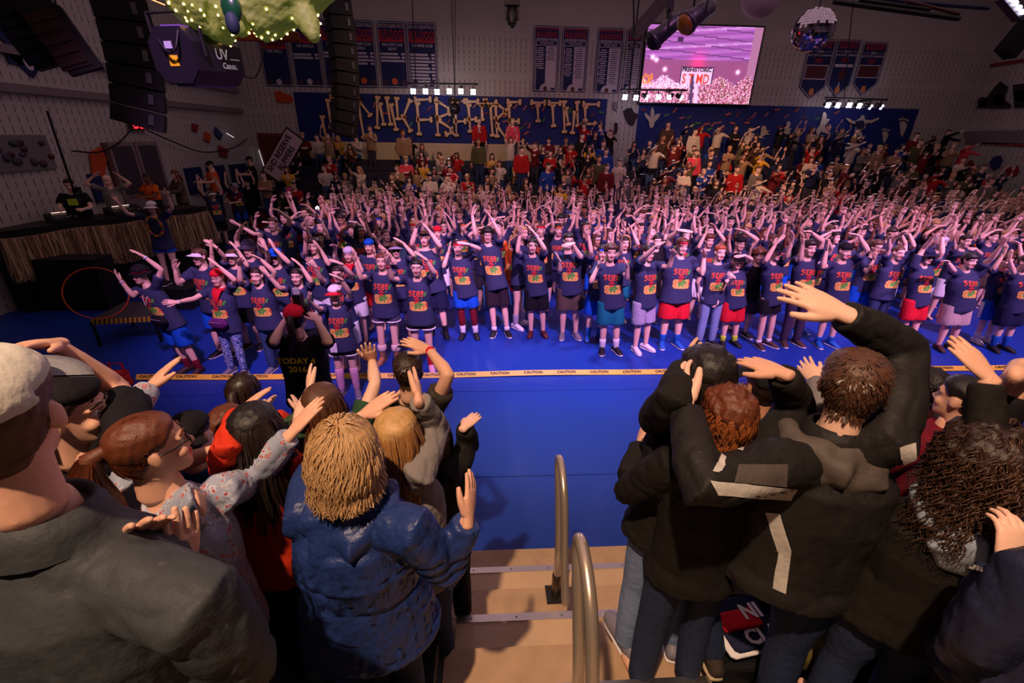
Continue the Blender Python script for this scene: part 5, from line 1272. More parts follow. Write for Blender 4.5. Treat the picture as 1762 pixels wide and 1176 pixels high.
def hat_objs(parent, J, kind, lod, m0, m1=None):
    for nm, V, F, sl in cap_parts(kind, min(lod, 1)):
        part(nm, (xform(V*J['hsc'], J['HM'], J['head']), F), (m1 or m0) if sl else m0, parent, True)
def to_head(J, V): return xform(np.asarray(V)*J['hsc'], J['HM'], J['head'])
def person(loc, J, lod, label, cat='person', group=None, skin=0, hair=('short', 'brown'), top=('tee', None), bottom=('shorts', None), shoes=None, socks=None, hat=None, glasses=None, prnt=False, legs=True, name='person', hi_hands=False, top_kw=None, bot_kw=None, fold=0.0, seed=1):
    V, F, mi = make_body(J, lod, legs, hi_hands)
    hm = HAIRC[hair[1]] if hair else HAIRC['brown']
    o = obj(name, mesh('body', V, F, [SKIN[skin], MLIP, MEYE, MIRIS, hm], mi), None, loc); tag(o, label, cat, group)
    vx = {0: 0.011, 1: 0.018, 2: 0.028}[lod]
    if top:
        TV, TF = make_top(J, top[0], vx, **dict(dict(dec=0.6 if lod == 0 else 0.30), **(top_kw or {})))
        if fold:
            N = normals(TV, TF); c1_ = (1-np.abs(vnoise(TV*np.array([1, 1, 2.0]), 13, seed)))**5; c2_ = (1-np.abs(vnoise(TV*np.array([1.4, 1, 1.2]), 24, seed+3)))**6; TV = TV+N*(fold*(0.5*vnoise(TV, 9, seed+5)-1.3*c1_-0.8*c2_+0.5))[:, None]
        tt = part({'tee': 'tee_shirt', 'tank': 'tank_top', 'long': 'sweater', 'jacket': 'jacket', 'coat': 'coat'}[top[0]], (TV, TF), top[1], o, True)
        if prnt:
            pm = print_mesh(J, TV, TF)
            if pm: part('chest_print', (pm[0], pm[1]), mprint, tt, False, fcol=pm[2])
        o['_'] = 0
    if bottom:
        BV, BF = make_bottom(J, bottom[0], vx, **(bot_kw or {}))
        part({'shorts': 'shorts', 'short_shorts': 'shorts', 'jeans': 'trousers', 'leggings': 'leggings'}[bottom[0]], (BV, BF), bottom[1], o, True)
    if shoes:
        for k in (1, -1):
            v, f, m = shoe_mesh(J, k); oo = obj('shoe', mesh('shoe', v, f, [shoes[0], shoes[1]], m), o)
    if socks:
        for k in (1, -1): part('sock', sock_mesh(J, k, socks[1]), socks[0], o, True)
    if hair and hair[0]:
        v, f = hair_mesh(hair[0], min(lod, 1), seed); part('hair', (to_head(J, v), f), hm, o, True)
    if hat: hat_objs(o, J, hat[0], lod, hat[1], hat[2] if len(hat) > 2 else None)
    if glasses:
        v, f = glasses_mesh(glasses == 'dark'); part('glasses', (to_head(J, v), f), mat('glasses_black', (16, 14, 16), 0.25), o, True)
    if '_' in o: del o['_']
    return o
# ------------------------------------------------------------------ cloth colours
def cloth(n, c, rough=0.8, **k): return mat('cloth_'+n, c, rough, vary=0.14, vscale=9, bump=(22, 0.35, 0.02), spec=0.2, sheen=0.0, **k)
NAVY = cloth('navy_tee', (50, 54, 86)); BLUE = cloth('royal_blue', (16, 84, 200)); REDC = cloth('red', (206, 24, 44)); BLK = cloth('black', (22, 20, 26)); DNAVY = cloth('dark_navy', (26, 30, 60)); TEAL = cloth('teal', (20, 110, 130))
JEAN = cloth('denim', (52, 74, 112)); LJEAN = cloth('light_denim', (120, 140, 175)); KHAKI = cloth('khaki', (190, 168, 160)); BROWN = cloth('brown_cargo', (88, 72, 62)); GREYL = cloth('light_grey', (160, 154, 176)); GREYD = cloth('dark_grey', (60, 56, 66)); PURP = cloth('purple', (90, 30, 96)); WHT = cloth('white', (228, 224, 228)); MAROON = cloth('maroon', (110, 18, 36)); HEATH = cloth('heather', (84, 78, 100))
SOCKW = WHT; RUBW = mat('white_sole', (220, 216, 218), 0.6); RUBB = mat('dark_sole', (30, 28, 32), 0.6); SHB = mat('black_shoe', (26, 24, 28), 0.5, bump=(60, 0.2, 0.004)); SHG = mat('grey_shoe', (120, 116, 126), 0.55); SHR = mat('red_shoe', (226, 50, 36), 0.5); SHBL = mat('blue_shoe', (24, 84, 170), 0.5); SHW = mat('white_shoe', (222, 216, 222), 0.5); SHM = mat('maroon_shoe', (80, 24, 36), 0.5); SHT = mat('tan_boot', (160, 112, 80), 0.7)
BROWNSH = mat('brown_shoe', (70, 44, 40), 0.55)
LEGG = mat('patterned_leggings', (90, 130, 190), 0.8)
def chevron(m):
    nt = m.node_tree; b = nt.nodes['Principled BSDF']; tc = nt.nodes.new('ShaderNodeTexCoord'); wv = nt.nodes.new('ShaderNodeTexWave'); wv.wave_profile = 'SAW'; wv.inputs['Scale'].default_value = 9; wv.inputs['Distortion'].default_value = 12; wv.inputs['Detail'].default_value = 1; wv.inputs['Detail Scale'].default_value = 2.5
    cr = nt.nodes.new('ShaderNodeValToRGB'); cr.color_ramp.interpolation = 'CONSTANT'; e = cr.color_ramp.elements; e[0].color = (*lin((36, 60, 120)), 1); e[1].position = 0.5; e[1].color = (*lin((205, 210, 230)), 1); x = e.new(0.75); x.color = (*lin((90, 140, 205)), 1)
    nt.links.new(tc.outputs['Object'], wv.inputs['Vector']); nt.links.new(wv.outputs['Fac'], cr.inputs[0]); nt.links.new(cr.outputs[0], b.inputs['Base Color'])
chevron(LEGG)
CR = dict(A=(180, 400, 4.523), B=(380, 360, 4.9), C=(560, 360, 4.9), D=(740, 340, 4.525), E=(930, 360, 4.525), F=(1130, 360, 4.525), G=(1330, 340, 4.522), H=(1530, 340, 4.198), P=(0, 0, 1))
def cpx(c, p): a, b, s = CR[c]; return (a+p[0]/s, b+p[1]/s)
def reach(S, L, u, v, near=True):
    d = ray(u, v); d = d/np.linalg.norm(d); q = S-CAM; t = np.dot(d, q); h2 = np.dot(q, q)-t*t
    if h2 >= L*L:
        P = CAM+d*t; return S+nrm(P-S)*L
    k = math.sqrt(L*L-h2); return CAM+d*(t-k if near else t+k)
HEROES = []
def hero(c, head, feet, arms, label, H=1.72, heading=0, hy=0, hp=0, hr=0, w=1.0, fem=False, far='', **kw):
    """pixel-guided dancer: arms = {'a': image-left arm (elbow, wrist, tip), 'b': image-right arm}"""
    hu = cpx(c, head)
    if feet is not None:
        root = pz(*cpx(c, feet), 0.0); P = py(*hu, root[1]); H = P[2]/0.935
        if H > 1.93: H = 1.93
        if H < 1.50: H = 1.50
        P2 = pz(*hu, H*0.935); lean = (P2-root)[:2]
        if np.linalg.norm(lean) > 0.45: lean = lean/np.linalg.norm(lean)*0.45
    else:
        P = pz(*hu, H*0.935); root = np.array([P[0], P[1], 0]); lean = (0, 0)
    J = joints(H, math.radians(heading), lean, 0.11+0.03*(w-1), w, fem)
    J['HM'] = head_frame(J['f'], math.radians(hy), math.radians(hp), math.radians(hr))
    for key, A in arms.items():
        k = 1 if key == 'a' else -1
        if math.cos(math.radians(heading)) < 0: k = -k
        S = J['sh'][k].copy()
        nr_ = key not in far
        e0 = reach(S+root, 0.172*H, *cpx(c, A[0]), nr_)-root
        el = np.clip((e0-S)[2]/(0.17*H), 0, 1); S2 = S+J['up']*0.030*H*el-J['r']*k*0.012*H*el
        e = reach(S2+root, 0.172*H, *cpx(c, A[0]), nr_)-root
        wr = reach(e+root, 0.150*H, *cpx(c, A[1]), nr_)-root
        tip = reach(wr+root, 0.105*H, *cpx(c, A[2]), nr_)-root
        set_arm(J, k, e, wr, tip-wr, **kw.get('hand', {}))
    for k in (1, -1):
        if k not in J['arm']:
            local_arm(J, k, (0.35, 0.6, 0.75), (-0.25, 0.5, 0.85))
    kw.pop('hand', None)
    o = person(root, J, 1, label, **kw)
    HEROES.append((o, root, H))
    return o, J, root
def T(m=None): return dict(top=('tee', m or NAVY), prnt=True)
S_ = dict
def acc(o, J, kind, m):
    """small worn accessories"""
    s = J['s']
    if kind == 'fanny':
        c = J['pelvis']+J['f']*0.165*s*J['w']+J['up']*0.02; v, f = tube([c-J['r']*0.13*s, c-J['r']*0.08*s, c+J['r']*0.08*s, c+J['r']*0.13*s], [(0.03, 0.04), (0.05, 0.085), (0.05, 0.085), (0.03, 0.04)], 12, ref=J['f'])
        b = part('waist_pack', (v, f), m, o, True); v, f = tube([c-J['r']*0.10*s+J['f']*0.05+J['up']*0.03, c+J['r']*0.10*s+J['f']*0.05+J['up']*0.03], [0.006]*2, 6); part('zip', (v, f), mat('zip_grey', (130, 120, 140), 0.4), b)
    if kind == 'scarf':
        n = J['neck']; P = [n+J['r']*0.075*s*math.cos(a)+J['f']*(0.075*s*math.sin(a)+0.02) for a in np.linspace(0, 2*math.pi, 14)]
        V, F = cat_mesh([tube(P, [0.026]*14, 8), tube([n+J['f']*0.10*s, n+J['f']*0.15*s-J['up']*0.08*s, n+J['f']*0.17*s-J['up']*0.18*s], [(0.075, 0.02), (0.055, 0.018), (0.01, 0.01)], 12, ref=J['r'])]); part('neck_scarf', (V, F), m, o, True)
    if kind in ('band_l', 'band_r'):
        k = -1 if kind == 'band_l' else 1; A = J['arm'][k]; d = nrm(A['w']-A['e']); part('wristband', tube([A['w']-d*0.035, A['w']-d*0.015], [0.031*s]*2, 10, cap=False), m, o, True)
    if kind == 'lanyard':
        n = J['neck']; c = J['chest']+J['f']*0.15*s; P = [n+J['r']*0.06*s+J['up']*0.0, c+J['r']*0.04*s+J['up']*0.05, c-J['up']*0.05+J['f']*0.02, c-J['r']*0.04*s+J['up']*0.05, n-J['r']*0.06*s]; part('lanyard', tube(P, [0.004]*5, 5), m, o)
    if kind == 'trim':
        for k in (1, -1):
            h, kn = J['hip'][k], J['knee'][k]; p = h+(kn-h)*0.40; v, f = tube([p, p+(kn-h)*0.03], [0.118*s]*2, 16, cap=False, ref=J['r']); part('shorts_trim', (v, f), m, o, True)
    if kind == 'stripe':
        for k in (1, -1):
            h, kn = J['hip'][k], J['knee'][k]; a_ = h+J['r']*k*0.118*s*J['w']+(kn-h)*0.1; b_ = h+J['r']*k*0.128*s*J['w']+(kn-h)*0.9; part('shorts_stripe', tube([a_, b_], [(0.035, 0.008)]*2, 8, ref=J['f']), m, o, True)
WB = mat('wristband_white', (190, 200, 235), 0.5); WBR = mat('wristband_red', (210, 30, 50), 0.6)
D1 = 'navy-shirted dancer '
# --- the front line, left to right
o, J, _ = hero('A', (300, 330), (705, 1085), {'a': ((225, 500), (120, 370), (55, 275)), 'b': ((440, 290), (300, 185), (185, 125))}, D1+'at the far left in a red and black hat, arms spread', heading=-20, hy=0.3, hp=-0.35, hr=0.25, glasses='clear', hat=('bucket', BLK, REDC), hair=('short', 'dark'), bottom=('shorts', BLUE), shoes=(BROWNSH, RUBB), socks=(MAROON, 0.35), **T())
acc(o, J, 'fanny', BLK); acc(o, J, 'band_r', WB); acc(o, J, 'band_l', WB); acc(o, J, 'lanyard', WHT)
o, J, _ = hero('A', (885, 350), (1045, 1098), {'a': ((690, 520), (560, 545), (405, 540)), 'b': ((1010, 370), (865, 245), (770, 165))}, D1+'with red headscarf, red neckerchief and patterned leggings', heading=-10, hy=0.35, fem=True, w=1.12, glasses='clear', hat=('bandana', REDC), hair=('tail', 'auburn'), bottom=('leggings', LEGG), shoes=(SHG, RUBW), socks=(cloth('striped_sock', (200, 110, 130)), 0.35), **T())
acc(o, J, 'fanny', PURP); acc(o, J, 'scarf', REDC); acc(o, J, 'band_r', WB)
o, J, _ = hero('A', (745, 190), None, {'a': ((575, 410), (545, 285), (540, 200)), 'b': ((840, 270), (832, 150), (828, 50))}, D1+'in a white visor looking sideways, behind the spread-armed dancer', H=1.78, heading=-15, hy=-1.1, hat=('visor', WHT), hair=('short', 'brown'), bottom=('shorts', BLUE), shoes=(SHB, RUBW), **T())
acc(o, J, 'stripe', WHT)
hero('A', (1000, 190), None, {'a': ((930, 190), (860, 110), (760, 40)), 'b': ((1110, 260), (1030, 130), (970, 60))}, D1+'in a bright white visor behind the red headscarf', H=1.70, fem=True, hat=('visor', WHT), hair=('tail', 'brown'), bottom=('shorts', BLK), shoes=(SHB, RUBW), **T())
hero('B', (310, 560), (505, 1362), {'a': ((165, 600), (155, 465), (155, 400)), 'b': ((450, 530), (330, 420), (235, 370))}, D1+'in blue jeans beside the photographer, hair pulled back', fem=True, w=1.08, hair=('tail', 'dark'), bottom=('jeans', JEAN), shoes=(SHG, RUBW), **T())
o, J, _ = hero('B', (240, 335), None, {'b': ((330, 330), (322, 280), (340, 200)), 'a': ((130, 250), (150, 180), (210, 95))}, D1+'in a dark bucket hat with a white patterned band', H=1.80, hat=('bucket', cloth('dusk', (70, 60, 90)), cloth('dots', (200, 190, 210))), hair=('short', 'dark'), **T())
hero('B', (465, 400), None, {'b': ((570, 450), (410, 290), (375, 190)), 'a': ((400, 420), (380, 330), (330, 230))}, D1+'in a blue and white cap and dark sunglasses', H=1.74, hat=('cap', BLUE, BLUE), glasses='dark', hair=('short', 'brown'), **T())
hero('B', (645, 565), None, {'a': ((500, 670), (400, 560), (320, 470)), 'b': ((760, 610), (650, 440), (565, 380))}, D1+'with dark pulled-back hair right behind the photographer', H=1.62, fem=True, hp=-0.2, hair=('tail', 'dark'), bottom=('shorts', BLK), shoes=(SHB, RUBW), **T())
hero('B', (785, 310), None, {'b': ((910, 470), (830, 320), (760, 235)), 'a': ((715, 370), (712, 260), (690, 190))}, D1+'smiling with dark hair behind the photographer camera', H=1.80, hair=('messy', 'dark'), **T())
o, J, _ = hero('B', (1080, 380), None, {'b': ((1190, 530), (1115, 320), (1050, 190)), 'a': ((960, 420), (965, 320), (925, 290))}, D1+'in a dotted headband and red neckerchief', H=1.68, fem=True, hat=('bandana', cloth('dots', (0, 0, 0))), hair=('long', 'brown'), **T())
acc(o, J, 'scarf', REDC)
hero('B', (990, 545), None, {'a': ((840, 590), (795, 480), (720, 400)), 'b': ((1100, 550), (1010, 460), (905, 420))}, D1+'in glasses half hidden behind the red cap', H=1.66, fem=True, glasses='clear', hair=('tail', 'dark'), **T())
o, J, _ = hero('B', (965, 720), None, {'b': ((1080, 700), (1010, 590), (915, 540)), 'a': ((830, 850), (745, 780), (732, 700))}, D1+'in a red and white cap and black shorts, looking down', H=1.60, heading=8, hp=-0.45, fem=True, hat=('cap', cloth('cap_white', (225, 215, 220)), REDC), hair=('tail', 'dark'), bottom=('short_shorts', BLK), shoes=(SHG, RUBW), socks=(cloth('pink_sock', (226, 170, 200)), 0.95), **T())
acc(o, J, 'trim', WHT); part('name_badge', box(J['pelvis']-J['r']*-0.09+J['f']*0.17+J['up']*-0.04, (0.09, 0.012, 0.13)), WHT, o)
hero('B', (445, 125), None, {'b': ((585, 90), (490, 15), (430, -10)), 'a': ((280, 210), (150, 135), (40, 75))}, D1+'standing tall at the dark left edge of the crowd', H=1.85, hair=('short', 'brown'), **T())
o, J, _ = hero('C', (475, 435), (548, 1285), {'a': ((300, 585), (250, 440), (215, 360)), 'b': ((550, 550), (512, 440), (525, 370))}, D1+'with a long braid, heather shorts and fur-topped boots', fem=True, hy=0.35, hair=('tail', 'auburn'), bottom=('short_shorts', HEATH), shoes=(SHT, SHT), socks=(SHT, 0.42), **T())
acc(o, J, 'trim', WHT)
for k in (1, -1):
    an, kn = J['ank'][k], J['knee'][k]; p = an+(kn-an)*0.42; part('fur_cuff', tube([p-J['up']*0.03, p+J['up']*0.03], [0.075]*2, 14), cloth('fur', (214, 190, 180)), o, True)
o, J, _ = hero('C', (770, 490), (833, 1352), {'a': ((560, 590), (520, 470), (525, 380)), 'b': ((915, 535), (840, 420), (745, 350))}, D1+'smiling with a dark ponytail, black shorts and red knee socks', fem=True, hy=0.1, hair=('tail', 'black'), bottom=('short_shorts', BLK), shoes=(cloth('pink_shoe', (214, 150, 180)), RUBW), socks=(REDC, 0.62), **T())
acc(o, J, 'trim', WHT); acc(o, J, 'band_r', WBR)
hero('C', (595, 340), None, {'b': ((745, 390), (640, 270), (540, 215)), 'a': ((590, 460), (510, 350), (445, 300))}, D1+'in a pale visor and dark wraparound shades', H=1.74, heading=10, hy=0.3, glasses='dark', hat=('visor', GREYL), hair=('messy', 'brown'), bottom=('shorts', DNAVY), **T())
hero('C', (840, 240), (955, 1068), {'a': ((730, 290), (770, 150), (795, 90)), 'b': ((965, 310), (845, 140), (797, 88))}, 'muscular dancer in a navy tank top and navy headband, hands joined overhead', w=1.12, top=('tank', NAVY), prnt=True, hat=('band', DNAVY), hair=('buzz', 'brown'), bottom=('shorts', DNAVY), shoes=(SHB, RUBB), socks=(BLK, 0.25))
hero('C', (370, 310), None, {'a': ((425, 480), (420, 380), (405, 285)), 'b': ((470, 330), (430, 260), (410, 205))}, D1+'in a bright blue headband between two raised arms', H=1.70, hat=('bandana', BLUE), hair=('short', 'brown'), bottom=('shorts', REDC), **T())
hero('C', (945, 195), None, {}, D1+'in a red headband behind the tank-top dancer', H=1.72, hat=('bandana', REDC), hair=('short', 'brown'), **T())
hero('C', (1000, 145), None, {'b': ((1090, 160), (1050, 80), (1005, 20))}, D1+'with glasses and dark hair behind the joined hands', H=1.70, fem=True, glasses='clear', hair=('tail', 'dark'), **T())
o, J, _ = hero('D', (220, 385), (308, 1085), {'a': ((105, 545), (150, 405), (160, 330)), 'b': ((385, 400), (290, 362), (195, 345))}, D1+'in a red headband, bright blue shorts and maroon leggings, eyes closed', hp=-0.15, w=1.05, hat=('band', REDC), hair=('short', 'dark'), bottom=('shorts', BLUE), shoes=(SHB, RUBB), socks=(WHT, 0.38), bot_kw=dict(length=0.72), **T())
for k in (1, -1): v, f = sock_mesh(J, k, 0.98); an, kn = J['ank'][k], J['knee'][k]; part('legging_sleeve', tube([an+(kn-an)*0.40, an+(kn-an)*0.7, kn, kn+(J['hip'][k]-kn)*0.15], [0.055*J['s'], 0.062*J['s'], 0.060*J['s'], 0.066*J['s']], 12, ref=J['r']), MAROON, o, True)
o, J, _ = hero('D', (455, 290), (550, 1068), {'a': ((350, 275), (325, 115), (345, 45)), 'b': ((540, 280), (470, 150), (405, 55))}, 'tall '+D1+'with a dark bowl cut and both arms straight up', w=0.9, hy=0.35, hp=-0.2, glasses='clear', hair=('bowl', 'black'), bottom=('shorts', cloth('plum_black', (42, 30, 40))), shoes=(SHB, RUBW), socks=(WHT, 0.12), **T())
acc(o, J, 'stripe', cloth('sky_stripe', (30, 130, 200))); acc(o, J, 'band_l', WB)
hero('D', (712, 275), (690, 1005), {'a': ((655, 330), (690, 290), (705, 225)), 'b': ((800, 300), (790, 250), (750, 205))}, 'girl in navy and black shorts turned sideways behind the front line', fem=True, heading=55, hair=('tail', 'blonde'), bottom=('short_shorts', BLK), shoes=(SHW, RUBW), socks=(GREYL, 0.45), top=('tee', NAVY))
o, J, _ = hero('D', (800, 372), (832, 1072), {'a': ((680, 420), (700, 285), (705, 225)), 'b': ((892, 400), (805, 260), (740, 190))}, D1+'with cropped hair, black shorts with blue piping and maroon shoes', hair=('buzz', 'dark'), bottom=('shorts', BLK), shoes=(SHM, SHM), **T())
acc(o, J, 'stripe', cloth('sky_stripe', (0, 0, 0))); acc(o, J, 'band_l', WB)
hero('E', (220, 245), (220, 995), {'a': ((150, 505), (150, 400), (105, 335)), 'b': ((312, 375), (250, 270), (160, 290))}, D1+'shading his eyes, in glasses and brown cargo shorts', w=1.05, glasses='clear', hair=('short', 'dark'), bottom=('shorts', BROWN), shoes=(SHG, RUBW), **T())
hero('E', (478, 335), (410, 1015), {'a': ((395, 330), (372, 195), (345, 140))}, D1+'in a blue headband and blue socks, half hidden', hat=('band', BLUE), hair=('short', 'dark'), bottom=('shorts', BLUE), shoes=(SHBL, RUBB), socks=(SHBL, 0.4), **T())
hero('E', (550, 335), (530, 1112), {'a': ((390, 575), (450, 440), (470, 390)), 'b': ((672, 545), (675, 440), (655, 380))}, D1+'with brown hair looking right, in teal shorts and white socks', hy=-0.7, hair=('messy', 'brown'), bottom=('shorts', TEAL), shoes=(SHB, RUBW), socks=(WHT, 0.36), **T())
hero('E', (835, 340), (772, 1100), {'a': ((810, 370), (900, 290), (965, 255)), 'b': ((1000, 455), (1035, 350), (1050, 310))}, D1+'in glasses facing right, in pale grey shorts', heading=25, hy=-0.8, glasses='clear', hair=('short', 'dark'), bottom=('shorts', GREYL), shoes=(SHW, RUBW), **T())
o, J, _ = hero('F', (195, 285), (90, 1065), {'a': ((95, 225), (180, 165), (285, 178)), 'b': ((355, 510), (370, 370), (385, 315))}, 'stout '+D1+'in a red patterned headband and red shorts, blue shoes', w=1.28, hat=('band', cloth('red_pattern', (200, 40, 60))), hair=('short', 'brown'), bottom=('shorts', REDC), shoes=(SHBL, RUBW), socks=(SHBL, 0.32), **T())
hero('F', (490, 335), (370, 1052), {'a': ((315, 575), (318, 650), (320, 710)), 'b': ((525, 600), (460, 720), (430, 775))}, D1+'with ginger hair and arms down, in pale jeans', hy=0.6, far='ab', hair=('short', 'ginger'), bottom=('jeans', LJEAN), shoes=(SHB, RUBB), **T())
hero('F', (625, 405), (550, 1055), {'b': ((738, 390), (680, 362), (600, 372)), 'a': ((560, 595), (600, 530), (550, 490))}, 'short '+D1+'in a black cap and red shorts, saluting', w=1.12, hy=-0.4, hp=-0.2, hat=('cap', BLK), hair=('short', 'brown'), bottom=('shorts', REDC), shoes=(SHB, RUBB), socks=(cloth('lime_sock', (190, 220, 60)), 0.25), **T())
hero('F', (405, 245), None, {'a': ((328, 295), (400, 150), (410, 80)), 'b': ((525, 240), (450, 140), (425, 100))}, D1+'with auburn hair and hands joined high, behind the ginger one', H=1.74, hy=-0.3, hair=('messy', 'auburn'), **T())
hero('F', (645, 265), None, {'b': ((785, 240), (680, 170), (595, 140)), 'a': ((565, 330), (560, 240), (575, 160))}, D1+'in a black patterned cap and glasses, arm over his head', H=1.80, w=1.05, glasses='clear', hat=('bandana', BLK), hair=('short', 'dark'), **T())
hero('F', (925, 335), (822, 1068), {'a': ((850, 400), (940, 250), (1030, 170)), 'b': ((1010, 370), (1055, 250), (1062, 160))}, D1+'in short black shorts with both arms raised to the right', w=0.92, heading=15, hat=('cap', BLK), hair=('short', 'dark'), bottom=('shorts', BLK), shoes=(BROWNSH, RUBW), socks=(WHT, 0.1), bot_kw=dict(length=0.62), **T())
hero('G', (285, 392), (122, 1142), {'a': ((212, 485), (232, 360), (225, 270)), 'b': ((385, 340), (300, 275), (250, 255))}, D1+'in long dark purple trousers, looking right', hy=-0.9, hair=('messy', 'dark'), bottom=('jeans', cloth('dusk_trouser', (62, 48, 72))), shoes=(BROWNSH, RUBW), **T())
hero('G', (360, 425), None, {'b': ((455, 400), (430, 330), (390, 315))}, D1+'in profile between the purple trousers and the black beanie', H=1.68, hy=-1.0, hair=('short', 'dark'), bottom=('shorts', DNAVY), shoes=(SHBL, RUBW), **T())
o, J, _ = hero('G', (560, 415), (388, 1152), {'a': ((390, 545), (422, 400), (425, 335)), 'b': ((738, 410), (670, 300), (590, 270))}, D1+'in a black and white beanie and blue shorts', hat=('beanie', BLK, WHT), hair=('short', 'dark'), bottom=('shorts', BLUE), shoes=(SHBL, RUBW), socks=(SHBL, 0.2), **T())
hero('G', (800, 385), None, {'a': ((735, 625), (790, 480), (797, 420)), 'b': ((985, 520), (900, 410), (840, 395))}, D1+'in glasses and blue drawstring shorts, hand to his face', H=1.74, hy=-0.3, glasses='clear', hair=('messy', 'brown'), bottom=('shorts', BLUE), shoes=(SHB, RUBW), **T())
hero('G', (970, 430), None, {'b': ((1030, 350), (1000, 290), (1030, 255)), 'a': ((900, 400), (905, 320), (960, 270))}, D1+'in dark jeans right of the drawstring shorts', H=1.74, w=1.08, hy=0.2, hair=('buzz', 'brown'), bottom=('jeans', cloth('dark_denim', (44, 54, 88))), shoes=(SHB, RUBB), **T())
hero('H', (270, 425), (105, 1060), {'a': ((255, 360), (315, 290), (380, 230)), 'b': ((382, 400), (385, 280), (395, 225))}, D1+'in a navy cap and sunglasses with red shorts and red shoes', hy=-0.3, hp=0.1, glasses='dark', hat=('cap', DNAVY), hair=('short', 'brown'), bottom=('shorts', REDC), shoes=(SHR, SHR), socks=(WHT, 0.12), **T())
hero('H', (580, 455), (388, 1095), {'a': ((462, 525), (420, 465), (385, 452)), 'b': ((742, 440), (812, 345), (845, 270))}, 'stout '+D1+'in pale cargo shorts, dark shoes', w=1.3, hy=-0.2, hair=('bowl', 'black'), bottom=('shorts', KHAKI), shoes=(BROWNSH, RUBB), **T())
o, J, _ = hero('H', (842, 455), (655, 1045), {'a': ((755, 515), (840, 390), (860, 320)), 'b': ((955, 440), (940, 330), (872, 300))}, D1+'with a red and white scarf and blue shorts near the right edge', hy=-0.2, hair=('messy', 'brown'), bottom=('shorts', BLUE), shoes=(SHW, RUBW), socks=(WHT, 0.3), **T())
acc(o, J, 'scarf', cloth('red_white', (200, 120, 130))); acc(o, J, 'stripe', WHT)
hero('H', (985, 470), (775, 1100), {'a': ((900, 545), (870, 450), (885, 360))}, D1+'at the right edge in dark navy shorts and blue socks', w=1.1, hair=('short', 'dark'), bottom=('shorts', DNAVY), shoes=(SHB, RUBB), socks=(SHBL, 0.5), **T())
hero('H', (545, 315), None, {'b': ((665, 410), (620, 370), (575, 375)), 'a': ((470, 370), (470, 300), (500, 240))}, D1+'with cropped hair behind the pale cargo shorts', H=1.76, hair=('short', 'dark'), **T())
hero('H', (370, 325), None, {'b': ((480, 235), (490, 150), (455, 115))}, D1+'in a patterned headwrap with one bent arm up', H=1.78, hat=('bandana', cloth('dots', (0, 0, 0))), hair=('short', 'brown'), **T())
hero('H', (92, 325), None, {'b': ((180, 350), (140, 250), (215, 190)), 'a': ((10, 330), (60, 270), (140, 235))}, D1+'in glasses with forearms crossed overhead', H=1.76, glasses='clear', hair=('short', 'dark'), **T())
hero('P', (1075, 418), None, {'b': ((1098, 420), (1088, 398), (1080, 380)), 'a': ((1052, 425), (1055, 402), (1062, 385))}, D1+'in glasses between the teal and pale grey shorts', H=1.7, fem=True, hair=('long', 'dark'), bottom=('shorts', TEAL), shoes=(SHW, RUBW), **T())
hero('P', (1130, 415), None, {'b': ((1146, 400), (1152, 385), (1166, 372)), 'a': ((1115, 420), (1118, 400), (1122, 385))}, 'dancer in an all black tee behind the red patterned headband', H=1.74, hair=('short', 'dark'), top=('tee', BLK), bottom=('shorts', BLK), shoes=(SHB, RUBW))
hero('P', (1305, 440), None, {'b': ((1325, 450), (1330, 430), (1335, 412)), 'a': ((1285, 455), (1290, 435), (1296, 420))}, 'dancer with curly auburn hair in a dark tee and grey shorts', H=1.66, fem=True, hair=('curly', 'auburn'), top=('tee', BLK), bottom=('shorts', GREYD), shoes=(SHB, RUBW))
# ------------------------------------------------------------------ the rows behind: a library of posed dancers, copied one by one
def rand_arms(J, rs):
    def side(k):
        t = rs.randint(0, 5)
        j = lambda: rs.normal()*0.10
        if t == 0: local_arm(J, k, (0.30+j(), 0.45+j(), 0.8), (-0.35+j(), 0.25+j(), 0.9), hand=(-0.5, 0.2, 0.8))
        elif t == 1: local_arm(J, k, (0.25+j(), 0.2, 0.95), (-0.1+j(), 0.15+j(), 1.0))
        elif t == 2: local_arm(J, k, (0.55+j(), 0.35, 0.6), (-0.7+j(), 0.15, 0.6), hand=(-0.95, 0.1, 0.15))
        elif t == 3: local_arm(J, k, (0.5+j(), 0.5, 0.45), (0.1+j(), 0.25, 0.95), hand=(-0.4, 0.1, 0.9))
        else: local_arm(J, k, (0.35+j(), 0.35, 0.85), (0.25+j(), 0.1, 0.95), hand=(-0.1, 0.3, 0.9))
    side(1); side(-1)
def set_slot(o, i, m):
    o.material_slots[i].link = 'OBJECT'; o.material_slots[i].material = m
rs = np.random.RandomState(5)
LIB = []
for n in range(14):
    fem = n % 3 == 1; J = joints(1.72 if not fem else 1.64, 0.0, (rs.normal()*0.03, rs.normal()*0.03), 0.11, rs.uniform(0.92, 1.15), fem)
    rand_arms(J, rs); J['HM'] = head_frame(J['f'], rs.normal()*0.4, rs.normal()*0.15, 0)
    V, F, mi = make_body(J, 2); TV, TF = make_top(J, 'tee', 0.026); BV, BF = make_bottom(J, 'shorts', 0.030)
    hs = ('tail', 'long', 'bob')[n % 3 if fem else 0] if fem else ('short', 'messy', 'buzz', 'bowl')[n % 4]
    hv, hf = hair_mesh(hs, 2, n)
    pm = print_mesh(J, TV, TF)
    L = dict(body=mesh('body', V, F, [SKIN[0], MLIP, MEYE, MIRIS, HAIRC['brown']], mi), tee=mesh('tee_shirt', TV, TF, [NAVY]), sh=mesh('shorts', BV, BF, [BLK]), hair=mesh('hair', to_head(J, hv), hf, [HAIRC['brown']]), fem=fem, J=J, pr=mesh('chest_print', pm[0], pm[1], [mprint], smooth=False, fcol=pm[2]) if pm else None, bands={})
    LIB.append(L)
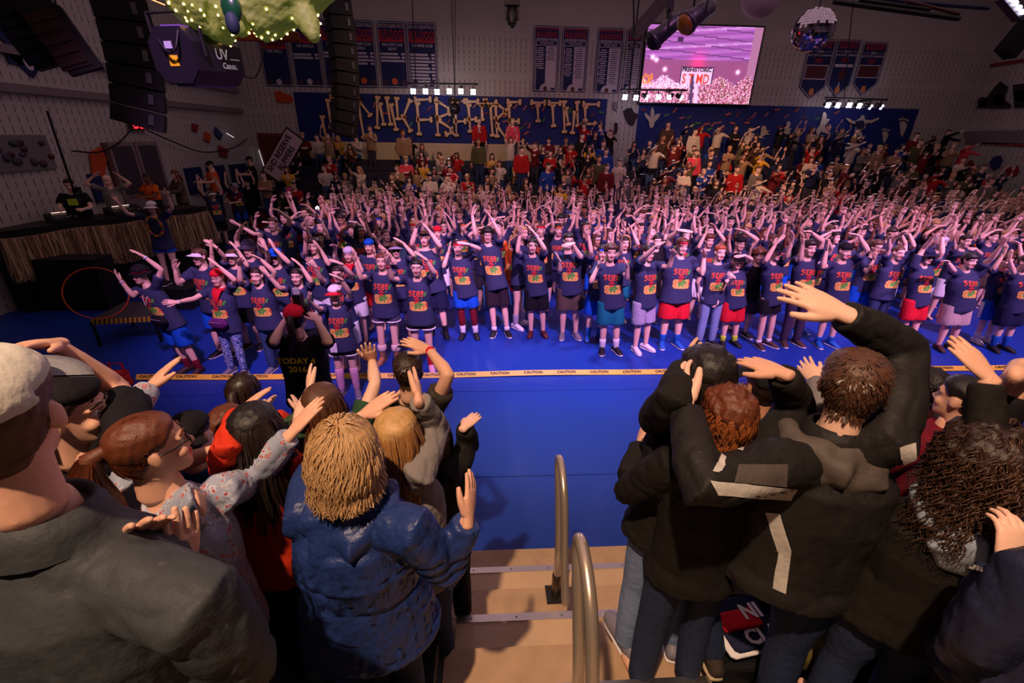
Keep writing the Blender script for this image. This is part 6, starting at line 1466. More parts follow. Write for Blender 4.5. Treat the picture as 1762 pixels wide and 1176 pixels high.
taken = [h[1][:2] for h in HEROES]
HN = dict(black='black', dark='dark', brown='brown', auburn='auburn', blonde='blond', ginger='ginger')
HK = ['dark', 'brown', 'dark', 'black', 'blonde', 'brown', 'auburn', 'dark']
band_mats = [('red', REDC), ('blue', BLUE), ('white', WHT), ('orange', cloth('orange', (220, 96, 30))), ('black', BLK)]
def column_of(u):
    for lim, nm in ((520, 'slanted sign'), (640, 'loudspeaker column'), (770, 'first lamp bar'), (900, 'mural middle'), (1040, 'titles banners'), (1170, 'screen corner'), (1300, 'video screen'), (1420, 'mirror ball'), (1540, 'pointed banners')):
        if u < lim: return 'below the '+nm
    return 'near the right edge'
ORDN = ['second', 'third', 'fourth', 'fifth', 'sixth', 'seventh', 'eighth', 'ninth', 'tenth', 'last']
class Join:
    """many small far figures joined into one object of kind stuff"""
    def __init__(self): self.V = []; self.F = []; self.mi = []; self.mats = []; self.n = 0
    def slot(self, m):
        if m not in self.mats: self.mats.append(m)
        return self.mats.index(m)
    def add(self, V, F, mi, mats, loc, rz, sc):
        self.V.append(V*sc @ rotz(rz).T+np.asarray(loc)); self.F.append(F+self.n); self.n += len(V); mp = np.array([self.slot(m) for m in mats]); self.mi.append(mp[mi])
    def build(self, name, label, cat):
        me = bpy.data.meshes.new(name); V = np.vstack(self.V); F = np.vstack(self.F); mi = np.concatenate(self.mi); nf = len(F)
        me.vertices.add(len(V)); me.vertices.foreach_set('co', V.ravel()); me.loops.add(nf*3); me.loops.foreach_set('vertex_index', F.ravel().astype(np.int32))
        me.polygons.add(nf); me.polygons.foreach_set('loop_start', np.arange(nf, dtype=np.int32)*3)
        me.polygons.foreach_set('material_index', mi.astype(np.int32)); me.polygons.foreach_set('use_smooth', np.ones(nf, bool))
        for m in self.mats: me.materials.append(m)
        me.update(calc_edges=True); me.validate()
        o = obj(name, me); return tag(o, label, cat, None, 'stuff')
def quads_only(V, F, mi):
    """everything as triangles, in arrays"""
    Fo = []; mo = []
    for f, m in zip(F, mi):
        for i in range(1, len(f)-1): Fo.append((f[0], f[i], f[i+1])); mo.append(m)
    return np.asarray(V), np.array(Fo), np.array(mo)
def far_dancer(n):
    r2 = np.random.RandomState(70+n); fem = n % 3 == 1; J = joints(1.72 if not fem else 1.66, 0.0, (r2.normal()*0.03, 0), 0.11, r2.uniform(0.95, 1.1), fem); rand_arms(J, r2); J['HM'] = head_frame(J['f'], r2.normal()*0.4, r2.normal()*0.15, 0)
    V, F, mi = make_body(J, 3, False); TV, TF = make_top(J, 'tee', 0.040, dec=0.25); hv, hf = hair_mesh(('tail', 'short', 'long', 'messy')[n % 4], 3, n)
    VV, FF = cat_mesh([(V, F), (TV, TF), (to_head(J, hv), hf)]); return quads_only(VV, FF, list(mi)+[5]*len(TF)+[4]*len(hf))
FARD = [far_dancer(n) for n in range(8)]
JD = Join(); cnt = 0; nfar = 0; used_labels = {}
for row in range(10):
    y = 9.15+row*0.66
    x = -4.7+0.05*row+rs.uniform(0, 0.4)
    while x < 1.17*y+1.6:
        p = np.array([x+rs.normal()*0.07, y+rs.normal()*0.12]); x += 0.60+0.012*row+rs.uniform(-0.05, 0.05)
        if any(np.hypot(*(p-q)) < 0.46 for q in taken): continue
        if rs.rand() < 0.04: continue
        u, v, zc = proj((p[0], p[1], 1.6))
        if u > 1840: continue
        taken.append(p); hk = HK[rs.randint(len(HK))]; sk = SKIN[(0, 1, 2, 0, 2, 3, 1, 0)[rs.randint(8)] if rs.rand() > 0.03 else 4]
        if row >= 5:
            Vq, Fq, mq = FARD[rs.randint(len(FARD))]
            JD.add(Vq, Fq, mq, [sk, MLIP, MEYE, MIRIS, HAIRC[hk], NAVY if rs.rand() > 0.08 else BLK], (p[0], p[1], 0), rs.normal()*0.25, rs.uniform(0.96, 1.06)); nfar += 1; continue
        L = LIB[rs.randint(len(LIB))]
        o = obj('person', L['body'], None, (p[0], p[1], 0)); o.rotation_euler = (0, 0, rs.normal()*0.22); sc = rs.uniform(0.95, 1.06); o.scale = (sc, sc, sc)
        set_slot(o, 0, sk); set_slot(o, 4, HAIRC[hk])
        t = obj('tee_shirt', L['tee'], o); shirt = 'navy'
        if rs.rand() < 0.08: set_slot(t, 0, cloth('orange', (0, 0, 0)) if rs.rand() < 0.3 else BLK); shirt = 'odd-coloured'
        if row < 4 and L['pr']: obj('chest_print', L['pr'], t)
        if row < 3:
            s_ = obj('shorts', L['sh'], o); set_slot(s_, 0, (BLK, BLUE, REDC, GREYD, DNAVY, BROWN)[rs.randint(6)])
        h_ = obj('hair', L['hair'], o); set_slot(h_, 0, HAIRC[hk])
        extra = ''
        if rs.rand() < 0.22:
            bn, bm = band_mats[rs.randint(5)]
            if bn not in L['bands']: c_ = cap_parts('band', 2)[0]; L['bands'][bn] = mesh('headband', to_head(L['J'], c_[1]), c_[2], [bm])
            obj('headband', L['bands'][bn], o); extra = ', '+bn+' headband'
        tag(o, '%s-haired %s dancer%s, %s row of the crowd %s' % (HN[hk], 'woman' if L['fem'] else 'man', extra, ORDN[row], column_of(u)), 'person', 'dancers in navy shirts behind the front line')
        cnt += 1
JD.build('far_dancers', 'packed far rows of navy-shirted dancers with pink-lit raised arms', 'crowd')
print('back dancers', cnt, 'far', nfar, 'heroes', len(HEROES), 'far faces', sum(len(f) for f in JD.F))

# ------------------------------------------------------------------ spectators on the far bleacher: one mesh each (too small to show parts)
def spect_template(seat, armk, fem, rs):
    J = joints(rs.uniform(1.62, 1.80) if not fem else rs.uniform(1.55, 1.68), 0.0, (rs.normal()*0.03, -0.03), 0.10, rs.uniform(0.95, 1.2), fem, seat=seat)
    for k in (1, -1):
        if armk == 'rest': local_arm(J, k, (0.15, 0.2, -1), (-0.35, 0.9, -0.15))
        elif armk == 'clap': local_arm(J, k, (0.3, 0.35, -0.8), (-0.55, 0.7, 0.5), hand=(-0.3, 0.4, 0.8))
        elif armk == 'up': local_arm(J, k, (0.35, 0.4, 0.8), (-0.3, 0.2, 0.9))
        elif armk == 'jaw': local_arm(J, k, (0.2, 0.85, 0.3 if k > 0 else -0.3), (-0.2, 0.9, 0.5 if k > 0 else -0.1))
        elif armk == 'down': local_arm(J, k, (0.2, 0.05, -1), (0.02, 0.25, -1))
        elif armk == 'cross': local_arm(J, k, (0.2, 0.25, -0.9), (-0.9, 0.4, 0.15))
    J['HM'] = head_frame(J['f'], rs.normal()*0.45, -0.15+rs.normal()*0.1, 0)
    V, F, mi = make_body(J, 3); TV, TF = make_top(J, 'long' if rs.rand() < 0.6 else 'tee', 0.040, dec=0.25); BV, BF = make_bottom(J, 'jeans', 0.042)
    hv, hf = hair_mesh(('long', 'tail', 'bob')[rs.randint(3)] if fem else ('short', 'messy', 'buzz')[rs.randint(3)], 3, rs.randint(99)); hv = to_head(J, hv)
    J['raw'] = None; VV, FF = cat_mesh([(V, F), (TV, TF), (BV, BF), (hv, hf)]); mm = list(mi)+[5]*len(TF)+[6]*len(BF)+[4]*len(hf)
    J['raw'] = quads_only(VV, FF, mm)
    for k in (1, -1):
        sv, sf, sm = shoe_mesh(J, k); n0 = len(VV); VV = np.vstack([VV, sv]); FF += [tuple(i+n0 for i in q) for q in sf]; mm += [7]*len(sf)
    return mesh('spectator_body', VV, FF, [SKIN[0], MLIP, MEYE, MIRIS, HAIRC['brown'], NAVY, JEAN, SHB], mm), J
ST = [(spect_template(True, a, f_, rs), True, a, f_) for a, f_ in (('rest', 0), ('rest', 1), ('clap', 1), ('clap', 0), ('jaw', 1), ('cross', 0))]
SS = [(spect_template(False, a, f_, rs), False, a, f_) for a, f_ in (('clap', 0), ('clap', 1), ('up', 0), ('up', 1), ('jaw', 0), ('jaw', 1), ('down', 0), ('cross', 1))]
TOPS = [('yellow', (214, 160, 40)), ('red', (170, 24, 28)), ('grey', (110, 104, 100)), ('black', (26, 24, 26)), ('white', (200, 186, 170)), ('navy', (30, 34, 66)), ('tan', (150, 120, 90)), ('maroon', (100, 24, 30)), ('olive', (80, 78, 50)), ('brown', (74, 50, 36)), ('royal blue', (30, 60, 140)), ('pink', (220, 70, 90))]
TOPM = {n: cloth('spect_'+n.replace(' ', '_'), c) for n, c in TOPS}
ORD = ['lowest', 'second', 'third', 'fourth', 'fifth', 'sixth', 'seventh', 'eighth', 'top']
ARMW = dict(rest='hands resting', clap='clapping', up='arms up', jaw='arms held out', down='arms down', cross='arms folded')
def spectator(p, tpl, top, hk, label, skin=0, rz=0.0, group='spectators on the far bleacher', pants=None):
    (me, J), seat, a, fem = tpl
    o = obj('person', me, None, p); o.rotation_euler = (0, 0, rz)
    set_slot(o, 0, SKIN[skin]); set_slot(o, 4, HAIRC[hk]); set_slot(o, 5, TOPM[top]); set_slot(o, 6, pants or (JEAN, BLK, GREYD, cloth('dark_denim', (0, 0, 0)))[rs.randint(4)])
    return tag(o, label, 'person', group)
ns = 0; nj = 0; JS = Join()
SPECIAL = [(826, 238, 8, 'red', 6, 'lone man in a red shirt with a white ribbon standing before the bone mural'), (898, 285, 4, 'red', 6, 'broad man in a red sweatshirt standing with hands low above the crowd')]
spots = []
for u, v, k, top, ti, lab in SPECIAL:
    q = py(u, v, FY(k)+0.30); o_ = spectator((q[0], FY(k)+0.28, FZ(k)), SS[6], top, 'dark', lab, group='standing men in red')
    if 'ribbon' in lab:
        c_ = SS[6][0][1]['chest']+np.array([0, -0.175, 0.06]); part('ribbon_print', tube([c_+np.array([-0.05, 0, -0.13]), c_+np.array([0.035, 0, 0.06]), c_+np.array([0, 0, 0.10]), c_+np.array([-0.035, 0, 0.06]), c_+np.array([0.05, 0, -0.13])], [0.014]*5, 6), WHT, o_)
    spots.append((q[0], k)); ns += 1
for k in range(9):
    x = FX0+0.5+rs.uniform(0, 0.3)
    while x < 19.9:
        dx = 0.66+rs.uniform(-0.06, 0.1); xx = x; x += dx
        if abs(xx-5.6) < 0.45 and k > 1: continue
        if abs(xx-11.75) < 0.55 or abs(xx+4.0) < 0.5: continue
        if any(abs(xx-sx) < 0.7 and k == sk for sx, sk in spots): continue
        dens = 0.45 if xx < -4 else 0.82 if xx < 5 else 0.92
        if k == 8 and xx < -3.5: dens = 0.75
        if k >= 7 and -3.0 < xx < 2.2: dens = 0.25
        if k == 0: dens *= 0.6
        if rs.rand() > dens: continue
        stand = rs.rand() < (0.25 if xx < 1.5 else 0.6)
        tpl = SS[rs.randint(len(SS))] if stand else ST[rs.randint(len(ST))]
        if xx < 1.5: w_ = [3, 2.5, 2, 4, 2, 1, 1, 1, 0.6, 0.8, 0.3, 0.3]
        elif xx < 9: w_ = [0.8, 2.2, 1.5, 4, 1.2, 2, 0.8, 2, 1, 1, 1.4, 0.5]
        else: w_ = [0.5, 2.0, 2.2, 4, 1.6, 1.6, 2.4, 1.6, 1.2, 1.6, 0.4, 0.4]
        w_ = np.array(w_)/sum(w_); top = TOPS[rs.choice(12, p=w_)][0]; hk = HK[rs.randint(len(HK))]
        if stand: pos = (xx, FY(k)+0.30, FZ(k))
        else: pos = (xx, FY(k)+0.06, FZ(k)+0.14-0.27*1.7+0.10)
        uu = proj((pos[0], pos[1], pos[2]+1.3))[0]; sk_ = (0, 1, 2, 0, 3)[rs.randint(5)]; rz_ = rs.normal()*0.25
        if k < 4 or (k == 4 and rs.rand() < 0.5):
            (me_, Js), _a, _b, _c = tpl; Vq, Fq, mq = Js['raw']; JS.add(Vq, Fq, mq, [SKIN[sk_], MLIP, MEYE, MIRIS, HAIRC[hk], TOPM[top], (JEAN, BLK, GREYD)[rs.randint(3)], SHB], pos, rz_, 1.0); nj += 1; continue
        spectator(pos, tpl, top, hk, '%s %s in %s, %s, %s row %s' % ('standing' if stand else 'seated', 'woman' if tpl[3] else 'man', top, ARMW[tpl[2]], ORD[k], column_of(uu)), skin=sk_, rz=rz_)
        ns += 1
JS.build('far_spectators', 'lower rows of seated and standing spectators packed on the far bleacher', 'crowd')
by = {}
for o_ in list(SC.objects):
    if o_.get('category') == 'person' and o_.get('label'): by.setdefault(o_['label'], []).append(o_)
for lb, L_ in by.items():
    if len(L_) > 1:
        L_.sort(key=lambda q: proj(q.location)[0]); W3_ = ['left one', 'right one'] if len(L_) == 2 else ['left one', 'middle one', 'right one'] if len(L_) == 3 else ['number %d from left' % (i+1) for i in range(len(L_))]
        for q, w3 in zip(L_, W3_): q['label'] = lb+', '+w3
print('spectators', ns, 'joined', nj, sum(len(f) for f in JS.F))
# ------------------------------------------------------------------ the near spectators, seen from behind
def hair_strands(J, kind, n, mname, seed=0, L=0.2, wave=0.010, wl=0.07, rad=0.0028, spread=0.0, tie=(0, -0.118, 0.055), vol=0.014, tie_len=0.32, zmin=-9.0, vmin=0.002, seg=10, round_=False):
    """locks of hair grown from the scalp as tapered three-sided tubes (all locks at once)"""
    r = np.random.RandomState(seed); V, F = HEADS[0][3]; N = normals(V, F)
    ok = np.where((V[:, 2]-hairline(V[:, 1]) > 0.004) & ~((np.abs(V[:, 0]) > 0.076) & (V[:, 2] < 0.03) & (np.abs(V[:, 1]) < 0.03)))[0]
    idx = r.choice(ok, n); crown = np.array([0.0, -0.035, 0.117]); C0 = np.array([0, -0.005, 0.008]); E0 = np.array([0.078, 0.100, 0.114])
    nz = lambda A: A/np.maximum(np.linalg.norm(A, axis=-1, keepdims=True), 1e-9)
    p = V[idx]+r.normal(size=(n, 3))*0.002; nn = N[idx]; off = r.uniform(vmin, vol, n)[:, None]; ph = 4.0*vnoise(p, 15, seed)+r.normal(size=n)*0.22
    if kind == 'short':
        d = p-crown; d[:, 2] *= 0.6; d = d-(d*nn).sum(1)[:, None]*nn; d = nz(nz(d)+r.normal(size=(n, 3))*0.22); d = nz(d-(d*nn).sum(1)[:, None]*nn); ln = (L*r.uniform(0.7, 1.2, n))[:, None]
        ts = np.linspace(0, 1, 4); P = np.stack([p+d*ln*t+nn*(0.001+off*math.sin(min(t*1.3, 1.57))) for t in ts], 1)
    elif kind == 'tail':
        T_ = np.array(tie); Ps = []
        for t in np.linspace(0, 1, 7):
            q = p*(1-t)+T_*t; e = (q-C0)/E0; le = np.linalg.norm(e, axis=1)[:, None]; tgt = 1.0+off/0.1*0.6*(1-t)
            q = np.where((le < tgt) & (t < 0.9), C0+e/np.maximum(le, 1e-6)*tgt*E0, q); Ps.append(q)
        P = np.stack(Ps, 1)
    else:
        m = seg; step = (L*r.uniform(0.75, 1.1, n)/(m-1))[:, None]; q = p+nn*off; d = None; Ps = []
        for i in range(m):
            Ps.append(q.copy()); e = (q-C0)/E0; gn = nz(e/E0); dv = (q-crown)*np.array([1, 1, 0.5])
            dv = dv*np.where(np.linalg.norm(dv[:, :2], axis=1)[:, None] < 0.06, 1.2, 0.25)+np.array([0, -0.012, -0.10])
            dv = np.where(q[:, 2:3] > -0.05, dv-(dv*gn).sum(1)[:, None]*gn*0.9, dv)
            d = nz(dv) if d is None else nz(d*0.4+nz(dv)*0.6)
            if zmin > -5: d = np.where(q[:, 2:3] < zmin, nz(np.column_stack([-q[:, 0], -q[:, 1]*0.6, 0.02+0*q[:, 0]])), d)
            q = q+d*step; e = (q-C0)/E0; le = np.linalg.norm(e, axis=1)[:, None]; lim = 1.0+off/0.1+spread*np.maximum(0, -q[:, 2:3]+0.06)*2
            q = np.where((le < lim) & (q[:, 2:3] > -0.13), C0+e/np.maximum(le, 1e-6)*lim*E0, q)
        P = np.stack(Ps, 1); sarr = step*np.arange(m)[None, :]; sd = nz(np.cross(nn, np.array([0, 0, 1.0]))+1e-6)
        if kind == 'curl':
            amp = wave*np.minimum(1, sarr/0.03); th = sarr/wl*6.28+ph[:, None]*3
            P = P+(np.sin(th)*amp)[..., None]*sd[:, None]+(np.cos(th)*amp)[..., None]*nn[:, None]
        else:
            amp = wave*np.minimum(1, sarr/0.05); th = sarr/wl*6.28+ph[:, None]
            P = P+(np.sin(th)*amp)[..., None]*sd[:, None]+(np.sin(th*0.9+1)*amp*0.9)[..., None]*nn[:, None]
    def tubes(P, A0, rad_):
        n, m, _ = P.shape; T = nz(np.gradient(P, axis=1)); A = nz(np.cross(T, A0[:, None]+1e-4)); B = np.cross(T, A)
        rr = (rad_*np.interp(np.linspace(0, 1, m), [0, 0.2, 0.7, 1], [0.7, 1, 0.9, 0.25]))[None, :, None]*r.uniform(0.7, 1.3, (n, 1, 1))
        if not round_:
            B2 = np.cross(T, A); R3 = np.stack([P-rr*A*1.7, P+rr*A*1.7], 2).reshape(-1, 3); b0 = ((np.arange(n)*m*2)[:, None]+(np.arange(m-1)*2)[None, :]).ravel()
            return R3, np.column_stack([b0, b0+1, b0+3, b0+2])
        R3 = np.stack([P+rr*(math.cos(a)*A*1.6+math.sin(a)*B) for a in (0, 2.094, 4.188)], 2).reshape(-1, 3)
        base = (np.arange(n)*m*3)[:, None, None]+(np.arange(m-1)*3)[None, :, None]; j = np.arange(3)[None, None, :]; j2 = (j+1) % 3
        return R3, np.stack([base+j, base+j2, base+3+j2, base+3+j], -1).reshape(-1, 4)
    VV, FF = tubes(P, nn, rad)
    if kind == 'tail':
        k = int(n*0.7); T_ = np.array(tie); a = r.uniform(0, 6.28, k); r0 = np.sqrt(r.rand(k)); ln = tie_len*r.uniform(0.75, 1.05, k); Ps = []
        for t in np.linspace(0, 1, 9):
            w = 0.012+0.050*math.sin(min(1, t*1.7)*1.57)*(1-0.35*t)
            Ps.append(np.column_stack([T_[0]+np.cos(a)*r0*w*1.15, T_[1]-0.050*math.sin(min(1, t*2.5)*1.57)+np.sin(a)*r0*w*0.8, T_[2]+0.022*math.sin(min(1, t*3)*3.14)-ln*t**1.25]))
        v2, f2 = tubes(np.stack(Ps, 1), np.tile([1.0, 0, 0], (k, 1)), rad); FF = np.vstack([FF, f2+len(VV)]); VV = np.vstack([VV, v2])
    return VV, FF
def hairmat(n, rgb, v=0.35):
    return mat('hairlock_'+n, rgb, 0.38, vary=v, vscale=45, spec=0.5)
def deck_at(y):
    for k in range(8):
        if DY(k+1) < y <= DY(k): return DZ(k)
    return DZ(0) if y > DY(0) else DZ(7)
def reach2(S, L, q):
    a_, b_ = reach(S, L, q[0], q[1], True), reach(S, L, q[0], q[1], False)
    return min((a_, b_), key=lambda p: abs(proj(p)[2]-q[2]))
def fg(label, head, arms, floor=None, heading=180, fem=False, w=1.0, hs=1.0, hyaw=0, hpitch=0, sh=None, H=None, armk=1.0, legpx=None, drop=0.0, zk=1.0, hand_s=1.0, **kw):
    head = (head[0], head[1], head[2]*zk); arms = {k: [tuple(q[:2])+(q[2]*zk,) for q in A[:3]]+list(A[3:]) for k, A in arms.items()}; sh = {k: (q[0], q[1], q[2]*zk) for k, q in (sh or {}).items()}
    P = pc(*head); fl = deck_at(P[1]) if floor is None else floor
    Hh = (P[2]-fl)/0.935
    if Hh > 1.95: print('tall', label, Hh)
    Hn = min(max(Hh, 1.45), 1.95) if H is None else H
    root = np.array([P[0], P[1], P[2]-0.935*Hn])
    J = joints(Hn, math.radians(heading), (0, 0), 0.12, w, fem); J['hs'] = hs; J['hand_s'] = hand_s
    J['HM'] = head_frame(J['f'], math.radians(hyaw), math.radians(hpitch), 0); J['head'] = P-root
    if drop:
        for q_ in ('chest', 'neck', 'pelvis'): J[q_] = J[q_]-J['up']*drop
        for q_ in (1, -1): J['sh'][q_] = J['sh'][q_]-J['up']*drop
    for k, A in arms.items():
        if sh and k in sh: J['sh'][k] = pc(*sh[k])-root
        S = J['sh'][k]+root; e, wr, tip = (pc(*A[i]) for i in range(3))
        if not (sh and k in sh): pass
        kk = dict(A[3]) if len(A) > 3 else {}
        # keep bone lengths believable: pull the elbow and wrist to arm's reach
        L1, L2 = 0.178*Hn*armk, 0.155*Hn*armk
        e = reach2(S, L1, A[0]); wr = reach2(e, L2, A[1])
        palm = kk.pop('palm', None); cuff = kk.pop('cuff', None); th = kk.pop('thumb', None)
        S_keep = J['sh'][k].copy()
        tip = reach2(wr, 0.105*Hn, A[2]); set_arm(J, k, e-root, wr-root, tip-wr, palm=palm, **kk)
        if sh and k in sh: J['sh'][k] = S_keep
        if cuff: J['arm'][k]['cuff'] = cuff
        if th: J['arm'][k]['thumb'] = th
    for k in (1, -1):
        if k not in J['arm']: local_arm(J, k, (0.25, 0.45, -0.8), (-0.4, 0.8, 0.3))
    for k, (kn_, an_) in (legpx or {}).items():
        J['ank'][k] = np.asarray(an_)-root; J['knee'][k] = reach2(np.asarray(an_), 0.25*Hn, kn_)-root
    kw.setdefault('hi_hands', True)
    loc = root.copy()
    strands = kw.pop('strands', None); post = kw.pop('post', None)
    o = person(loc, J, kw.pop('lod', 0), label, **kw)
    if strands:
        st = dict(strands); mm = st.pop('m'); v, f = hair_strands(J, st.pop('kind'), st.pop('n'), None, **st); part('hair_locks', (to_head(J, v), f), mm, o, True)
    return o, J, root
def fg_k(zk, *a, **k): return fg(*a, zk=zk, **k)
def find_child(o, nm): return next(c for c in o.children if c.name.split('.')[0] == nm)
def surf_patch(o, child, quad, m, nm, nu=10, nv=4, off=0.004):
    """cloth patch sewn on a garment: a pixel quad dropped onto the garment surface"""
    me = child.data; V = np.array([v.co[:] for v in me.vertices])+np.array(o.location); bv = BVHTree.FromPolygons(V.tolist(), [tuple(p.vertices) for p in me.polygons])
    q = [np.array(p, float) for p in quad]; G = {}; VV = []; FF = []
    for i in range(nu+1):
        for j in range(nv+1):
            a, b = i/nu, j/nv; p = (q[0]*(1-a)+q[1]*a)*(1-b)+(q[3]*(1-a)+q[2]*a)*b; d = nrm(ray(*p)); h = bv.ray_cast(Vector(CAM), Vector(d))
            if h[0] is not None: G[(i, j)] = len(VV); VV.append(np.array(h[0])+np.array(h[1])*off*(1 if np.dot(h[1], d) < 0 else -1)-np.array(o.location))
    for i in range(nu):
        for j in range(nv):
            c = [(i, j), (i+1, j), (i+1, j+1), (i, j+1)]
            if all(x in G for x in c): FF.append(tuple(G[x] for x in c))
    if FF: return part(nm, (np.array(VV), FF), m, child, True)
def hood(o, J, child, m, w=0.15, drop=0.16, back=0.07, up=0.0, seed=3):
    b = -J['f']; n = J['neck']+J['up']*up; s = J['s']
    P = [tube([n+J['r']*w*0.85*s+J['f']*0.03, n+J['r']*w*s*0.8+b*back*0.7-J['up']*0.03, n+b*(back+0.05)-J['up']*drop*0.35, n-J['r']*w*s*0.8+b*back*0.7-J['up']*0.03, n-J['r']*w*0.85*s+J['f']*0.03], [0.035, 0.05, 0.062, 0.05, 0.035], 12),
         tube([n+b*back*0.8, n+b*(back+0.035)-J['up']*drop*0.6, n+b*(back+0.03)-J['up']*drop], [(w*0.85*s, 0.045), (w*0.95*s, 0.045), (w*0.55*s, 0.025)], 16, ref=J['r'])]
    V, F = cat_mesh(P); V, F = remesh(V, F, 0.011, 4); N = normals(V, F); V = V+N*(0.006*vnoise(V, 30, seed)+0.004*vnoise(V, 60, seed+1))[:, None]
    return part('hood', (V, F), m, child, True)
def collar(o, J, child, m, r=0.085, h=0.06):
    n = J['neck']; a = np.linspace(0, 2*math.pi, 22, endpoint=False); V = []; F = []
    for i, t in enumerate(a):
        d = J['r']*math.cos(t)+J['f']*math.sin(t)*0.95
        for rr, z in ((r+0.020, -0.035), (r+0.010, 0.0), (r-0.004, h), (r-0.014, h-0.004), (r-0.010, -0.03)): V.append(n+d*rr*J['s']+J['up']*(z+0.012*-math.sin(t)))
    k = 5
    for i in range(22):
        for j in range(k-1): F.append((i*k+j, ((i+1) % 22)*k+j, ((i+1) % 22)*k+j+1, i*k+j+1))
    return part('collar', (np.array(V), F), m, child, True)

JBLK = cloth('jacket_black', (34, 32, 33), 0.6); JGRN = cloth('jacket_slate', (58, 62, 66), 0.6); PUFF = mat('puffer_navy', (32, 52, 108), 0.42, vary=0.15, vscale=7, bump=(26, 0.5, 0.02), spec=0.4); GREYS = cloth('sweat_grey', (128, 122, 120)); ORNG = cloth('orange_red', (206, 54, 28)); YOKE = cloth('yoke_brown_grey', (84, 76, 72), 0.6); STRP = cloth('stripe_pale', (190, 186, 180), 0.5); DJ_ = cloth('night_denim', (40, 52, 80)); COATB = cloth('coat_black', (28, 25, 24)); KNIT = cloth('knit_dark', (44, 42, 36)); NAVJ = cloth('navy_jacket', (38, 42, 66), 0.5)
PAIS = mat('paisley_print', (168, 172, 190), 0.75, bump=(24, 0.3, 0.015))
def paisley(m):
    nt = m.node_tree; b = nt.nodes['Principled BSDF']; N = nt.nodes.new; Lk = nt.links.new
    tc = N('ShaderNodeTexCoord'); wn = N('ShaderNodeTexNoise'); wn.inputs['Scale'].default_value = 18; ad = N('ShaderNodeVectorMath'); ad.operation = 'ADD'; sc = N('ShaderNodeVectorMath'); sc.operation = 'SCALE'; sc.inputs['Scale'].default_value = 0.05
    Lk(tc.outputs['Object'], wn.inputs['Vector']); Lk(wn.outputs['Color'], sc.inputs[0]); Lk(tc.outputs['Object'], ad.inputs[0]); Lk(sc.outputs[0], ad.inputs[1])
    vo = N('ShaderNodeTexVoronoi'); vo.inputs['Scale'].default_value = 42; Lk(ad.outputs[0], vo.inputs['Vector'])
    cr = N('ShaderNodeValToRGB'); cr.color_ramp.interpolation = 'CONSTANT'; e = cr.color_ramp.elements
    e[0].position = 0.0; e[0].color = (*lin((150, 60, 70)), 1); e[1].position = 0.16; e[1].color = (*lin((200, 150, 150)), 1)
    for pos, c in ((0.26, (160, 56, 62)), (0.36, (176, 180, 196)), (0.62, (120, 132, 160)), (0.70, (172, 176, 192))):
        x = e.new(pos); x.color = (*lin(c), 1)
    Lk(vo.outputs['Distance'], cr.inputs[0])
    v2 = N('ShaderNodeTexVoronoi'); v2.inputs['Scale'].default_value = 17; Lk(tc.outputs['Object'], v2.inputs['Vector'])
    gt = N('ShaderNodeMath'); gt.operation = 'GREATER_THAN'; gt.inputs[1].default_value = 0.52; Lk(v2.outputs['Distance'], gt.inputs[0])
    mx = N('ShaderNodeMix'); mx.data_type = 'RGBA'; Lk(gt.outputs[0], mx.inputs[0]); Lk(cr.outputs[0], mx.inputs[6]); mx.inputs[7].default_value = (*lin((150, 158, 180)), 1)
    Lk(mx.outputs[2], b.inputs['Base Color'])
paisley(PAIS)
camo = mat('camo_black', (48, 42, 34), 0.8, vary=0.9, vscale=26)

# --- woman with the blond wavy bob in the navy puffer jacket
o, J, rt = fg_k(1.36, 'woman with a wavy blond bob in a quilted navy puffer jacket, arms raised', (592, 788, 1.12), {1: ((765, 985, 1.10), (806, 892, 1.20), (816, 790, 1.27), dict(palm=(-0.8, 0.5, 0.1), curl=0.10, spread=0.3)), -1: ((545, 800, 1.32), (628, 712, 1.45), (728, 640, 1.55), dict(palm=(0.2, 0.3, -0.9), curl=0.08, spread=0.3))}, fem=True, w=1.30, hs=1.04, heading=190, sh={1: (712, 912, 1.12), -1: (522, 890, 1.16)}, skin=1, hair=('bob', 'blonde'), top=('jacket', PUFF), bottom=('jeans', DJ_), shoes=(SHB, RUBB), fold=0.005, top_kw=dict(loose=1.15, hem=-0.36), strands=dict(kind='flow', round_=True, seg=17, n=2300, m=hairmat('blond', (196, 158, 112), 0.25), L=0.25, wave=0.008, wl=0.095, rad=0.0022, vol=0.032, vmin=0.022, spread=0.10, zmin=-0.105, seed=2))
jk = find_child(o, 'jacket'); hood(o, J, jk, PUFF, w=0.16, drop=0.24, back=0.085); collar(o, J, jk, PUFF, r=0.095, h=0.05)
# quilting lines pressed into the lower jacket
V = np.array([v.co[:] for v in jk.data.vertices]); N = normals(V, [tuple(p.vertices) for p in jk.data.polygons]); zr = V[:, 2]-J['chest'][2]
qd = np.where(zr < 0.02, -0.011*np.exp(-((((zr+0.02*np.sin(V[:, 0]*9)) % 0.052)-0.026)/0.007)**2), 0); V = V+N*qd[:, None]; jk.data.vertices.foreach_set('co', V.ravel()); jk.data.update()

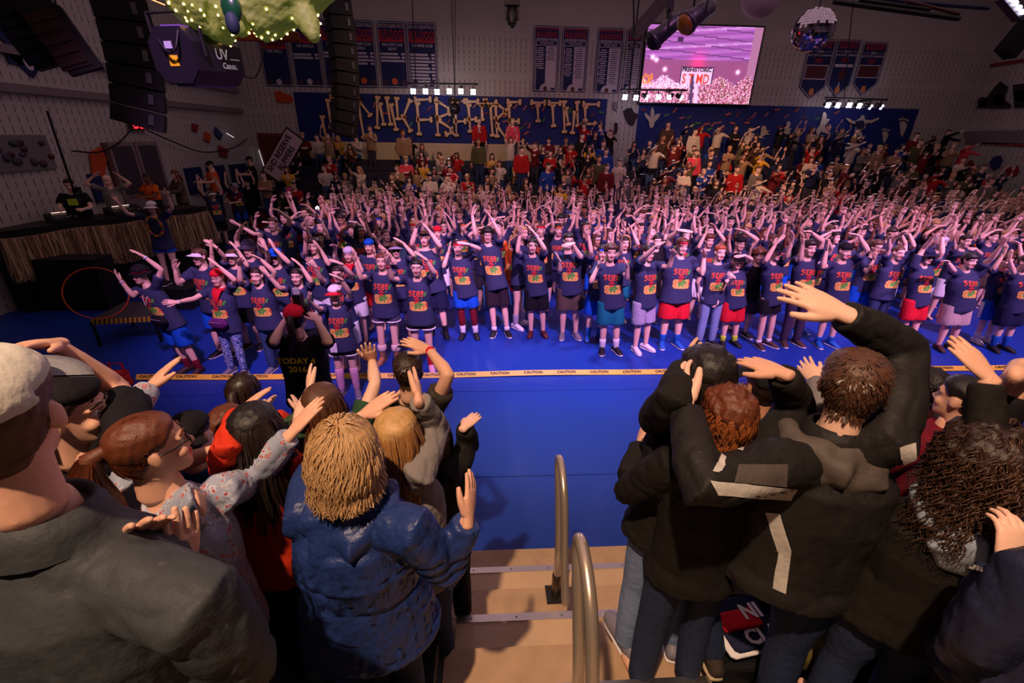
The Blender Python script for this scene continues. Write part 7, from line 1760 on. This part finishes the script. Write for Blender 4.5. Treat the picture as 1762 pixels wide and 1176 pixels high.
# --- tall man in the black jacket with pale stripes
o, J, rt = fg_k(1.3, 'tall man with short brown hair in a black jacket with pale stripes, both arms raised', (1466, 668, 1.18), {1: ((1556, 602, 1.20), (1448, 538, 1.16), (1330, 484, 1.08), dict(palm=(0.1, 0.55, -0.8), curl=0.10, spread=1.3, cuff=0.95)), -1: ((1205, 838, 1.22), (1180, 700, 1.30), (1160, 622, 1.33), dict(palm=(0.7, 0.6, 0.0), curl=0.35, spread=0.8, cuff=0.93))}, w=1.16, sh={1: (1530, 760, 1.17), -1: (1340, 800, 1.20)}, floor=0.80, heading=162, hyaw=-18, armk=1.06, hand_s=1.12, legpx={-1: ((1195, 985, 1.75), pz(1225, 1118, 1.02))}, shoes=(cloth('sneaker', (60, 50, 44)), mat('sneaker_sole', (190, 170, 140), 0.6)), skin=0, hair=('short', 'brown'), top=('jacket', JBLK), bottom=('jeans', DJ_), fold=0.005, top_kw=dict(loose=1.0, hem=-0.16), strands=dict(kind='short', n=3800, m=hairmat('brown', (74, 50, 34)), L=0.024, rad=0.0013, vol=0.016, seed=4))
M1 = o; J1 = J; rt1 = rt
jk = find_child(o, 'jacket'); hood(o, J, jk, YOKE, w=0.15, drop=0.17, back=0.075); collar(o, J, jk, JBLK, r=0.085, h=0.05)
for q, m, nm in (([(1222, 828), (1372, 842), (1362, 862), (1235, 852)], STRP, 'sleeve_stripe'), ([(1318, 882), (1342, 884), (1362, 948), (1338, 950)], STRP, 'back_stripe'), ([(1340, 950), (1362, 948), (1352, 1022), (1330, 1012)], STRP, 'back_stripe'), ([(1548, 770), (1574, 762), (1576, 800), (1552, 812)], STRP, 'sleeve_stripe'), ([(1252, 762), (1282, 770), (1278, 778), (1250, 768)], STRP, 'shoulder_flash'), ([(1270, 800), (1355, 800), (1352, 838), (1262, 830)], YOKE, 'yoke_panel'), ([(1226, 812), (1240, 782), (1250, 788), (1236, 814)], STRP, 'arm_logo'), ([(1236, 812), (1246, 786), (1248, 802), (1240, 812)], STRP, 'arm_logo')):
    surf_patch(o, jk, [(p[0], p[1]) for p in q], m, nm)

# --- man at the lower left: white cap, slate jacket, clapping
o, J, rt = fg('man in a white cap and slate jacket clapping at the lower left corner', (-8, 728, 0.82), {1: ((430, 1160, 0.95), (266, 930, 1.00), (318, 862, 1.03), dict(palm=(-0.7, 0.4, 0.4), curl=0.12, spread=0.5)), -1: ((40, 1120, 1.0), (232, 938, 1.03), (272, 872, 1.06), dict(palm=(0.7, -0.5, 0.3), curl=0.15, spread=0.7, thumb=1.2))}, heading=172, hyaw=34, w=1.12, hs=1.0, drop=0.05, sh={1: (345, 1045, 0.90), -1: (-240, 1050, 0.95)}, H=1.84, skin=1, hair=('short', 'brown'), hat=('cap', cloth('cap_offwhite', (206, 204, 190)), cloth('brim_grey', (130, 130, 134))), top=('jacket', JGRN), bottom=None, legs=True, fold=0.004, top_kw=dict(loose=1.05))
jk = find_child(o, 'jacket'); collar(o, J, jk, JGRN, r=0.088, h=0.045)

# --- woman with the ponytail, glasses and paisley cardigan
o, J, rt = fg_k(1.2, 'woman with a reddish-brown ponytail and glasses in a pale paisley cardigan', (258, 772, 1.22), {1: ((428, 830, 1.38), (503, 745, 1.50), (572, 664, 1.58), dict(palm=(0.3, 0.2, -0.9), curl=0.08, spread=0.3)), -1: ((205, 735, 1.42), (256, 668, 1.52), (312, 606, 1.58), dict(palm=(0.4, 0.1, -0.9), curl=0.08, spread=0.3))}, heading=128, hyaw=8, hpitch=4, fem=True, w=1.2, sh={1: (338, 868, 1.24), -1: (240, 832, 1.32)}, skin=1, hair=('tail', 'auburn'), glasses='clear', top=('long', PAIS), bottom=('jeans', BLK), fold=0.005, top_kw=dict(loose=1.5, hem=-0.34), strands=dict(kind='tail', n=1000, m=hairmat('auburn', (98, 50, 30)), rad=0.0022, vol=0.012, seed=6, tie=(0, -0.125, 0.045), tie_len=0.30))
v, f = tube([(0, -0.118, 0.047), (0, -0.132, 0.044)], [0.022, 0.022], 14, cap=False); part('hair_tie', (to_head(J, v), f), BLK, o, True)

# --- man in black tee and black cap, hand to his brow
o, J, rt = fg_k(1.15, 'man in a black tee and black cap with one bare arm across his cap', (118, 712, 1.32), {1: ((205, 672, 1.35), (92, 592, 1.30), (0, 596, 1.25), dict(palm=(0, 0.2, -0.9), curl=0.1, spread=0.3))}, heading=120, hyaw=-10, w=1.15, sh={1: (222, 742, 1.34)}, skin=1, hair=('short', 'dark'), hat=('cap_back', BLK, BLK), top=('tee', BLK), bottom=('jeans', BLK), fold=0.006)

# --- middle group left of the aisle
LCK = dict(kind='flow', n=420, wave=0.004, wl=0.2, rad=0.0034, vol=0.014)
fg_k(1.05, 'woman with long straight dark hair in an orange-red top', (440, 742, 1.74), {-1: ((392, 770, 1.80), (412, 712, 1.90), (465, 660, 1.98), dict(palm=(0.4, 0, -0.8), spread=0.3)), 1: ((480, 800, 1.85), (470, 760, 1.95), (475, 720, 2.0))}, fem=True, w=1.15, skin=1, hair=('long', 'black'), top=('long', ORNG), bottom=('jeans', BLK), fold=0.005, top_kw=dict(loose=1.2), strands=dict(LCK, m=hairmat('black', (34, 24, 22)), L=0.40, seed=8))
fg_k(1.22, 'child with dark braided hair in front of the long dark hair', (420, 674, 2.35), {}, fem=True, lod=1, hi_hands=False, hair=('tail', 'dark'), top=('long', ORNG), bottom=('jeans', BLK), strands=dict(LCK, m=hairmat('dark', (48, 32, 26)), n=300, L=0.12, seed=9))
fg_k(1.2, 'child with short curly reddish hair beside the long dark hair', (393, 738, 2.15), {}, lod=1, hi_hands=False, hair=('messy', 'auburn'), top=('long', MAROON), bottom=('jeans', JEAN), strands=dict(kind='curl', seg=14, n=260, m=hairmat('rust', (92, 44, 30)), L=0.07, wave=0.008, wl=0.03, rad=0.003, vol=0.02, seed=10))
fg_k(1.4, 'person in a black cap and blue jacket beside the ponytail woman', (330, 752, 1.55), {1: ((372, 815, 1.65), (372, 785, 1.72), (362, 752, 1.78), dict(palm=(0, 1, 0.2)))}, w=0.95, hs=0.95, hair=('short', 'dark'), hat=('cap_back', BLK, BLK), top=('jacket', cloth('teal_blue', (24, 70, 110))), bottom=('jeans', BLK), lod=1, hi_hands=True)
fg_k(1.15, 'woman with long brown hair in a dark green top left of the sunglasses boy', (555, 700, 2.0), {-1: ((515, 720, 2.05), (533, 670, 2.12), (530, 628, 2.18), dict(palm=(0.5, 0.8, 0), spread=0.8)), 1: ((650, 640, 2.1), (640, 620, 2.2), (632, 590, 2.25), dict(palm=(-0.3, 0.9, 0), spread=0.6))}, fem=True, hair=('long', 'brown'), top=('tee', cloth('green_top', (46, 74, 50))), bottom=('jeans', BLK), lod=1, strands=dict(LCK, m=hairmat('brown2', (82, 48, 30)), L=0.34, n=450, seed=12))
o, J, rt = fg_k(1.22, 'boy in a dark camouflage tee with sunglasses pushed up on his short hair', (703, 640, 2.35), {1: ((772, 645, 2.30), (738, 602, 2.32), (676, 577, 2.32), dict(palm=(0, 0.3, -0.9), curl=0.1, spread=0.4))}, sh={1: (742, 712, 2.28)}, hair=('short', 'dark'), top=('tee', camo), bottom=('jeans', BLK), lod=1, skin=1, strands=dict(kind='short', n=1200, m=hairmat('dark2', (66, 44, 32)), L=0.03, rad=0.0022, vol=0.01, seed=13))
A = J['arm'][1]; d = nrm(A['w']-A['e']); part('wristband', tube([A['w']-d*0.03, A['w']-d*0.012], [0.031]*2, 12, cap=False), REDC, o, True)
v, f = glasses_mesh(True); v = xform(v, rotx(0.9), (0, -0.035, 0.075)); part('sunglasses', (to_head(J, v), f), mat('glasses_black', (0, 0, 0)), o, True)
fg_k(1.28, 'woman with straight dark blond hair in a grey sweatshirt, one arm straight up', (683, 752, 1.52), {1: ((752, 738, 1.50), (720, 686, 1.58), (716, 634, 1.64), dict(palm=(-0.9, 0.2, 0), curl=0.06, spread=0.2)), -1: ((640, 800, 1.6), (660, 760, 1.7), (690, 730, 1.75))}, sh={1: (722, 815, 1.46)}, fem=True, w=1.12, hair=('long', 'blonde'), skin=1, top=('long', GREYS), bottom=('jeans', DJ_), fold=0.005, top_kw=dict(loose=1.3), strands=dict(LCK, m=hairmat('dkblond', (150, 104, 58)), L=0.34, n=500, seed=14))
fg_k(1.2, 'person in a black jacket with one hand out past the grey sweatshirt', (748, 752, 1.95), {1: ((806, 768, 1.95), (800, 735, 2.02), (826, 708, 2.06), dict(palm=(0, 0, -1), curl=0.05, spread=0.2))}, sh={1: (780, 815, 1.88)}, fem=True, hs=0.95, hair=('long', 'brown'), top=('jacket', COATB), bottom=('jeans', BLK), lod=1, fold=0.006)

# --- photographer on the floor in front of the dancers
Pp = pc(510, 548, 4.35)
o, J, rt = fg('photographer in a red cap and black tee with yellow lettering, holding a camera up', (510, 548, 4.35), {1: ((566, 590, 4.35), (546, 552, 4.6), (530, 528, 4.7), dict(palm=(-0.7, 0.7, 0), curl=0.6)), -1: ((470, 590, 4.4), (490, 552, 4.65), (505, 530, 4.75), dict(palm=(0.7, 0.7, 0), curl=0.6))}, floor=0.0, w=1.15, lod=1, hi_hands=False, hair=('tail', 'dark'), hat=('cap', REDC, REDC), top=('tee', BLK), bottom=('jeans', BLK), shoes=(SHB, RUBB))
ts = find_child(o, 'tee_shirt')
b = -J['f']
for s_, dz, sz in (('TODAY 4', -0.02, 0.085), ('2016', -0.11, 0.085)):
    v, f = text_mesh(s_, sz, 0.003); v = xform(v, None, J['chest']+J['up']*(0.06+dz)+b*0.165*J['s']*1.0); part('back_lettering', (v, f), mat('lettering_yellow', (250, 226, 40), 0.7), ts)
hc_ = sum((J['arm'][k]['w']+J['arm'][k]['d']*0.10 for k in (1, -1)))/2+rt+np.array([0, 0, 0.03])
cm = thing('camera', 'black camera with a white-topped flash held up by the photographer', 'camera', hc_); part('body', box((0, 0, 0), (0.17, 0.09, 0.12)), mdark, cm); part('lens', tube([(0, 0.03, 0), (0, 0.14, 0)], [0.038, 0.042], 14), mdark, cm, True); part('flash', box((0, 0, 0.12), (0.07, 0.09, 0.10)), mdark, cm); part('bounce_card', box((0, -0.01, 0.20), (0.06, 0.012, 0.06)), WHT, cm)
bagp = pz(560, 690, 0.0)

# --- right of the aisle
fg('person with chin-length black hair in a black coat and pale jeans at the aisle', (1214, 650, 1.84), {-1: ((1160, 690, 1.82), (1176, 634, 1.90), (1190, 582, 1.95), dict(palm=(0.9, 0.2, 0), curl=0.15, spread=0.4))}, fem=True, w=1.0, floor=0.8, skin=1, hair=('bob', 'black'), top=('coat', COATB), bottom=('jeans', LJEAN), shoes=(SHG, RUBW), fold=0.005, top_kw=dict(hem=-0.18), strands=dict(kind='flow', n=600, m=hairmat('black', (0, 0, 0)), L=0.20, wave=0.004, wl=0.12, rad=0.0034, vol=0.018, seed=16))
fg_k(1.12, 'youth with short auburn hair and a black sleeve, hand held flat', (1252, 718, 1.52), {1: ((1372, 700, 1.52), (1345, 642, 1.62), (1268, 612, 1.66), dict(palm=(0.1, 0.2, -0.9), curl=0.06, spread=0.2))}, sh={1: (1305, 790, 1.48)}, w=0.9, hs=0.86, skin=1, hair=('messy', 'auburn'), top=('coat', COATB), bottom=('jeans', DJ_), fold=0.005, top_kw=dict(hem=-0.2), strands=dict(kind='flow', n=700, m=hairmat('copper', (132, 72, 36)), L=0.12, wave=0.006, wl=0.08, rad=0.003, vol=0.02, seed=17))
fg_k(1.2, 'person in a dark cap and scarf beyond the flat hand', (1312, 668, 2.2), {-1: ((1255, 690, 2.2), (1262, 672, 2.3), (1268, 655, 2.35))}, lod=1, hi_hands=False, hair=('short', 'dark'), hat=('cap', BLK), skin=3, top=('jacket', DNAVY), bottom=('jeans', BLK))
fg_k(1.2, 'person in a grey sleeve with an open hand, mostly behind the tall man', (1452, 690, 1.95), {-1: ((1418, 702, 1.95), (1402, 655, 2.0), (1376, 612, 2.04), dict(palm=(0.2, 0.9, 0.2), spread=0.8))}, lod=1, hi_hands=True, hair=('short', 'dark'), top=('long', GREYS), bottom=('jeans', BLK))
fg_k(1.25, 'girl with a dark blond braid in front of the tall man', (1392, 716, 1.85), {}, fem=True, lod=1, hi_hands=False, hs=0.9, hair=('tail', 'blonde'), top=('jacket', BLK), bottom=('jeans', BLK), strands=dict(LCK, m=hairmat('dkblond', (0, 0, 0)), L=0.25, n=300, seed=18))
fg_k(1.15, 'boy with black hair in a dark hoodie right of the tall man', (1597, 668, 2.35), {}, lod=1, hi_hands=False, hs=0.95, hair=('short', 'black'), top=('jacket', cloth('hoodie_dark', (36, 36, 40))), bottom=('jeans', BLK), strands=dict(kind='short', n=1000, m=hairmat('black', (0, 0, 0)), L=0.03, rad=0.0022, vol=0.01, seed=19))
fg_k(1.15, 'person with short black hair by the curly-haired woman, ear showing', (1655, 688, 2.05), {}, heading=200, lod=1, hi_hands=False, hair=('short', 'black'), top=('jacket', MAROON), bottom=('jeans', BLK), skin=1)
o, J, rt = fg_k(1.27, 'woman with dark brown curly hair and a pale hood over a black cardigan', (1690, 800, 1.12), {-1: ((1735, 712, 1.30), (1700, 632, 1.36), (1626, 570, 1.38), dict(palm=(0.2, 0.3, -0.9), curl=0.06, spread=0.3, cuff=0.9)), 1: ((1790, 800, 1.2), (1790, 740, 1.3), (1770, 690, 1.35))}, fem=True, w=1.25, heading=155, hyaw=-15, sh={-1: (1610, 905, 1.16)}, skin=1, hair=('curly', 'dark'), top=('long', COATB), bottom=('jeans', DJ_), fold=0.005, top_kw=dict(loose=1.5, hem=-0.24), strands=dict(kind='curl', round_=True, seg=17, n=1500, m=hairmat('curly', (70, 46, 34)), L=0.25, wave=0.010, wl=0.055, rad=0.0019, vol=0.055, spread=0.30, seed=20))
sw_ = find_child(o, 'sweater'); hood(o, J, sw_, cloth('hood_pale_blue', (150, 164, 180)), w=0.13, drop=0.16, back=0.10)
o, J, rt = fg_k(1.15, 'man in a navy jacket with one hand raised at the lower right corner', (2080, 800, 0.92), {-1: ((1660, 1130, 0.98), (1750, 935, 1.06), (1752, 850, 1.10), dict(palm=(0.2, 0.6, 0.5), curl=0.7, spread=0.3))}, heading=165, w=1.2, sh={-1: (1775, 1010, 0.95)}, H=1.78, skin=0, hair=('short', 'dark'), top=('jacket', NAVJ), bottom=('jeans', BLK), fold=0.005, top_kw=dict(loose=1.1))
surf_patch(o, find_child(o, 'jacket'), [(1672, 972), (1695, 978), (1694, 986), (1670, 980)], STRP, 'sleeve_tab', 4, 2)
fg('person at the right edge with one bare forearm across', (1850, 700, 1.55), {-1: ((1790, 600, 1.55), (1742, 650, 1.5), (1700, 690, 1.5))}, heading=150, lod=1, hi_hands=False, hair=('short', 'dark'), top=('tee', BLK), bottom=('jeans', BLK), skin=1)

# things left on the bleacher between the legs
p0 = pz(1272, 1082, 1.0); fs = thing('folded_shirt', 'folded navy and white shirts with white lettering on the bleacher by the tall man', 'shirt', p0, None, 0.15)
for i, (w_, h_, m_, dx) in enumerate(((0.30, 0.30, WHT, 0), (0.29, 0.28, DNAVY, 0.02), (0.22, 0.10, REDC, -0.02))):
    v, f = tube([(-w_/2+dx, 0, 0.02+0.028*i), (-w_/2+0.02+dx, 0, 0.02+0.028*i), (w_/2-0.02+dx, 0, 0.02+0.028*i), (w_/2+dx, 0, 0.02+0.028*i)], [(h_/2*0.9, 0.008), (h_/2, 0.014), (h_/2, 0.014), (h_/2*0.9, 0.008)], 14, ref=(0, 1, 0), sq=6); part('folded_layer', (v, f), m_, fs, True)
for s_, yy, zz in (('NI', 0.02, 0.066), ('CLA', -0.09, 0.066)):
    v, f = text_mesh(s_, 0.11, 0.004); part('lettering', (xform(v, rotx(-math.pi/2), (0.06, yy, zz+0.03*(s_ == 'NI'))), f), WHT, fs)
p0 = pz(1395, 1135, 1.05); V_, F_ = remesh(*cat_mesh([ellipsoid((0, 0, 0.10), (0.16, 0.13, 0.11), 14, 10), ellipsoid((0.08, 0.03, 0.18), (0.10, 0.08, 0.06), 12, 8), tube([(-0.05, 0, 0.2), (0, 0, 0.27), (0.07, 0, 0.2)], [0.014]*3, 8)]), 0.012, 3)
N_ = normals(V_, F_); V_ = V_+N_*(0.010*vnoise(V_, 30, 8))[:, None]; o = obj('cloth_bag', mesh('cloth_bag', V_, F_, [cloth('olive_bag', (84, 74, 34))]), None, p0); tag(o, 'crumpled olive cloth bag at the feet of the tall man', 'bag')


# --- people at the skirted table and in the dark on the left
TB = []
def left_person(u, v, z, H, heading, label, **kw):
    P = pz(u, v, z+0.935*H); root = np.array([P[0], P[1], z]); J = joints(H, math.radians(heading), (0, 0), 0.11, kw.pop('w', 1.05), kw.pop('fem', False)); am = kw.pop('arms', None)
    J['HM'] = head_frame(J['f'], math.radians(kw.pop('hy', 0)), math.radians(kw.pop('hp', -10)), 0)
    for k in (1, -1):
        a = (am or {}).get(k, ((0.2, 0.5, -0.8), (-0.3, 0.9, 0.0))); local_arm(J, k, *a)
    root[0] = max(root[0], XL+0.8)
    return person(root, J, 1, label, group='people around the skirted table', **kw), J
o, J = left_person(84, 318, 0.7, 1.72, 25, 'man in a black tee with a lime green print behind the skirted table', hair=('short', 'dark'), top=('tee', BLK), bottom=('jeans', BLK), w=1.25)
c_ = J['chest']+J['f']*0.185+J['up']*0.04; part('chest_print', box(c_, (0.16, 0.02, 0.13), math.radians(25)), cloth('lime', (190, 220, 50)), o)
left_person(125, 310, 0.7, 1.72, 10, 'bald man in a grey tee with hands behind his head', hair=None, top=('tee', GREYS), bottom=('jeans', BLK), arms={1: ((0.8, 0.1, 0.35), (-0.7, -0.2, 0.6)), -1: ((0.8, 0.1, 0.35), (-0.7, -0.2, 0.6))})
left_person(197, 283, 0.7, 1.80, -40, 'man in an orange tee and dark cap standing behind the table', hair=('short', 'dark'), hat=('cap', BLK), top=('tee', cloth('orange', (0, 0, 0))), bottom=('jeans', BLK))
left_person(211, 306, 0.7, 1.66, -20, 'dark-skinned man in an orange tee leaning over the console', hair=('buzz', 'black'), skin=4, top=('tee', cloth('orange', (0, 0, 0))), bottom=('jeans', BLK), w=1.2)
left_person(222, 273, 0.7, 1.84, -50, 'man in black and a black cap bending towards the orange tees', hair=('short', 'dark'), hat=('cap', BLK), top=('tee', BLK), bottom=('jeans', BLK))
left_person(262, 300, 0.7, 1.66, -30, 'woman with auburn hair in brown behind the laptop', fem=True, hair=('long', 'auburn'), top=('long', BROWN), bottom=('jeans', BLK))
left_person(317, 322, 0.0, 1.72, -10, 'person in a red tee at the far end of the table', hair=('short', 'dark'), top=('tee', MAROON), bottom=('jeans', BLK))
o, J = left_person(262, 358, 0.45, 1.66, 15, 'dancer in a white cap and flower garland by the grass skirt', fem=True, hair=('long', 'brown'), hat=('cap', WHT), top=('tee', NAVY), bottom=('short_shorts', BLUE), shoes=(SHB, RUBW), arms={1: ((0.6, 0.4, 0.3), (0.3, 0.2, 0.9)), -1: ((0.6, 0.3, 0.5), (0.0, 0.2, 0.95))})
sb_ = np.array(o.location); o2 = obj('step_block', mesh('step_block', *cat_mesh([box((0, 0, 0.20), (0.9, 0.7, 0.40)), box((0, 0, 0.425), (0.94, 0.74, 0.05))]), [mat('riser_black', (0, 0, 0))], smooth=False), None, (sb_[0], sb_[1], 0)); tag(o2, 'black step block under the dancer with the flower garland', 'platform')
fl_cols = [cloth('petal_'+n, c) for n, c in (('yellow', (220, 180, 40)), ('orange', (214, 96, 30)), ('green', (60, 130, 50)), ('pink', (210, 80, 120)))]
for i in range(26):
    t_ = i/26*2*math.pi; c = J['neck']+J['r']*0.12*math.cos(t_)+J['f']*(0.16+0.02*math.sin(t_))-J['up']*(0.17-0.19*math.sin(t_)); v, f = ellipsoid(c, (0.03, 0.03, 0.025), 7, 5); part('garland_flower', (v, f), fl_cols[i % 4], o, True)
UPA = {1: ((0.3, 0.3, 0.85), (-0.1, 0.1, 1)), -1: ((0.3, 0.3, 0.85), (-0.2, 0.1, 1))}
left_person(362, 330, 0.0, 1.76, 20, 'dancer in a grey vest with both arms up in the dark at the left', hair=('short', 'dark'), top=('tee', GREYD), bottom=('shorts', BLK), arms=UPA)
left_person(365, 335, 0.0, 1.70, 40, 'dancer in a white visor in the dark left of the crowd', hair=('short', 'brown'), hat=('visor', WHT), top=('tee', NAVY), bottom=('shorts', BLK), prnt=True, arms=UPA)
left_person(405, 322, 0.0, 1.74, 30, 'dancer in a pale cap with one arm bent in the dark at the left', hair=('short', 'brown'), hat=('cap', GREYL), top=('tee', NAVY), bottom=('shorts', BLUE), prnt=True, arms=UPA)
left_person(425, 316, 0.0, 1.76, 10, 'dancer with dark hair beside the wall pads', hair=('short', 'dark'), top=('tee', BLK), bottom=('shorts', BLK), arms=UPA)
left_person(470, 312, 0.0, 1.70, 0, 'person in a dark jacket under the slanted sign', hair=('short', 'dark'), top=('long', GREYD), bottom=('jeans', BLK))
left_person(498, 330, 0.0, 1.72, -15, 'person in black with a pink hat left of the crowd', hair=('short', 'dark'), hat=('beanie', cloth('pink_hat', (210, 60, 110))), top=('long', BLK), bottom=('jeans', BLK))
bpy.data.scenes.remove(TMP)
